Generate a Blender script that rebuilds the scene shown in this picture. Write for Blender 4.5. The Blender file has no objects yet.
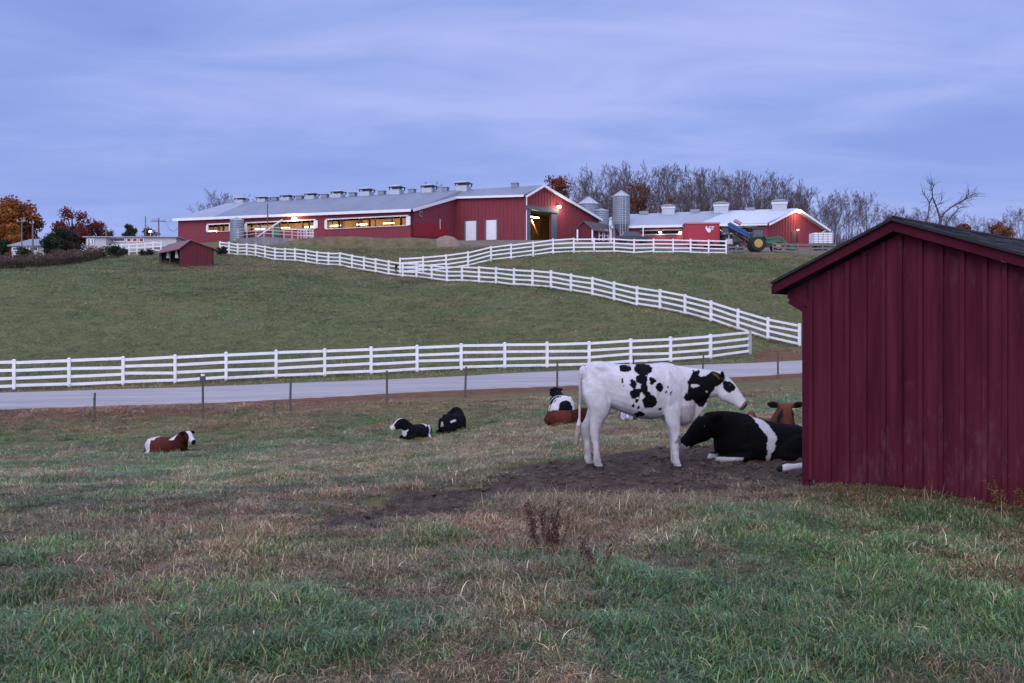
import bpy, math, random
import numpy as np
from mathutils import Vector, Matrix

# ------------------------------------------------------------------ camera, sky, sun, exposure
SC = bpy.context.scene
COL = SC.collection
W, H, LENS = 1024, 683, 35.0
F = W * LENS / 36.0
EYE = 1.6
cam_d = bpy.data.cameras.new('camera'); cam_d.lens = LENS; cam_d.sensor_width = 36.0
cam_d.clip_start = 0.05; cam_d.clip_end = 3000
cam = bpy.data.objects.new('camera', cam_d); COL.objects.link(cam)
cam.location = (0, 0, EYE); cam.rotation_euler = (math.radians(90), 0, 0)
SC.camera = cam

SUN_EL, SUN_AZ = math.radians(32), math.radians(200)      # azimuth clockwise from +Y: behind the camera, a little left
world = bpy.data.worlds.new('World'); SC.world = world; world.use_nodes = True
ZENITH, DAWN = (0.80, 0.86, 1.38), (1.02, 1.05, 1.52)
def build_world():
    nt = world.node_tree; N = nt.nodes; Lk = nt.links
    for n in list(N): N.remove(n)
    out = N.new('ShaderNodeOutputWorld'); bg = N.new('ShaderNodeBackground'); bg.inputs['Strength'].default_value = 1.0
    Lk.new(bg.outputs[0], out.inputs[0])
    sky = N.new('ShaderNodeTexSky'); sky.sky_type = 'NISHITA'; sky.sun_disc = False
    sky.sun_elevation = SUN_EL; sky.sun_rotation = SUN_AZ; sky.air_density = 1.0; sky.dust_density = 0.6; sky.ozone_density = 2.0
    ns = N.new('ShaderNodeMix'); ns.data_type = 'RGBA'; ns.blend_type = 'MULTIPLY'; ns.inputs[0].default_value = 1.0
    Lk.new(sky.outputs[0], ns.inputs[6]); ns.inputs[7].default_value = (0.05, 0.05, 0.05, 1)   # sky strength
    tc = N.new('ShaderNodeTexCoord')
    sep = N.new('ShaderNodeSeparateXYZ'); Lk.new(tc.outputs['Generated'], sep.inputs[0])
    # cloud deck projected on a high flat layer: p = dir.xy / (z + 0.08)
    def math_n(op, a, b=None):
        m = N.new('ShaderNodeMath'); m.operation = op
        for i, v in enumerate((a, b)):
            if v is None: continue
            if isinstance(v, (int, float)): m.inputs[i].default_value = v
            else: Lk.new(v, m.inputs[i])
        return m.outputs[0]
    zc = math_n('MAXIMUM', sep.outputs[2], 0.0)
    den = math_n('ADD', zc, 0.09)
    px = math_n('DIVIDE', sep.outputs[0], den); py = math_n('DIVIDE', sep.outputs[1], den)
    comb = N.new('ShaderNodeCombineXYZ'); Lk.new(px, comb.inputs[0]); Lk.new(py, comb.inputs[1])
    def noise(scale, detail, rough, sx, sy, off, dist=0.0):
        mp = N.new('ShaderNodeMapping'); Lk.new(comb.outputs[0], mp.inputs[0])
        mp.inputs['Scale'].default_value = (sx, sy, 1); mp.inputs['Location'].default_value = (off, off * .7, 0)
        mp.inputs['Rotation'].default_value = (0, 0, 0.16)
        t = N.new('ShaderNodeTexNoise'); t.inputs['Scale'].default_value = scale; t.inputs['Detail'].default_value = detail
        t.inputs['Roughness'].default_value = rough; t.inputs['Distortion'].default_value = dist
        Lk.new(mp.outputs[0], t.inputs[0]); return t.outputs[0]
    n1 = noise(0.55, 5, 0.5, 0.8, 1.3, 3.1, .5)
    n2 = noise(1.5, 6, 0.55, 0.85, 1.5, 9.4, .8)
    s = math_n('ADD', math_n('MULTIPLY', n1, 0.62), math_n('MULTIPLY', n2, 0.38))
    ramp = N.new('ShaderNodeValToRGB'); Lk.new(s, ramp.inputs[0])
    e = ramp.color_ramp.elements
    e[0].position = 0.38; e[0].color = (0.205, 0.290, 0.655, 1)
    e[1].position = 0.63; e[1].color = (0.368, 0.428, 0.790, 1)
    m = e.new(0.5); m.color = (0.262, 0.343, 0.715, 1)
    # towards the horizon the layer reads paler and slightly pinker
    hz = N.new('ShaderNodeMapRange'); Lk.new(zc, hz.inputs[0]); hz.inputs[1].default_value = 0.02; hz.inputs[2].default_value = 0.26
    hz.inputs[3].default_value = 0.40; hz.inputs[4].default_value = 0.0; hz.clamp = True
    mh = N.new('ShaderNodeMix'); mh.data_type = 'RGBA'; Lk.new(hz.outputs[0], mh.inputs[0]); Lk.new(ramp.outputs[0], mh.inputs[6])
    mh.inputs[7].default_value = (0.315, 0.385, 0.770, 1)
    # an overcast sky is about three times brighter overhead; and brighter still on the dawn side behind the camera
    def rng_node(src, a0, a1):
        r = N.new('ShaderNodeMapRange'); Lk.new(src, r.inputs[0]); r.inputs[1].default_value = a0; r.inputs[2].default_value = a1
        r.interpolation_type = 'SMOOTHSTEP'; return r.outputs[0]
    def mixc(f, a_, col):
        x = N.new('ShaderNodeMix'); x.data_type = 'RGBA'; Lk.new(f, x.inputs[0]); Lk.new(a_, x.inputs[6]); x.inputs[7].default_value = (*col, 1); return x.outputs[2]
    c1 = mixc(rng_node(sep.outputs[2], 0.36, 0.85), mh.outputs[2], ZENITH)
    c2 = mixc(rng_node(sep.outputs[1], 0.20, -0.85), c1, DAWN)
    fin = N.new('ShaderNodeMix'); fin.data_type = 'RGBA'; fin.inputs[0].default_value = 0.90
    Lk.new(ns.outputs[2], fin.inputs[6]); Lk.new(c2, fin.inputs[7])
    Lk.new(fin.outputs[2], bg.inputs['Color'])
build_world()
sun_d = bpy.data.lights.new('sun', 'SUN'); sun_d.energy = 0.85; sun_d.angle = math.radians(40); sun_d.color = (1.0, 0.95, 0.96)
sun = bpy.data.objects.new('sun', sun_d); COL.objects.link(sun)
_sd = Vector((math.sin(SUN_AZ) * math.cos(SUN_EL), math.cos(SUN_AZ) * math.cos(SUN_EL), math.sin(SUN_EL)))
sun.rotation_euler = _sd.to_track_quat('Z', 'Y').to_euler()
vs = SC.view_settings
vs.view_transform = 'Standard'; vs.look = 'None'; vs.gamma = 1; vs.use_curve_mapping = False
vs.exposure = 0.30
SC.cycles.max_bounces = 5; SC.cycles.diffuse_bounces = 3; SC.cycles.glossy_bounces = 2
SC.cycles.caustics_reflective = False; SC.cycles.caustics_refractive = False
SC.cycles.sample_clamp_indirect = 4.0

# ------------------------------------------------------------------ helpers
RNG = np.random.default_rng(11)
random.seed(5)
def at(px, py, d):
    """the point seen at pixel (px,py) at depth d from the camera"""
    return Vector(((px - W / 2) / F * d, d, EYE + (H / 2 - py) / F * d))
def xy(px, d): return Vector(((px - W / 2) / F * d, d, 0))
def zz(py, d): return EYE + (H / 2 - py) / F * d
def hit(p, u, px):
    """distance s along p + s*u at which the plan line crosses pixel column px"""
    k = (px - W / 2) / F
    return (k * p[1] - p[0]) / (u[0] - k * u[1])
def tag(o, label=None, cat=None, group=None, kind=None):
    if label: o['label'] = label
    if cat: o['category'] = cat
    if group: o['group'] = group
    if kind: o['kind'] = kind
    return o
def empty(name, loc=(0, 0, 0), rz=0.0):
    o = bpy.data.objects.new(name, None); COL.objects.link(o)
    o.location = loc; o.rotation_euler = (0, 0, rz); o.empty_display_size = 0.2
    return o
def copy_tree(o, parent=None):
    c = o.copy(); COL.objects.link(c)
    if parent is not None: c.parent = parent
    for ch in list(o.children): copy_tree(ch, c)
    return c

class MB:
    def __init__(s): s.v = []; s.f = []; s.c = None; s.smooth = False
    def poly(s, pts):
        n = len(s.v); s.v += [tuple(p) for p in pts]; s.f.append(tuple(range(n, n + len(pts)))); return s
    def hexa(s, b, t):
        """closed prism between bottom ring b and top ring t"""
        n = len(s.v); k = len(b); s.v += [tuple(p) for p in b] + [tuple(p) for p in t]
        s.f.append(tuple(range(n + k - 1, n - 1, -1))); s.f.append(tuple(range(n + k, n + 2 * k)))
        for i in range(k):
            j = (i + 1) % k; s.f.append((n + i, n + j, n + k + j, n + k + i))
        return s
    def box(s, c, size, rz=0.0, M=None):
        x, y, z = size[0] / 2, size[1] / 2, size[2] / 2
        R = M if M is not None else Matrix.Rotation(rz, 3, 'Z')
        c = Vector(c)
        q = lambda a, b, d: c + R @ Vector((a, b, d))
        return s.hexa([q(-x, -y, -z), q(x, -y, -z), q(x, y, -z), q(-x, y, -z)], [q(-x, -y, z), q(x, -y, z), q(x, y, z), q(-x, y, z)])
    def bar(s, a, b, w, h, up=(0, 0, 1)):
        """beam from a to b, w wide across, h tall along up"""
        a, b = Vector(a), Vector(b); d = (b - a).normalized(); up = Vector(up)
        if abs(d.dot(up)) > .99: up = Vector((0, 1, 0))
        r = d.cross(up).normalized(); u = r.cross(d).normalized()
        r *= w / 2; u *= h / 2
        return s.hexa([a - r - u, a + r - u, a + r + u, a - r + u], [b - r - u, b + r - u, b + r + u, b - r + u])
    def tube(s, pts, rad, n=8, cap=True):
        pts = [Vector(p) for p in pts]
        if isinstance(rad, (int, float)): rad = [rad] * len(pts)
        base = len(s.v); prev = None
        for i, p in enumerate(pts):
            d = (pts[min(i + 1, len(pts) - 1)] - pts[max(i - 1, 0)])
            d = d.normalized() if d.length > 1e-9 else Vector((0, 0, 1))
            if prev is None:
                r = d.orthogonal().normalized()
            else:
                r = (prev - d * prev.dot(d)); r = r.normalized() if r.length > 1e-6 else d.orthogonal().normalized()
            prev = r; q = d.cross(r)
            for k in range(n):
                a = 2 * math.pi * k / n
                s.v.append(tuple(p + (r * math.cos(a) + q * math.sin(a)) * rad[i]))
        for i in range(len(pts) - 1):
            for k in range(n):
                j = (k + 1) % n
                s.f.append((base + i * n + k, base + i * n + j, base + (i + 1) * n + j, base + (i + 1) * n + k))
        if cap:
            s.f.append(tuple(range(base + n - 1, base - 1, -1))); m = base + (len(pts) - 1) * n
            s.f.append(tuple(range(m, m + n)))
        return s
    def lathe(s, prof, c, n=20):
        """prof: (r,z) list, around a vertical axis at c"""
        c = Vector(c)
        return s.tube([c + Vector((0, 0, z)) for r, z in prof], [max(r, 1e-4) for r, z in prof], n)
    def wheel(s, c, axis, r, w, n=20, bev=.12):
        c = Vector(c); a = Vector(axis).normalized()
        return s.tube([c - a * w / 2, c - a * w * (.5 - bev), c + a * w * (.5 - bev), c + a * w / 2], [r * .9, r, r, r * .9], n)
    def build(s, name, mat, parent=None, smooth=None):
        me = bpy.data.meshes.new(name); me.from_pydata(s.v, [], s.f); me.update()
        if mat: me.materials.append(mat)
        if s.smooth if smooth is None else smooth:
            me.polygons.foreach_set('use_smooth', [True] * len(me.polygons))
        o = bpy.data.objects.new(name, me); COL.objects.link(o)
        if parent is not None:
            o.parent = parent
            o.matrix_parent_inverse = Matrix.Identity(4)
        return o
def local(mb, root):
    """move world-space vertices of a builder into the frame of root (an Empty with location and z-rotation)"""
    M = Matrix.Translation(root.location) @ Matrix.Rotation(root.rotation_euler.z, 4, 'Z')
    Mi = M.inverted(); mb.v = [tuple(Mi @ Vector(p)) for p in mb.v]; return mb

# ------------------------------------------------------------------ materials
def material(name, col, rough=.7, var=.12, scale=3.0, spec=.3, metal=0.0, bump=0.0, bscale=30.0, streak=None, col2=None, emit=None, estr=0, vcol=None, space='Object'):
    m = bpy.data.materials.new(name); m.use_nodes = True
    N = m.node_tree.nodes; Lk = m.node_tree.links
    b = N['Principled BSDF']
    b.inputs['Roughness'].default_value = rough; b.inputs['Specular IOR Level'].default_value = spec; b.inputs['Metallic'].default_value = metal
    tc = N.new('ShaderNodeTexCoord')
    no = N.new('ShaderNodeTexNoise'); no.inputs['Scale'].default_value = scale; no.inputs['Detail'].default_value = 6; no.inputs['Roughness'].default_value = .6
    if streak:
        mp = N.new('ShaderNodeMapping'); mp.inputs['Scale'].default_value = streak; Lk.new(tc.outputs[space], mp.inputs[0]); Lk.new(mp.outputs[0], no.inputs[0])
    else: Lk.new(tc.outputs[space], no.inputs[0])
    rp = N.new('ShaderNodeValToRGB'); rp.color_ramp.elements[0].position = .3; rp.color_ramp.elements[1].position = .72
    c = np.array(col[:3]); c2 = np.array(col2[:3]) if col2 else c * (1 + var)
    rp.color_ramp.elements[0].color = (*np.clip(c * (1 - var), 0, 1), 1); rp.color_ramp.elements[1].color = (*np.clip(c2, 0, 1), 1)
    Lk.new(no.outputs[0], rp.inputs[0])
    src = rp.outputs[0]
    if vcol:
        at_ = N.new('ShaderNodeAttribute'); at_.attribute_name = vcol
        mx = N.new('ShaderNodeMix'); mx.data_type = 'RGBA'; mx.blend_type = 'MULTIPLY'; mx.inputs[0].default_value = 1
        Lk.new(at_.outputs['Color'], mx.inputs[6]); Lk.new(src, mx.inputs[7]); src = mx.outputs[2]
    Lk.new(src, b.inputs['Base Color'])
    if bump:
        n2 = N.new('ShaderNodeTexNoise'); n2.inputs['Scale'].default_value = bscale; n2.inputs['Detail'].default_value = 5
        Lk.new(tc.outputs[space], n2.inputs[0])
        bp = N.new('ShaderNodeBump'); bp.inputs['Strength'].default_value = bump; bp.inputs['Distance'].default_value = .02
        Lk.new(n2.outputs[0], bp.inputs['Height']); Lk.new(bp.outputs[0], b.inputs['Normal'])
    if emit:
        b.inputs['Emission Color'].default_value = (*emit, 1); b.inputs['Emission Strength'].default_value = estr
    return m
M = {}
M['white_vinyl'] = material('white_vinyl', (.80, .80, .81), .5, .10, 2.2, .35)
M['white_paint'] = material('white_paint', (.74, .74, .77), .6, .06, 2)
M['grey_wood'] = material('grey_wood', (.16, .145, .14), .85, .3, 6, streak=(8, 8, .6))
M['dark_wood'] = material('dark_wood', (.075, .055, .05), .85, .3, 6)
M['dark_post'] = material('dark_post', (.105, .09, .08), .9, .3, 8, streak=(8, 8, 1))
M['steel'] = material('steel', (.42, .43, .45), .5, .12, 3, metal=.4)
M['dark_metal'] = material('dark_metal', (.06, .065, .075), .5, .2, 3)
M['pipe'] = material('pipe', (.50, .50, .53), .5, .1, 3)
M['concrete'] = material('concrete', (.20, .20, .21), .9, .3, .8, streak=(1, 1, .5))
M['rubber'] = material('rubber', (.02, .02, .022), .8, .2, 5)
M['glass'] = material('glass', (.05, .06, .07), .12, .05, 2, spec=.5)
# ------------------------------------------------------------------ terrain: height profiles along sight lines
PROFILES = {
 0:   [(0,-1.6),(5,-1.6),(10,-1.72),(14,-2.05),(20,-2.6),(26,-3.0),(30,-3.12),(33,-2.9),(35.3,-2.56),(36.2,-2.48),(42,-2.22),(43.5,-2.12),(50,-1.25),(57,.35),(65,2.4),(80,5.5),(95,7.0),(120,9.2),(160,11),(300,12),(900,10)],
 170: [(0,-1.6),(5,-1.6),(10,-1.7),(14,-2.0),(20,-2.5),(26,-2.97),(28,-3.1),(31,-3.0),(34,-2.72),(36.7,-2.40),(43,-2.10),(45,-1.97),(52,-1.0),(58,.45),(65,2.1),(80,5.0),(92,6.85),(105,9.0),(118,10.5),(142,13.6),(160,14.2),(300,14),(900,11)],
 276: [(0,-1.6),(5,-1.6),(10,-1.68),(14,-1.95),(20,-2.4),(28,-2.93),(33,-2.7),(37.9,-2.25),(44.4,-1.94),(47,-1.72),(55,-.6),(62,.85),(70,2.6),(85,5.6),(103,8.6),(115,10.6),(125,12.2),(136,13.9),(160,14.4),(300,14),(900,11)],
 430: [(0,-1.6),(5,-1.6),(10,-1.66),(14,-1.85),(20,-2.25),(26,-2.7),(29,-2.86),(31,-2.82),(34,-2.55),(37.5,-2.18),(40,-2.04),(46.3,-1.74),(48.7,-1.5),(55,-.6),(62,.8),(75,3.5),(88,5.75),(92,6.6),(105,9.2),(122,11.75),(130,13.2),(145,14.2),(300,14.4),(900,12)],
 560: [(0,-1.6),(5,-1.6),(10,-1.62),(14,-1.7),(20,-1.98),(26,-2.15),(30,-2.25),(35,-2.15),(40,-1.98),(42.3,-1.88),(48.4,-1.45),(50.6,-1.36),(56,-.6),(62,.85),(68,2.55),(80,5.2),(95,8.35),(105,9.7),(120,11.7),(139,14.0),(160,14.6),(300,15),(900,13)],
 680: [(0,-1.6),(5,-1.6),(10,-1.6),(14,-1.63),(20,-1.85),(30,-2.05),(38,-1.95),(44,-1.68),(50,-1.22),(52.8,-1.05),(56,-.45),(61,.92),(75,4.0),(90,7.1),(98,8.6),(110,10),(130,12.4),(150,13.6),(300,14.5),(900,13)],
 790: [(0,-1.6),(5,-1.6),(10,-1.6),(14,-1.6),(20,-1.75),(30,-1.9),(40,-1.72),(46,-1.48),(51.5,-1.04),(54,-.86),(57.5,-.35),(62,.5),(75,3.3),(90,6.4),(105,9.1),(115,10.4),(135,12.6),(160,13.4),(300,14),(900,12)],
 1024:[(0,-1.6),(5,-1.6),(10,-1.64),(14,-1.58),(20,-1.6),(30,-1.6),(40,-1.3),(50,-.9),(57.5,-.2),(62,.5),(75,3.0),(90,6.0),(115,10),(135,12),(160,13),(300,14),(900,12)],
}
def pchip_slopes(x, y):
    h = np.diff(x); dl = np.diff(y) / h; m = np.zeros(len(x))
    for i in range(1, len(x) - 1):
        if dl[i - 1] * dl[i] > 0:
            w1 = 2 * h[i] + h[i - 1]; w2 = h[i] + 2 * h[i - 1]
            m[i] = (w1 + w2) / (w1 / dl[i - 1] + w2 / dl[i])
    m[0] = dl[0]; m[-1] = dl[-1]; return m
def pchip(x, y, m, q):
    q = np.clip(q, x[0], x[-1]); i = np.clip(np.searchsorted(x, q) - 1, 0, len(x) - 2)
    h = x[i + 1] - x[i]; t = (q - x[i]) / h
    return (y[i] * (2 * t**3 - 3 * t**2 + 1) + h * m[i] * (t**3 - 2 * t**2 + t) + y[i + 1] * (-2 * t**3 + 3 * t**2) + h * m[i + 1] * (t**3 - t**2))
_cols = sorted(PROFILES); _prof = []
for c in _cols:
    a = np.array(PROFILES[c], float); _prof.append((a[:, 0], a[:, 1], pchip_slopes(a[:, 0], a[:, 1])))
def smooth_noise(x, y, seed=0):
    """cheap value noise from sines, about -1..1"""
    s = seed * 1.7
    return (np.sin(x * 1.0 + 1.3 * np.sin(y * .7 + s) + s) * np.cos(y * 1.1 + 1.1 * np.sin(x * .6 - s)) +
            .5 * np.sin(x * 2.3 + y * 1.7 + s * 2 + np.sin(y * 2.1)) * np.cos(y * 2.7 - x * .9 + s)) / 1.5
def _hash(i, j, s):
    v = np.sin(i * 127.1 + j * 311.7 + s * 74.7) * 43758.5453
    return v - np.floor(v)
def vnoise(x, y, seed=0):
    xi, yi = np.floor(x), np.floor(y); fx, fy = x - xi, y - yi
    fx = fx * fx * (3 - 2 * fx); fy = fy * fy * (3 - 2 * fy)
    a = _hash(xi, yi, seed); b = _hash(xi + 1, yi, seed); c = _hash(xi, yi + 1, seed); d = _hash(xi + 1, yi + 1, seed)
    return (a * (1 - fx) + b * fx) * (1 - fy) + (c * (1 - fx) + d * fx) * fy
def fbm(x, y, seed=0, o=4):
    t = 0; a = .5; n = 0
    for k in range(o):
        t = t + a * vnoise(x * 2**k, y * 2**k, seed + k); n += a; a *= .5
    return t / n
def plan_to_px(X, Y):
    return 512 + F * X / np.maximum(Y, 6.0)
def base_height(X, Y):
    X = np.asarray(X, float); Y = np.asarray(Y, float)
    px = np.clip(plan_to_px(X, Y), -400, 1500)
    d = np.clip(Y, 0, 890)
    zs = np.stack([pchip(*p, d) for p in _prof])
    cols = np.array(_cols, float)
    i = np.clip(np.searchsorted(cols, px) - 1, 0, len(cols) - 2)
    t = np.clip((px - cols[i]) / (cols[i + 1] - cols[i]), 0, 1)
    # Catmull-Rom across the sight lines
    k = len(cols) - 1
    g = lambda j: np.take_along_axis(zs.reshape(len(cols), -1), np.clip(j, 0, k).reshape(1, -1), 0).reshape(px.shape)
    p0, p1, p2, p3 = g(i - 1), g(i), g(i + 1), g(i + 2)
    m1, m2 = .45 * (p2 - p0), .45 * (p3 - p1); t2, t3 = t * t, t**3
    z = (2 * t3 - 3 * t2 + 1) * p1 + (t3 - 2 * t2 + t) * m1 + (-2 * t3 + 3 * t2) * p2 + (t3 - t2) * m2
    return z + EYE
# the road: two edges in plan
_rn = [(-340, 33.2), (-150, 34.6), (0, 36.3), (130, 37.2), (260, 38.0), (385, 39.7), (510, 41.5), (640, 43.3), (720, 44.6), (800, 46.1), (900, 48.2), (1100, 53), (1400, 62)]
_rf = [(-340, 39.5), (-150, 40.8), (0, 42.1), (130, 43.2), (260, 44.3), (385, 45.8), (510, 47.4), (640, 49.0), (720, 50.2), (800, 51.5), (900, 53.6), (1100, 58.5), (1400, 68)]
def plan_curve(c, n=140):
    P = [xy(px, d) for px, d in c]; xs = np.array([p.x for p in P]); ys = np.array([p.y for p in P])
    m = pchip_slopes(xs, ys); q = np.linspace(xs[0], xs[-1], n)
    return q, pchip(xs, ys, m, q)
def road_y(X, c):
    P = [xy(px, d) for px, d in c]; xs = np.array([p.x for p in P]); ys = np.array([p.y for p in P])
    return np.interp(X, xs, ys)
DIRT_POLY = [(240,536),(330,514),(430,492),(520,468),(560,459),(600,452),(680,447),(745,444),(800,447),(850,455),(900,478),(805,484),(780,499),(700,501),(640,503),(560,497),(500,503),(400,520),(300,532)]
def poly_dist(px, py, poly):
    """signed distance in pixels, positive inside"""
    P = np.array(poly, float); n = len(P); inside = np.zeros(px.shape, bool); dmin = np.full(px.shape, 1e9)
    for a in range(n):
        x1, y1 = P[a]; x2, y2 = P[(a + 1) % n]
        dx, dy = x2 - x1, y2 - y1
        t = np.clip(((px - x1) * dx + (py - y1) * dy) / (dx * dx + dy * dy), 0, 1)
        dmin = np.minimum(dmin, np.hypot(px - x1 - t * dx, (py - y1 - t * dy)))
        c = ((y1 > py) != (y2 > py)) & (px < (x2 - x1) * (py - y1) / (y2 - y1 + 1e-12) + x1); inside ^= c
    return np.where(inside, dmin, -dmin)
# the worn earth as a plan outline (metres), from where it lies in the pasture
def _plan_poly():
    out = []
    for px, py in DIRT_POLY:
        d = 1.65 * F / (py - H / 2)
        for _ in range(6):
            p = xy(px, d); z = float(base_height(np.array([p.x]), np.array([p.y]))[0]) - EYE
            d = .5 * d + .5 * (-z * F / (py - H / 2))
        p = xy(px, d); out.append((p.x, p.y))
    return out
DIRT_PLAN = _plan_poly()
def dirt_mask(X, Y):
    s = poly_dist(np.asarray(X, float), np.asarray(Y, float), DIRT_PLAN)
    s = s + .06 + (fbm(X * 1.3, Y * 1.3, 5) - .5) * 2.0 - np.clip((.2 - X) / 3.0, 0, 1) * .40
    return np.clip(s / .35 * .5 + .5, 0, 1)
def height(X, Y):
    X = np.asarray(X, float); Y = np.asarray(Y, float)
    z = base_height(X, Y)
    yn, yf = road_y(X, _rn), road_y(X, _rf)
    off = np.clip(np.minimum(np.abs(Y - yn), np.abs(Y - yf)) / 1.5, 0, 1); off = np.where((Y > yn) & (Y < yf), 0, off)
    near = np.clip((34 - Y) / 10, 0, 1)
    z = z + off * (near * ((fbm(X * .9, Y * .9, 2) - .5) * .16 + (fbm(X * 3.1, Y * 3.1, 8, 3) - .5) * .07) + (1 - near) * (fbm(X * .25, Y * .25, 3) - .5) * .5 * np.clip((Y - 44) / 20, 0, 1) * np.clip((125 - Y) / 20, 0, 1))
    dm = dirt_mask(X, Y) * (Y < 30)
    z = z + dm * (-.05 + (fbm(X * 5, Y * 5, 4, 3) - .5) * .13 + (fbm(X * 13, Y * 13, 14, 2) - .5) * .08)
    # inside the cutting the carriageway is even
    return z
def gz(x, y): return float(height(np.array([x]), np.array([y]))[0])
def ground_at(px, py, d0):
    return at(px, py, d0)

def lush_mask(X, Y):
    """0 dry .. 1 green grass"""
    px = plan_to_px(X, Y)
    n = fbm(X * .55, Y * .55, 21) - .5; n2 = fbm(X * .17, Y * .17, 31) - .5
    base = np.interp(Y, [0, 5.0, 6.4, 7.2, 8.2, 9.6, 11, 14, 18, 24, 30, 34, 37, 44, 46, 60, 75, 100, 130], [.74, .70, .63, .50, .40, .30, .34, .50, .46, .42, .56, .44, .10, .50, .76, .80, .76, .64, .50])
    base = base + np.where(Y < 10, (px - 480) / 1024 * .42, 0)
    n4 = fbm(X * 1.25, Y * 1.25, 41) - .5
    k = np.where(Y < 40, 1.0, 1.0); n2 = np.where(Y < 40, n2, fbm(X * .085, Y * .11, 35) * 1.6 - .85); n4 = np.where(Y < 40, n4, .4 * n4)
    return np.clip(base + n * 1.3 * k + n2 * .95 * k + n4 * 1.2 * k, 0, 1)
def build_ground():
    ys = [-40, -25, -14, -8, -4, -2, -1, 0, .8]
    y = 1.5
    while y < 15: ys.append(y); y += .085 + y * .0045
    while y < 60: ys.append(y); y += .16 + (y - 15) * .006
    while y < 170: ys.append(y); y *= 1.012
    while y < 900: ys.append(y); y *= 1.07
    ys = np.array(ys); nt = 330
    t = np.linspace(-1, 1, nt); t = np.sign(t) * (np.abs(t) * .62 + np.abs(t)**4 * 1.2)
    wid = np.maximum(ys, 9.0)
    X = t[None, :] * wid[:, None]; Y = np.repeat(ys[:, None], nt, 1)
    Z = height(X, Y)
    # keep the earth well under the road slab
    yn, yf = road_y(X, _rn), road_y(X, _rf)
    Z = np.where((Y > yn + .35) & (Y < yf - .35), base_height(X, Y) - .12, Z)
    nr = len(ys)
    V = np.stack([X, Y, Z], -1).reshape(-1, 3)
    idx = np.arange(nr * nt).reshape(nr, nt)
    Q = np.stack([idx[:-1, :-1], idx[:-1, 1:], idx[1:, 1:], idx[1:, :-1]], -1).reshape(-1, 4)
    me = bpy.data.meshes.new('ground'); me.from_pydata(V.tolist(), [], Q.tolist()); me.update()
    me.polygons.foreach_set('use_smooth', [True] * len(me.polygons))
    fx, fy = V[:, 0], V[:, 1]
    a = me.attributes.new('dirt', 'FLOAT', 'POINT'); a.data.foreach_set('value', (dirt_mask(fx, fy) * (fy < 30)).astype(np.float32))
    a = me.attributes.new('lush', 'FLOAT', 'POINT'); a.data.foreach_set('value', lush_mask(fx, fy).astype(np.float32))
    yn, yf = road_y(fx, _rn), road_y(fx, _rf)
    verge = np.exp(-((fy - (yn - 1.3)) / 1.5)**2) + .55 * np.exp(-((fy - (yf + .5)) / .45)**2)
    px = plan_to_px(fx, fy)
    # bare track through the gate opening and the gravel yard by the barns
    verge = verge + np.exp(-((fy - (54.6 + (px - 775) * .012)) / 2.2)**2) * ((px > 752) & (px < 1000)) * 1.2
    a = me.attributes.new('verge', 'FLOAT', 'POINT'); a.data.foreach_set('value', np.clip(verge * (.7 + .6 * fbm(fx * .8, fy * .8, 12)), 0, 1).astype(np.float32))
    yard = np.clip((fy - np.interp(px, [0, 300, 440, 520, 700, 830, 1000], [900, 900, 121, 118, 104, 104, 108])) / 4, 0, 1) * (fy < 150)
    a = me.attributes.new('yard', 'FLOAT', 'POINT'); a.data.foreach_set('value', yard.astype(np.float32))
    m = bpy.data.materials.new('pasture_earth'); m.use_nodes = True
    N = m.node_tree.nodes; Lk = m.node_tree.links; b = N['Principled BSDF']; b.inputs['Roughness'].default_value = .9; b.inputs['Specular IOR Level'].default_value = .15
    tc = N.new('ShaderNodeTexCoord')
    def noise(s, det=8, r=.65, sc=None):
        n = N.new('ShaderNodeTexNoise'); n.inputs['Scale'].default_value = s; n.inputs['Detail'].default_value = det; n.inputs['Roughness'].default_value = r
        if sc:
            mp = N.new('ShaderNodeMapping'); mp.inputs['Scale'].default_value = sc; Lk.new(tc.outputs['Object'], mp.inputs[0]); Lk.new(mp.outputs[0], n.inputs[0])
        else: Lk.new(tc.outputs['Object'], n.inputs[0])
        return n.outputs[0]
    def ramp(src, stops):
        r = N.new('ShaderNodeValToRGB'); Lk.new(src, r.inputs[0]); e = r.color_ramp.elements
        e[0].position, e[0].color = stops[0][0], (*stops[0][1], 1); e[1].position, e[1].color = stops[-1][0], (*stops[-1][1], 1)
        for p, c in stops[1:-1]: x = e.new(p); x.color = (*c, 1)
        return r.outputs[0]
    def mix(f, a_, b_):
        x = N.new('ShaderNodeMix'); x.data_type = 'RGBA'; Lk.new(f, x.inputs[0]); Lk.new(a_, x.inputs[6]); Lk.new(b_, x.inputs[7]); return x.outputs[2]
    def attr(n):
        x = N.new('ShaderNodeAttribute'); x.attribute_name = n; return x.outputs['Fac']
    def mth(op, a_, b_=None, c_=None):
        x = N.new('ShaderNodeMath'); x.operation = op
        for i, v in enumerate((a_, b_, c_)):
            if v is None: continue
            if isinstance(v, (int, float)): x.inputs[i].default_value = v
            else: Lk.new(v, x.inputs[i])
        x.use_clamp = op in ('ADD', 'SUBTRACT') and False
        return x.outputs[0]
    green = ramp(noise(2.2), [(.3, (.060, .074, .024)), (.5, (.098, .112, .040)), (.7, (.150, .150, .062))])
    dry = ramp(noise(2.7), [(.3, (.080, .062, .028)), (.5, (.140, .112, .050)), (.72, (.21, .170, .082))])
    soil = ramp(noise(5.0), [(.3, (.028, .019, .015)), (.5, (.066, .046, .036)), (.72, (.125, .088, .066))])
    rust = ramp(noise(3.1), [(.3, (.075, .036, .022)), (.5, (.140, .066, .038)), (.72, (.20, .110, .062))])
    gravel = ramp(noise(1.2), [(.3, (.120, .095, .070)), (.5, (.165, .135, .105)), (.75, (.22, .185, .15))])
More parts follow.
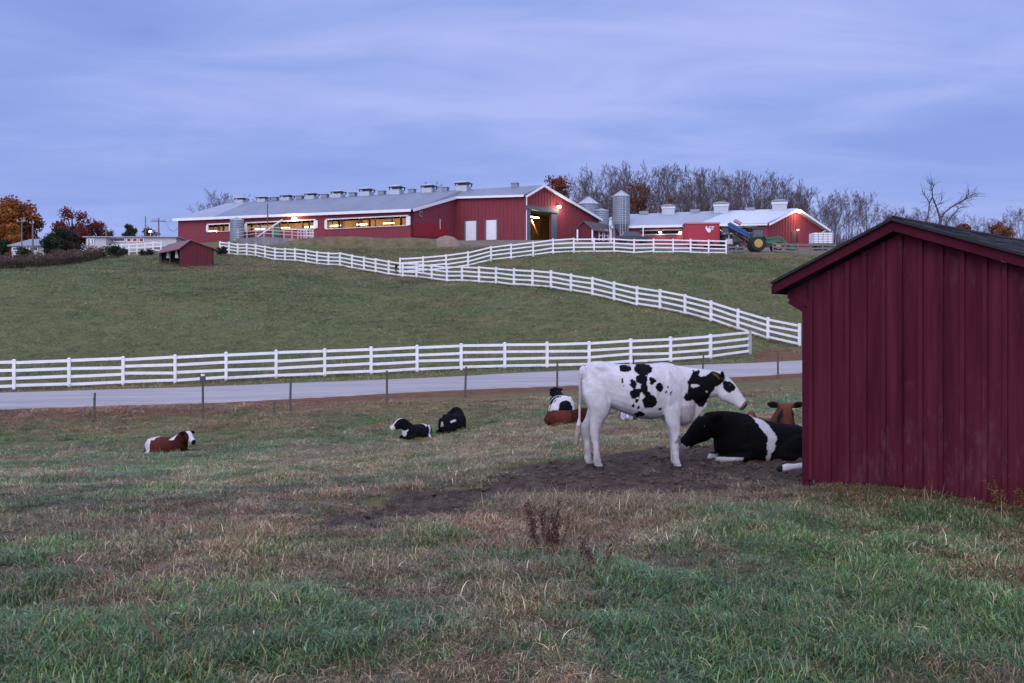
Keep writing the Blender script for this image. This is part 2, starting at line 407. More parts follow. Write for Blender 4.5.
    brk = mth('MULTIPLY', mth('SUBTRACT', noise(1.4, 10, .75), .5), 1.5)
    brk2 = mth('MULTIPLY', mth('SUBTRACT', noise(.23, 6, .6), .5), 1.1)
    f = mth('ADD', mth('ADD', attr('lush'), brk), brk2)
    mr = N.new('ShaderNodeMapRange'); Lk.new(f, mr.inputs[0]); mr.inputs[1].default_value = .2; mr.inputs[2].default_value = .75; mr.clamp = True
    c = mix(mr.outputs[0], dry, green)
    def soft(src, amt, lo=.3, hi=.7):
        z = mth('ADD', src, mth('MULTIPLY', mth('SUBTRACT', noise(3.3, 8, .7), .5), amt))
        r = N.new('ShaderNodeMapRange'); Lk.new(z, r.inputs[0]); r.inputs[1].default_value = lo; r.inputs[2].default_value = hi; r.clamp = True; return r.outputs[0]
    c = mix(soft(attr('verge'), .9, .35, .8), c, rust)
    c = mix(soft(attr('yard'), .9, .3, .8), c, gravel)
    c = mix(soft(attr('dirt'), .5, .35, .65), c, soil)
    Lk.new(c, b.inputs['Base Color'])
    bp = N.new('ShaderNodeBump'); bp.inputs['Strength'].default_value = .55; bp.inputs['Distance'].default_value = .09
    Lk.new(noise(9, 8, .75), bp.inputs['Height']); Lk.new(bp.outputs[0], b.inputs['Normal'])
    me.materials.append(m)
    o = bpy.data.objects.new('ground', me); COL.objects.link(o); tag(o, kind='structure')
    # road slab
    qx, y0 = plan_curve(_rn, 220); _, _ = 0, 0
    rows = []
    nc = 7
    for i, x0 in enumerate(qx):
        # far edge point opposite: straight across the road
        a0 = Vector((x0, y0[i], 0)); tdir = Vector((qx[min(i + 1, 219)] - qx[max(i - 1, 0)], y0[min(i + 1, 219)] - y0[max(i - 1, 0)], 0)).normalized()
        nrm = Vector((-tdir.y, tdir.x, 0))
        # width so that the far edge falls on the far curve
        w = 5.6
        for _ in range(8):
            p = a0 + nrm * w; w += (float(road_y(p.x, _rf)) - p.y) / max(nrm.y, .5) * .8
        row = []
        for k in range(nc):
            p = a0 + nrm * (w * k / (nc - 1)) ; row.append(p)
        rows.append(row)
    R = np.array([[tuple(p) for p in r] for r in rows])
    Zr = base_height(R[..., 0], R[..., 1])
    # even crossfall between its edges
    tt = np.linspace(0, 1, nc)[None, :]
    Zr = Zr[:, :1] * (1 - tt) + Zr[:, -1:] * tt + .05 + .03 * (1 - (2 * tt - 1)**2)
    mb = MB(); n = 220
    for i in range(n):
        mb.v.append((R[i, 0, 0], R[i, 0, 1] - .12 + (j1 := RNG.normal(0, .07)), Zr[i, 0] - .16))
        for k in range(nc): mb.v.append((R[i, k, 0], R[i, k, 1] + (j1 if k == 0 else 0), Zr[i, k]))
        mb.v.append((R[i, -1, 0], R[i, -1, 1] + .12, Zr[i, -1] - .16))
    q = nc + 2
    for i in range(n - 1):
        for k in range(q - 1): mb.f.append((i * q + k, (i + 1) * q + k, (i + 1) * q + k + 1, i * q + k + 1))
    rd = material('road_asphalt', (.30, .285, .285), .85, .14, .9, bump=.3, bscale=60, col2=(.39, .37, .37), streak=(.22, 1.6, 1))
    ro = mb.build('road', rd, smooth=False); tag(ro, kind='structure')
build_ground()
# ------------------------------------------------------------------ white board fences
def post_mb(x, y, z, h, w=.125, cap=True, rz=0.0):
    mb = MB(); mb.box((x, y, z + h / 2 - .1), (w, w, h + .2), rz)
    if cap:
        R = Matrix.Rotation(rz, 3, 'Z'); c = w * .62
        q = [Vector((x, y, z + h + .002)) + R @ Vector((a * c, b * c, 0)) for a, b in ((-1, -1), (1, -1), (1, 1), (-1, 1))]
        q2 = [p + Vector((0, 0, .025)) for p in q]
        mb.hexa(q, q2)
        n = len(mb.v); mb.v += [tuple(p + Vector((0, 0, .0))) for p in q2] + [(x, y, z + h + .075)]
        for i in range(4): mb.f.append((n + i, n + (i + 1) % 4, n + 4))
    return mb
def rail_fence(pts, h, label, rails=4, post_w=.13, rail_h=.13, group='white four rail board fences', skip_rail=(), end_grey=False, sink=0.0):
    """pts: plan points of the posts"""
    zs = [gz(p.x, p.y) - sink for p in pts]
    root = empty('board_fence', (pts[0].x, pts[0].y, zs[0])); tag(root, label, 'fence', group)
    for i, (p, z) in enumerate(zip(pts, zs)):
        d = pts[min(i + 1, len(pts) - 1)] - pts[max(i - 1, 0)]
        rz = math.atan2(d.y, d.x)
        dz = RNG.normal(0, .012)
        last = end_grey and i == len(pts) - 1
        o = local(post_mb(p.x, p.y, z, h + dz + (.06 if last else 0), post_w * (1.25 if last else 1), not last, rz), root).build('post', M['grey_vinyl' if last else 'white_vinyl'], root)
        if last: o['label'] = 'grey end post of the white fence'
    for r in range(rails):
        f = .12 + r * (.94 - .12) / (rails - 1)
        mb = MB()
        for i in range(len(pts) - 1):
            a, b = pts[i], pts[i + 1]; d = (b - a).normalized()
            za, zb = zs[i] + f * h + RNG.normal(0, .016), zs[i + 1] + f * h + RNG.normal(0, .016)
            mb.bar((a.x + d.x * .05, a.y + d.y * .05, za), (b.x - d.x * .05, b.y - d.y * .05, zb), .045, rail_h)
        local(mb, root).build('rail', M['white_vinyl'], root)
    return root
M['grey_vinyl'] = material('grey_vinyl', (.36, .37, .42), .55, .1, 2)
def lin_depth(px, p0, d0, p1, d1):
    t = (px - p0) / (p1 - p0); return 1 / ((1 - t) / d0 + t / d1)
# along the far side of the road
fx = [-325, -265, -208, -151, -96, -41, 14, 69, 123, 175, 226, 276, 324.6, 371, 417, 461, 504.6, 547, 589, 630.6, 670.5, 710.5, 749.6]
pts = [xy(p, lin_depth(p, 14, 43.6, 710, 53.3)) for p in fx]
pts[-1] = xy(749.6, 55.3); pts[-2] = xy(710.5, 53.5)
rail_fence(pts, 1.28, 'long white four rail fence running beside the grey road', end_grey=True)
# up the hill from the gate opening to the junction on the brow
fx = [799.5, 768, 738, 711, 685, 660, 637, 614, 592.5, 571, 551, 532.5, 514, 496, 479, 462, 447, 431.7, 416.5, 402.8, 388.7, 375.6, 364, 352, 340, 328.5, 317, 306, 295, 285, 275, 265, 255.6, 246.7, 237.7, 229, 220]
def hill_d(p):
    if p > 402: return lin_depth(p, 800, 57.6, 402.8, 88)
    return lin_depth(p, 402.8, 88, 229, 107.5)
rail_fence([xy(p, hill_d(p)) for p in fx], 1.28, 'white four rail fence climbing the hill from the gate opening to the small red shed')
# the upper fence in front of the barns
fx = [400, 423, 446, 468, 491, 511, 533, 553, 573.7, 594, 614, 634, 653.5, 673, 690.5, 708.6, 726]
rail_fence([xy(p, np.interp(p, [400, 446, 491, 553, 726], [90.5, 91.5, 93.0, 95.2, 99.5])) for p in fx], 1.38, 'white four rail fence across the top of the field before the barns')
# short run behind the small shed
fx = [106, 113, 121, 129, 137, 145, 153, 161]
rail_fence([xy(p, np.interp(p, [106, 161], [121, 112])) for p in fx], 1.5, 'short white rail fence between the white low building and the small shed', sink=.1)
# dark wire-fence posts on the near side of the road
for k, (px, d, h, lab) in enumerate([(94, 34.2, .95, 'short dark wooden wire fence post, first from the left by the road'), (203, 34.3, 1.48, 'tall dark wooden wire fence post carrying a small box'),
        (290, 35.3, 1.15, 'dark wooden wire fence post third from the left by the road'), (274, 35.1, .42, 'stubby broken post beside the road near the third wire fence post'), (387, 36.9, 1.18, 'leaning dark wooden wire fence post above the black and white calves'),
        (465, 38.2, 1.15, 'dark wooden wire fence post above the all black lying cow'), (557, 39.9, 1.2, 'dark wooden wire fence post behind the lying black and white cow'),
        (634, 41.2, 1.25, 'dark wooden wire fence post behind the back of the standing cow'), (702.5, 42.3, 1.25, 'dark wooden wire fence post above the neck of the standing cow'), (778, 43.6, 1.2, 'dark wooden wire fence post nearest the big red shed')]):
    p = xy(px, d); z = gz(p.x, p.y); lean = RNG.normal(0, .03)
    root = empty('wire_fence_post', (p.x, p.y, z)); tag(root, lab, 'fence post', 'dark posts of the wire fence by the road')
    r = .042 if h > .5 else .035
    mb = MB().tube([(0, 0, -.2), (lean * .5, 0, h * .5), (lean * 1.1, 0, h)], [r * 1.05, r, r * .9], 7); mb.build('shaft', M['dark_post'], root)
    if h > 1.4:
        MB().box((lean, -.01, h - .14), (.17, .12, .2)).build('box', M['dark_metal'], root)
        MB().box((lean, -.01, h + .03), (.11, .08, .07)).build('cap', M['white_paint'], root)
    elif h > .6:
        MB().tube([(lean * .8, -.06, h * .8), (lean * .8, -.1, h * .8)], .022, 6).build('insulator', M['dark_metal'], root)
# ------------------------------------------------------------------ buildings
def siding(name, col, var=.10, pitch=.32, rough=.75, bumpd=.02, spec=.25):
    """painted board siding: weathered vertical streaks; boards come from a bump wave along the wall"""
    m = material(name, col, rough, var, 1.4, spec, streak=(2.5, 2.5, .25))
    return m
M['barn_red'] = siding('barn_red', (.200, .037, .050))
M['barn_red_bright'] = siding('barn_red_bright', (.27, .018, .030), .08)
M['barn_dark_red'] = siding('barn_dark_red', (.115, .018, .027))
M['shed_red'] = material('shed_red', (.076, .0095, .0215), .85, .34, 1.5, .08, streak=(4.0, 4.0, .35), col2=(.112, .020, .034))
def scuff(m, col=(.20, .13, .15)):
    N = m.node_tree.nodes; Lk = m.node_tree.links; b = N['Principled BSDF']; src = b.inputs['Base Color'].links[0].from_socket
    tc = N.new('ShaderNodeTexCoord'); mp = N.new('ShaderNodeMapping'); mp.inputs['Scale'].default_value = (7, 7, 2.2); mp.inputs['Rotation'].default_value = (.3, .25, 0); Lk.new(tc.outputs['Object'], mp.inputs[0])
    n = N.new('ShaderNodeTexNoise'); n.inputs['Scale'].default_value = 1.6; n.inputs['Detail'].default_value = 9; n.inputs['Roughness'].default_value = .72; Lk.new(mp.outputs[0], n.inputs[0])
    n2 = N.new('ShaderNodeTexNoise'); n2.inputs['Scale'].default_value = .9; n2.inputs['Detail'].default_value = 2; Lk.new(tc.outputs['Object'], n2.inputs[0])
    ml = N.new('ShaderNodeMath'); ml.operation = 'MULTIPLY'; Lk.new(n.outputs[0], ml.inputs[0]); Lk.new(n2.outputs[0], ml.inputs[1])
    r = N.new('ShaderNodeMapRange'); Lk.new(ml.outputs[0], r.inputs[0]); r.inputs[1].default_value = .31; r.inputs[2].default_value = .42; r.inputs[4].default_value = .20; r.clamp = True
    x = N.new('ShaderNodeMix'); x.data_type = 'RGBA'; Lk.new(r.outputs[0], x.inputs[0]); Lk.new(src, x.inputs[6]); x.inputs[7].default_value = (*col, 1); Lk.new(x.outputs[2], b.inputs['Base Color'])
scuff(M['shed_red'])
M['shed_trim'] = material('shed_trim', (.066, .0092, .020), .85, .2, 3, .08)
M['roof_metal'] = material('roof_metal', (.185, .21, .265), .5, .16, .35, .4, metal=.1, streak=(1, .2, 1))
M['roof_white'] = material('roof_white', (.48, .525, .63), .5, .08, .4, .4, streak=(1, .3, 1))
M['roof_grey_light'] = material('roof_grey_light', (.29, .325, .40), .5, .10, .4, .4, streak=(1, .3, 1))
M['galvanised'] = material('galvanised', (.205, .235, .285), .5, .16, 1.5, .4, metal=.25, streak=(.6, .6, 3))
M['galv_light'] = material('galv_light', (.40, .43, .49), .5, .10, 1.5, .5, metal=.2)
M['inside_wood'] = material('inside_wood', (.31, .20, .115), .85, .3, 1.2, streak=(3, 3, .4))
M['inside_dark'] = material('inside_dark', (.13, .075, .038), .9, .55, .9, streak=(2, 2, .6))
M['inside_floor'] = material('inside_floor', (.20, .13, .075), .9, .3, 2)
M['lamp_warm'] = material('lamp_warm', (.9, .8, .6), .5, .02, 1, emit=(1.0, .72, .36), estr=9)
M['lamp_tube'] = material('lamp_tube', (.9, .8, .6), .5, .02, 1, emit=(1.0, .74, .36), estr=7)
M['lamp_white'] = material('lamp_white', (.9, .9, .85), .5, .02, 1, emit=(1.0, .87, .66), estr=22)
M['door_grey'] = material('door_grey', (.10, .115, .14), .6, .15, 2)
M['dirt_heap'] = material('dirt_heap', (.22, .165, .125), .95, .25, 2.2, bump=.6, bscale=8)
def lamp(loc, power, col=(1, .72, .38), r=.15, name='lamp_light', parent=None):
    l = bpy.data.lights.new(name, 'POINT'); l.energy = power; l.color = col; l.shadow_soft_size = r
    o = bpy.data.objects.new(name, l); COL.objects.link(o); o.location = loc
    if parent is not None:
        o.location = Vector(loc) - parent.location; o.parent = parent
    return o
def wall_mb(p0, p1, zb, top, openings=(), th=.22, extra=()):
    """wall in plan from p0 to p1, bottom zb, top profile [(s,z)...], openings (s0,s1,z0,z1); thickness goes away from the viewer's side"""
    p0, p1 = Vector(p0), Vector(p1); L = (p1 - p0).length; u = (p1 - p0) / L; n = Vector((-u.y, u.x, 0)) * th
    cuts = sorted({0.0, L} | {c for c, _ in top if 0 < c < L} | {v for o in openings for v in o[:2]} | set(extra))
    tz = lambda s: float(np.interp(s, [c for c, _ in top], [z for _, z in top]))
    mb = MB()
    def cell(s0, s1, a0, a1, b0, b1):
        q0, q1 = p0 + u * s0, p0 + u * s1
        f = lambda q, z: Vector((q.x, q.y, z))
        mb.hexa([f(q0, a0), f(q1, a1), f(q1 + n, a1), f(q0 + n, a0)], [f(q0, b0), f(q1, b1), f(q1 + n, b1), f(q0 + n, b0)])
    for s0, s1 in zip(cuts[:-1], cuts[1:]):
        if s1 - s0 < 1e-6: continue
        mid = (s0 + s1) / 2
        ops = sorted([(o[2], o[3]) for o in openings if o[0] <= mid <= o[1]])
        z = zb
        for a, b in ops:
            if a > z: cell(s0, s1, z, z, a, a)
            z = b
        cell(s0, s1, z, z, tz(s0), tz(s1))
    return mb, u, n.normalized(), L
def battens(p0, u, n, L, zb, top, pitch=.6, w=.05, dep=.04, openings=(), phase=.3):
    """raised battens on a wall: strips between the ground and the roof line, interrupted by openings"""
    mb = MB(); s = phase
    tz = lambda q: float(np.interp(q, [c for c, _ in top], [z for _, z in top]))
    while s < L - .05:
        segs = [(zb, tz(s) - .02)]
        for o in openings:
            if o[0] - .1 <= s <= o[1] + .1:
                out = []
                for a, b in segs:
                    if o[2] > a: out.append((a, min(b, o[2])))
                    if o[3] < b: out.append((max(a, o[3]), b))
                segs = out
        for a, b in segs:
            if b - a > .1:
                c = Vector(p0) + u * s - n * (dep / 2); mb.box((c.x, c.y, (a + b) / 2), (w, dep, b - a), math.atan2(u.y, u.x))
        s += pitch
    return mb
def sheet(mb, pts, th=.14):
    """thick slab under a (nearly flat) roof polygon"""
    pts = [Vector(p) for p in pts]; return mb.hexa([p - Vector((0, 0, th)) for p in pts], pts)

# ---- the long main barn
a20 = math.radians(20)
U = Vector((math.cos(a20), -math.sin(a20), 0)); V = Vector((math.sin(a20), math.cos(a20), 0))
A = xy(412.6, 130.0)
Lw = -hit(A, U, 178.0); A0 = A - U * Lw
sB = hit(A, V, 455.0); B = A + V * sB
sC = hit(B, U, 525.5); C = B + U * sC
g45 = Vector((math.cos(math.radians(46)), math.sin(math.radians(46)), 0))
sE = hit(C, g45, 541.5); E = C + g45 * sE
sD = hit(C, g45, 606.5); D = C + g45 * sD
sR = -hit(E, U, 228.0); R0 = E - U * sR
zA0, zA, zB, zC, zE, zD, zR0 = zz(219.0, A0.y), zz(209.5, A.y), zz(197.0, B.y), zz(195.3, C.y), zz(185.3, E.y), zz(223.5, D.y), zz(203.3, R0.y)
barn = empty('dairy_barn', (A.x, A.y, gz(A.x, A.y)))
tag(barn, 'long red dairy barn with grey roof, lit window strips and roof vents on the hilltop', 'barn')
def P3(p, z): return Vector((p.x, p.y, z))
gb = lambda p: gz(p.x, p.y) - .8
# long wall with window strips
def s_on(p0, u, px): return hit(p0, u, px)
wins = []
for x0, x1, yt0, yb0, yt1, yb1 in [(207.5, 231, 224.6, 231.6, 224.0, 231.2), (246, 316, 222.6, 230.5, 220.8, 229.5), (326, 408.5, 219.2, 228.2, 216.6, 226.2)]:
    s0, s1 = s_on(A0, U, x0), s_on(A0, U, x1)
    d0, d1 = (A0 + U * s0).y, (A0 + U * s1).y
    wins.append((s0, s1, (zz(yb0, d0) + zz(yb1, d1)) / 2, (zz(yt0, d0) + zz(yt1, d1)) / 2))
mb, _, _, L0 = wall_mb(A0, A, min(gb(A0), gb(A)), [(0, zA0 - .1), (Lw, zA - .1)], wins, th=.3)
nb = V
local(mb, barn).build('long_wall', M['barn_red'], barn)
for w in wins:
    # shutters run as white frame, mullions, sill
    fr = MB(); c0, c1 = A0 + U * w[0], A0 + U * w[1]
    for z, hh in ((w[2] - .02, .07), (w[3] + .05, .14)):
        fr.bar(P3(c0 - V * .06, z), P3(c1 - V * .06, z), .14, hh)
    for c, wd in ((c0, .34), (c1, .60)):
        fr.bar(P3(c - V * .05, w[2] + .03), P3(c - V * .05, w[3] - .06), .12, wd, up=U)
    f = local(fr, barn).build('window_frame', M['white_paint'], barn)
    n = max(2, round((w[1] - w[0]) / 2.4))
    for k in range(1, n):
        mu = MB(); q = c0 + U * ((w[1] - w[0]) * k / n) + V * .12; mu.box((q.x, q.y, (w[2] + w[3]) / 2), (.14, .12, w[3] - w[2]), -a20)
        local(mu, barn).build('mullion', M['dark_wood'], f)
# end wall of the low aisle, wall with the two white doors, gable with the big door
low = zz(229.5, A.y + 5)
mb, u1, n1, L1 = wall_mb(A, B, min(gb(A), gb(B)), [(0, zA - .1), (sB, zB - .1)], th=.3)
local(mb, barn).build('aisle_end_wall', M['barn_red'], barn)
pn = MB(); q0, q1 = A + V * .25 - U * (-.04), A + V * (sB * .8) - U * (-.04)
s_a, s_b = .2, hit(A, V, 447.5)
pn.bar(P3(A + V * s_a + U * .05, (zz(237, 131) + zz(223.5, 131)) / 2), P3(A + V * s_b + U * .05, (zz(236, 141) + zz(225.5, 141)) / 2), .08, zz(223.5, 131) - zz(237, 131))
o = local(pn, barn).build('lower_panel', M['barn_red_bright'], barn); o['label'] = 'fresher brighter red lower panel'
vt = MB(); s_v = hit(A, V, 420.5); c = A + V * s_v + U * .06; zc = zz(213.8, c.y)
vt.box((c.x, c.y, zc), (.9, .1, .75), math.pi / 2 - a20)
f = local(vt, barn).build('vent_fan', M['steel'], barn)
MB()
vt = MB(); vt.box((c.x + U.x * .06, c.y + U.y * .06, zc), (.62, .06, .5), math.pi / 2 - a20); local(vt, barn).build('fan_grille', M['dark_metal'], f)
c = A + V * hit(A, V, 439.5) + U * .09; st = MB(); st.box((c.x, c.y, zz(224, c.y)), (.16, .06, 1.35), math.pi / 2 - a20); local(st, barn).build('notice_strip', M['white_paint'], barn)
ops = []
for x0, x1, yt, yb in [(465, 477, 221.0, 241), (485.5, 497.3, 220.0, 241)]:
    s0, s1 = hit(B, U, x0), hit(B, U, x1); d = (B + U * s0).y
    ops.append((s0, s1, gz(*(B + U * s0).xy) + .25, zz(yt, d)))
mb, u2, n2, L2 = wall_mb(B, C, min(gb(B), gb(C)), [(0, zB - .1), (sC, zC - .1)], ops, th=.3)
local(mb, barn).build('door_wall', M['barn_red'], barn)
local(battens(B, U, V, sC, gb(C) + .8, [(0, zB - .1), (sC, zC - .1)], .55, .07, .05, ops), barn).build('battens', M['barn_red'], barn)
for o_ in ops:
    c = B + U * ((o_[0] + o_[1]) / 2) + V * .08
    d = MB().box((c.x, c.y, (o_[2] + o_[3]) / 2), (o_[1] - o_[0] - .1, .08, o_[3] - o_[2] - .06), -a20)
    dr = local(d, barn).build('roll_door', M['white_paint'], barn)
    fr = MB(); b0, b1 = B + U * o_[0] - V * .04, B + U * o_[1] - V * .04
    for b in (b0, b1): fr.box((b.x, b.y, (o_[2] + o_[3]) / 2 - .1), (.2, .12, o_[3] - o_[2] + .4), -a20)
    local(fr, barn).build('door_frame', M['door_grey'], dr)
s0, s1 = hit(C, g45, 529.5), hit(C, g45, 550.8); dz_ = (C + g45 * s0).y
ground_gable = gz(C.x, C.y)
big = (s0, s1, ground_gable - .6, zz(211.2, (C + g45 * (s0 + s1) * .5).y))
topg = [(0, zC - .1), (sE, zE - .15), (sD, zD - .1)]
mb, u3, n3, L3 = wall_mb(C, D, min(gb(C), gb(D)), topg, [big], th=.3)
local(mb, barn).build('gable_wall', M['barn_red'], barn)
local(battens(C, g45, n3, sD, ground_gable, topg, .62, .08, .05, [(big[0] - .9, big[1] + .8, big[2], big[3] + .9)]), barn).build('battens', M['barn_red'], barn)
fr = MB(); rz45 = math.radians(46)
for s, wdt in ((s0 - .35, .75), (s1 + .55, 1.15)):
    c = C + g45 * s - n3 * .12; fr = MB().box((c.x, c.y, (ground_gable + big[3]) / 2), (wdt, .12, big[3] - ground_gable), rz45); local(fr, barn).build('sliding_door', M['door_grey'], barn)
c = C + g45 * ((s0 + s1) / 2 + .2) - n3 * .2
lin = MB().box((c.x, c.y, big[3] + .25), (s1 - s0 + 2.3, .3, .5), rz45); local(lin, barn).build('door_track', M['door_grey'], barn)
dp = MB(); c = C - n3 * .1 + g45 * .12; dp.tube([(c.x, c.y, ground_gable), (c.x, c.y, zC - .3)], .09, 6); local(dp, barn).build('downspout', M['white_paint'], barn)
c = C + g45 * hit(C, g45, 555.4) - n3 * .09
sg = MB().box((c.x, c.y, zz(228, c.y)), (.42, .05, .95), rz45); local(sg, barn).build('wall_sign', M['white_paint'], barn)
# roof
def rpt(p0, pe): return P3(p0, pe)
back = 17.0
Rb = E - U * ((E - B).dot(U))      # ridge point abreast of B
zRb = zR0 + (zE - zR0) * ((Rb - R0).dot(U) / sR)
ov = -V * .5
rf = MB()
Ks = (A - A0).dot(U)
Rk = R0 + U * max(0.0, (A0 - R0).dot(U)); 
# boundary between the paler left end and the grey main run
s_pale = hit(A0, U, 214); Ap = A0 + U * s_pale; zAp = zA0 + (zA - zA0) * s_pale / Lw
s_rp = hit(R0, U, 248); Rp = R0 + U * s_rp; zRp = zR0 + (zE - zR0) * s_rp / sR
sheet(rf, [P3(Ap + ov, zAp), P3(A + ov, zA), P3(Rb, zRb), P3(Rp, zRp)])
sheet(rf, [P3(A + ov + U * .35, zA), P3(B - V * .4 + U * .35, zB), P3(Rb + U * .01, zRb), P3(A + ov, zA)][:4])
sheet(rf, [P3(B - V * .45, zB), P3(C - V * .45 - g45 * .2, zC), P3(E - n3 * .5, zE), P3(Rb, zRb)])
sheet(rf, [P3(E - n3 * .5, zE), P3(D - n3 * .5 + g45 * .8, zD - .25), P3(D + V * 6, zD - .3), P3(Rb + V * 16, zRb - 4.2), P3(Rb, zRb)])
sheet(rf, [P3(Rb, zRb), P3(Rb + V * 16, zRb - 4.2), P3(R0 + V * 16, zR0 - 4.2), P3(R0, zR0)])
roof = local(rf, barn).build('roof', M['roof_metal'], barn)
rw = MB(); sheet(rw, [P3(A0 + ov - U * .5, zA0), P3(Ap + ov, zAp), P3(Rp, zRp), P3(R0 - U * .4, zR0)])
o = local(rw, barn).build('roof_end_bay', M['roof_grey_light'], barn); o['label'] = 'paler newer metal roof over the far left end'
tr = MB()
tr.bar(P3(A0 - V * .55 - U * .5, zA0 - .16), P3(A - V * .55, zA - .16), .1, .36)
tr.bar(P3(A + U * .38 - V * .5, zA - .16), P3(B + U * .38 - V * .4, zB - .16), .1, .36)
tr.bar(P3(B - V * .5, zB - .16), P3(C - V * .5 - g45 * .15, zC - .14), .1, .30)
tr.bar(P3(C - n3 * .55 - g45 * .5, zC - .32), P3(E - n3 * .55, zE - .13), .1, .30)
tr.bar(P3(E - n3 * .55, zE - .13), P3(D - n3 * .55 + g45 * .8, zD - .38), .1, .34)
local(tr, barn).build('fascia', M['white_paint'], barn)
# remaining walls so the barn is a closed building
W2 = R0 + V * 15.5; mbx = MB()
mbx, _, _, _ = wall_mb(W2, A0, gb(A0), [(0, zR0 - 4.4), ((W2 - R0).length, zR0 - .2), ((W2 - A0).length, zA0 - .2)], th=.25); local(mbx, barn).build('end_wall', M['barn_red'], barn)
mbx, _, _, _ = wall_mb(D + V * 4, W2, gb(A0), [(0, zD - .4), ((D + V * 4 - W2).length, zR0 - 4.4)], th=.25); local(mbx, barn).build('rear_wall', M['barn_red'], barn)
# the inside that shows through the windows and the big door
fl = MB(); zf = min(gz(A.x, A.y), gz(A0.x, A0.y))
fl.poly([P3(A0 + V * .4 + U * .3, zf), P3(A + V * .4 - U * .4, zf), P3(A + V * 11 - U * .4, zf), P3(A0 + V * 11 + U * .3, zf)])
fl.poly([P3(C + n3 * .3 + g45 * .3, ground_gable), P3(C + n3 * .3 + g45 * 15, ground_gable), P3(C + n3 * 12 + g45 * 15, ground_gable), P3(C + n3 * 12 + g45 * .3, ground_gable)])
local(fl, barn).build('inside_floor', M['inside_floor'], barn)
iw = MB(); iw.bar(P3(A0 + V * 6.2 + U * .4, zf + 1.9), P3(A + V * 6.2 - U * .5, zf + 1.9), .15, 3.8)
local(iw, barn).build('inside_wall', M['inside_wood'], barn)
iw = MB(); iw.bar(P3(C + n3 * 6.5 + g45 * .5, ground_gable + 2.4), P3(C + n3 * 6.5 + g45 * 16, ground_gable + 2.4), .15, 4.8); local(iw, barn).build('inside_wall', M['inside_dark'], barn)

for k in range(16):
    ip = MB()
    q = A0 + U * (1.5 + k * 2.35) + V * (2.2 + (k % 2) * 2.0); ip.box((q.x, q.y, zf + 1.8), (.22, .22, 3.6), -a20); local(ip, barn).build('inside_post', M['dark_wood'], barn)
ip = MB()
ip.bar(P3(C + g45 * 5.0 + n3 * 3.6, ground_gable + 3.7), P3(C + g45 * 6.6 + n3 * 3.8, ground_gable + 1.7), .22, .22)
local(ip, barn).build('inside_brace', M['inside_wood'], barn)
for k in range(9):
    q = A0 + U * (3.0 + k * 4.1) + V * 3.8; z = max(w[3] for w in wins) - .42
    t_ = MB().bar(P3(q - U * .8, z), P3(q + U * .8, z), .12, .12); local(t_, barn).build('tube_lamp', M['lamp_tube'], barn)
for s in (3.5, 10, 16.5, 22.5, 28, 33.5):
    lamp(P3(A0 + U * s + V * 3.4, zf + 2.3), 300, (1, .72, .40), parent=barn)
q = C + g45 * 5.2 + n3 * 3.2; zq = big[3] - .38
t_ = MB().bar(P3(q - g45 * 1.0, zq), P3(q + g45 * 1.0, zq), .3, .14); local(t_, barn).build('tube_lamp', M['lamp_warm'], barn)
lamp(P3(q, zq - .6), 330, (1, .70, .36), parent=barn)
# outside flood lamps
c = C + g45 * hit(C, g45, 556.8) - n3 * .45; z = zz(206.3, c.y)
fx_ = MB(); fx_.lathe([(.08, .26), (.2, .2), (.24, .0)], (c.x, c.y, z), 10); fx_.bar(P3(c, z + .2), P3(c + n3 * .45, z + .3), .06, .06)
fo = local(fx_, barn).build('flood_lamp', M['dark_metal'], barn); local(MB().lathe([(.05, .08), (.27, .02), (.27, -.18), (.1, -.3)], (c.x, c.y, z), 12), barn).build('bulb', M['lamp_white'], fo)
lamp(P3(c - n3 * .6, z - .15), 200, (1, .83, .62), .2, parent=barn)
s_l = hit(A0, U, 296.3); c = A0 + U * s_l - V * .5; z = zz(218.2, c.y)
fx_ = MB().lathe([(.08, .3), (.22, .22), (.26, .02)], (c.x, c.y, z), 10); fx_.bar(P3(c, z + .25), P3(c + V * .5, z + .3), .06, .06)
fo = local(fx_, barn).build('flood_lamp', M['dark_metal'], barn); local(MB().lathe([(.05, .1), (.3, .02), (.3, -.2), (.1, -.34)], (c.x, c.y, z), 12), barn).build('bulb', M['lamp_white'], fo)
lamp(P3(c - V * .9, z - .2), 130, (1, .78, .48), .2, parent=barn)
# ventilators along the ridge
def ventilator(px, ytop, w_px, lab_body='vent_base'):
    s = hit(R0, U, px); q = R0 + U * s; z = zR0 + (zE - zR0) * s / sR; d = q.y
    k = d / F; w = w_px * k
    h = z - zz(ytop, d); h = zz(ytop, d) - z
    body = MB().box((q.x, q.y, z + h * .02), (w * .74, w * .74, h * .80), -a20)
    b = local(body, barn).build('ridge_vent', M['galv_light'], barn)
    ps = MB()
    for a_, b_ in ((-1, -1), (1, -1), (1, 1), (-1, 1)):
        ps.box((q.x + (U * a_ * w * .40 + V * b_ * w * .40).x, q.y + (U * a_ * w * .40 + V * b_ * w * .40).y, z + h * .58), (.13, .13, h * .36), -a20)
    ps.box((q.x, q.y, z + h * .60), (w * .52, w * .52, h * .32), -a20)  # solid dark core stands in for the shade inside the open band
    local(ps, barn).build('vent_louvre', M['dark_metal'], b)
    rfm = MB(); ring = lambda r, zq: [Vector((q.x, q.y, zq)) + U * a_ * r + V * b_ * r for a_, b_ in ((-1, -1), (1, -1), (1, 1), (-1, 1))]
    rfm.hexa(ring(w * .52, z + h * .72), ring(w * .52, z + h * .77)); rfm.hexa(ring(w * .50, z + h * .772), ring(w * .10, z + h * 1.04))
    local(rfm, barn).build('vent_cap', M['galv_light'], b)
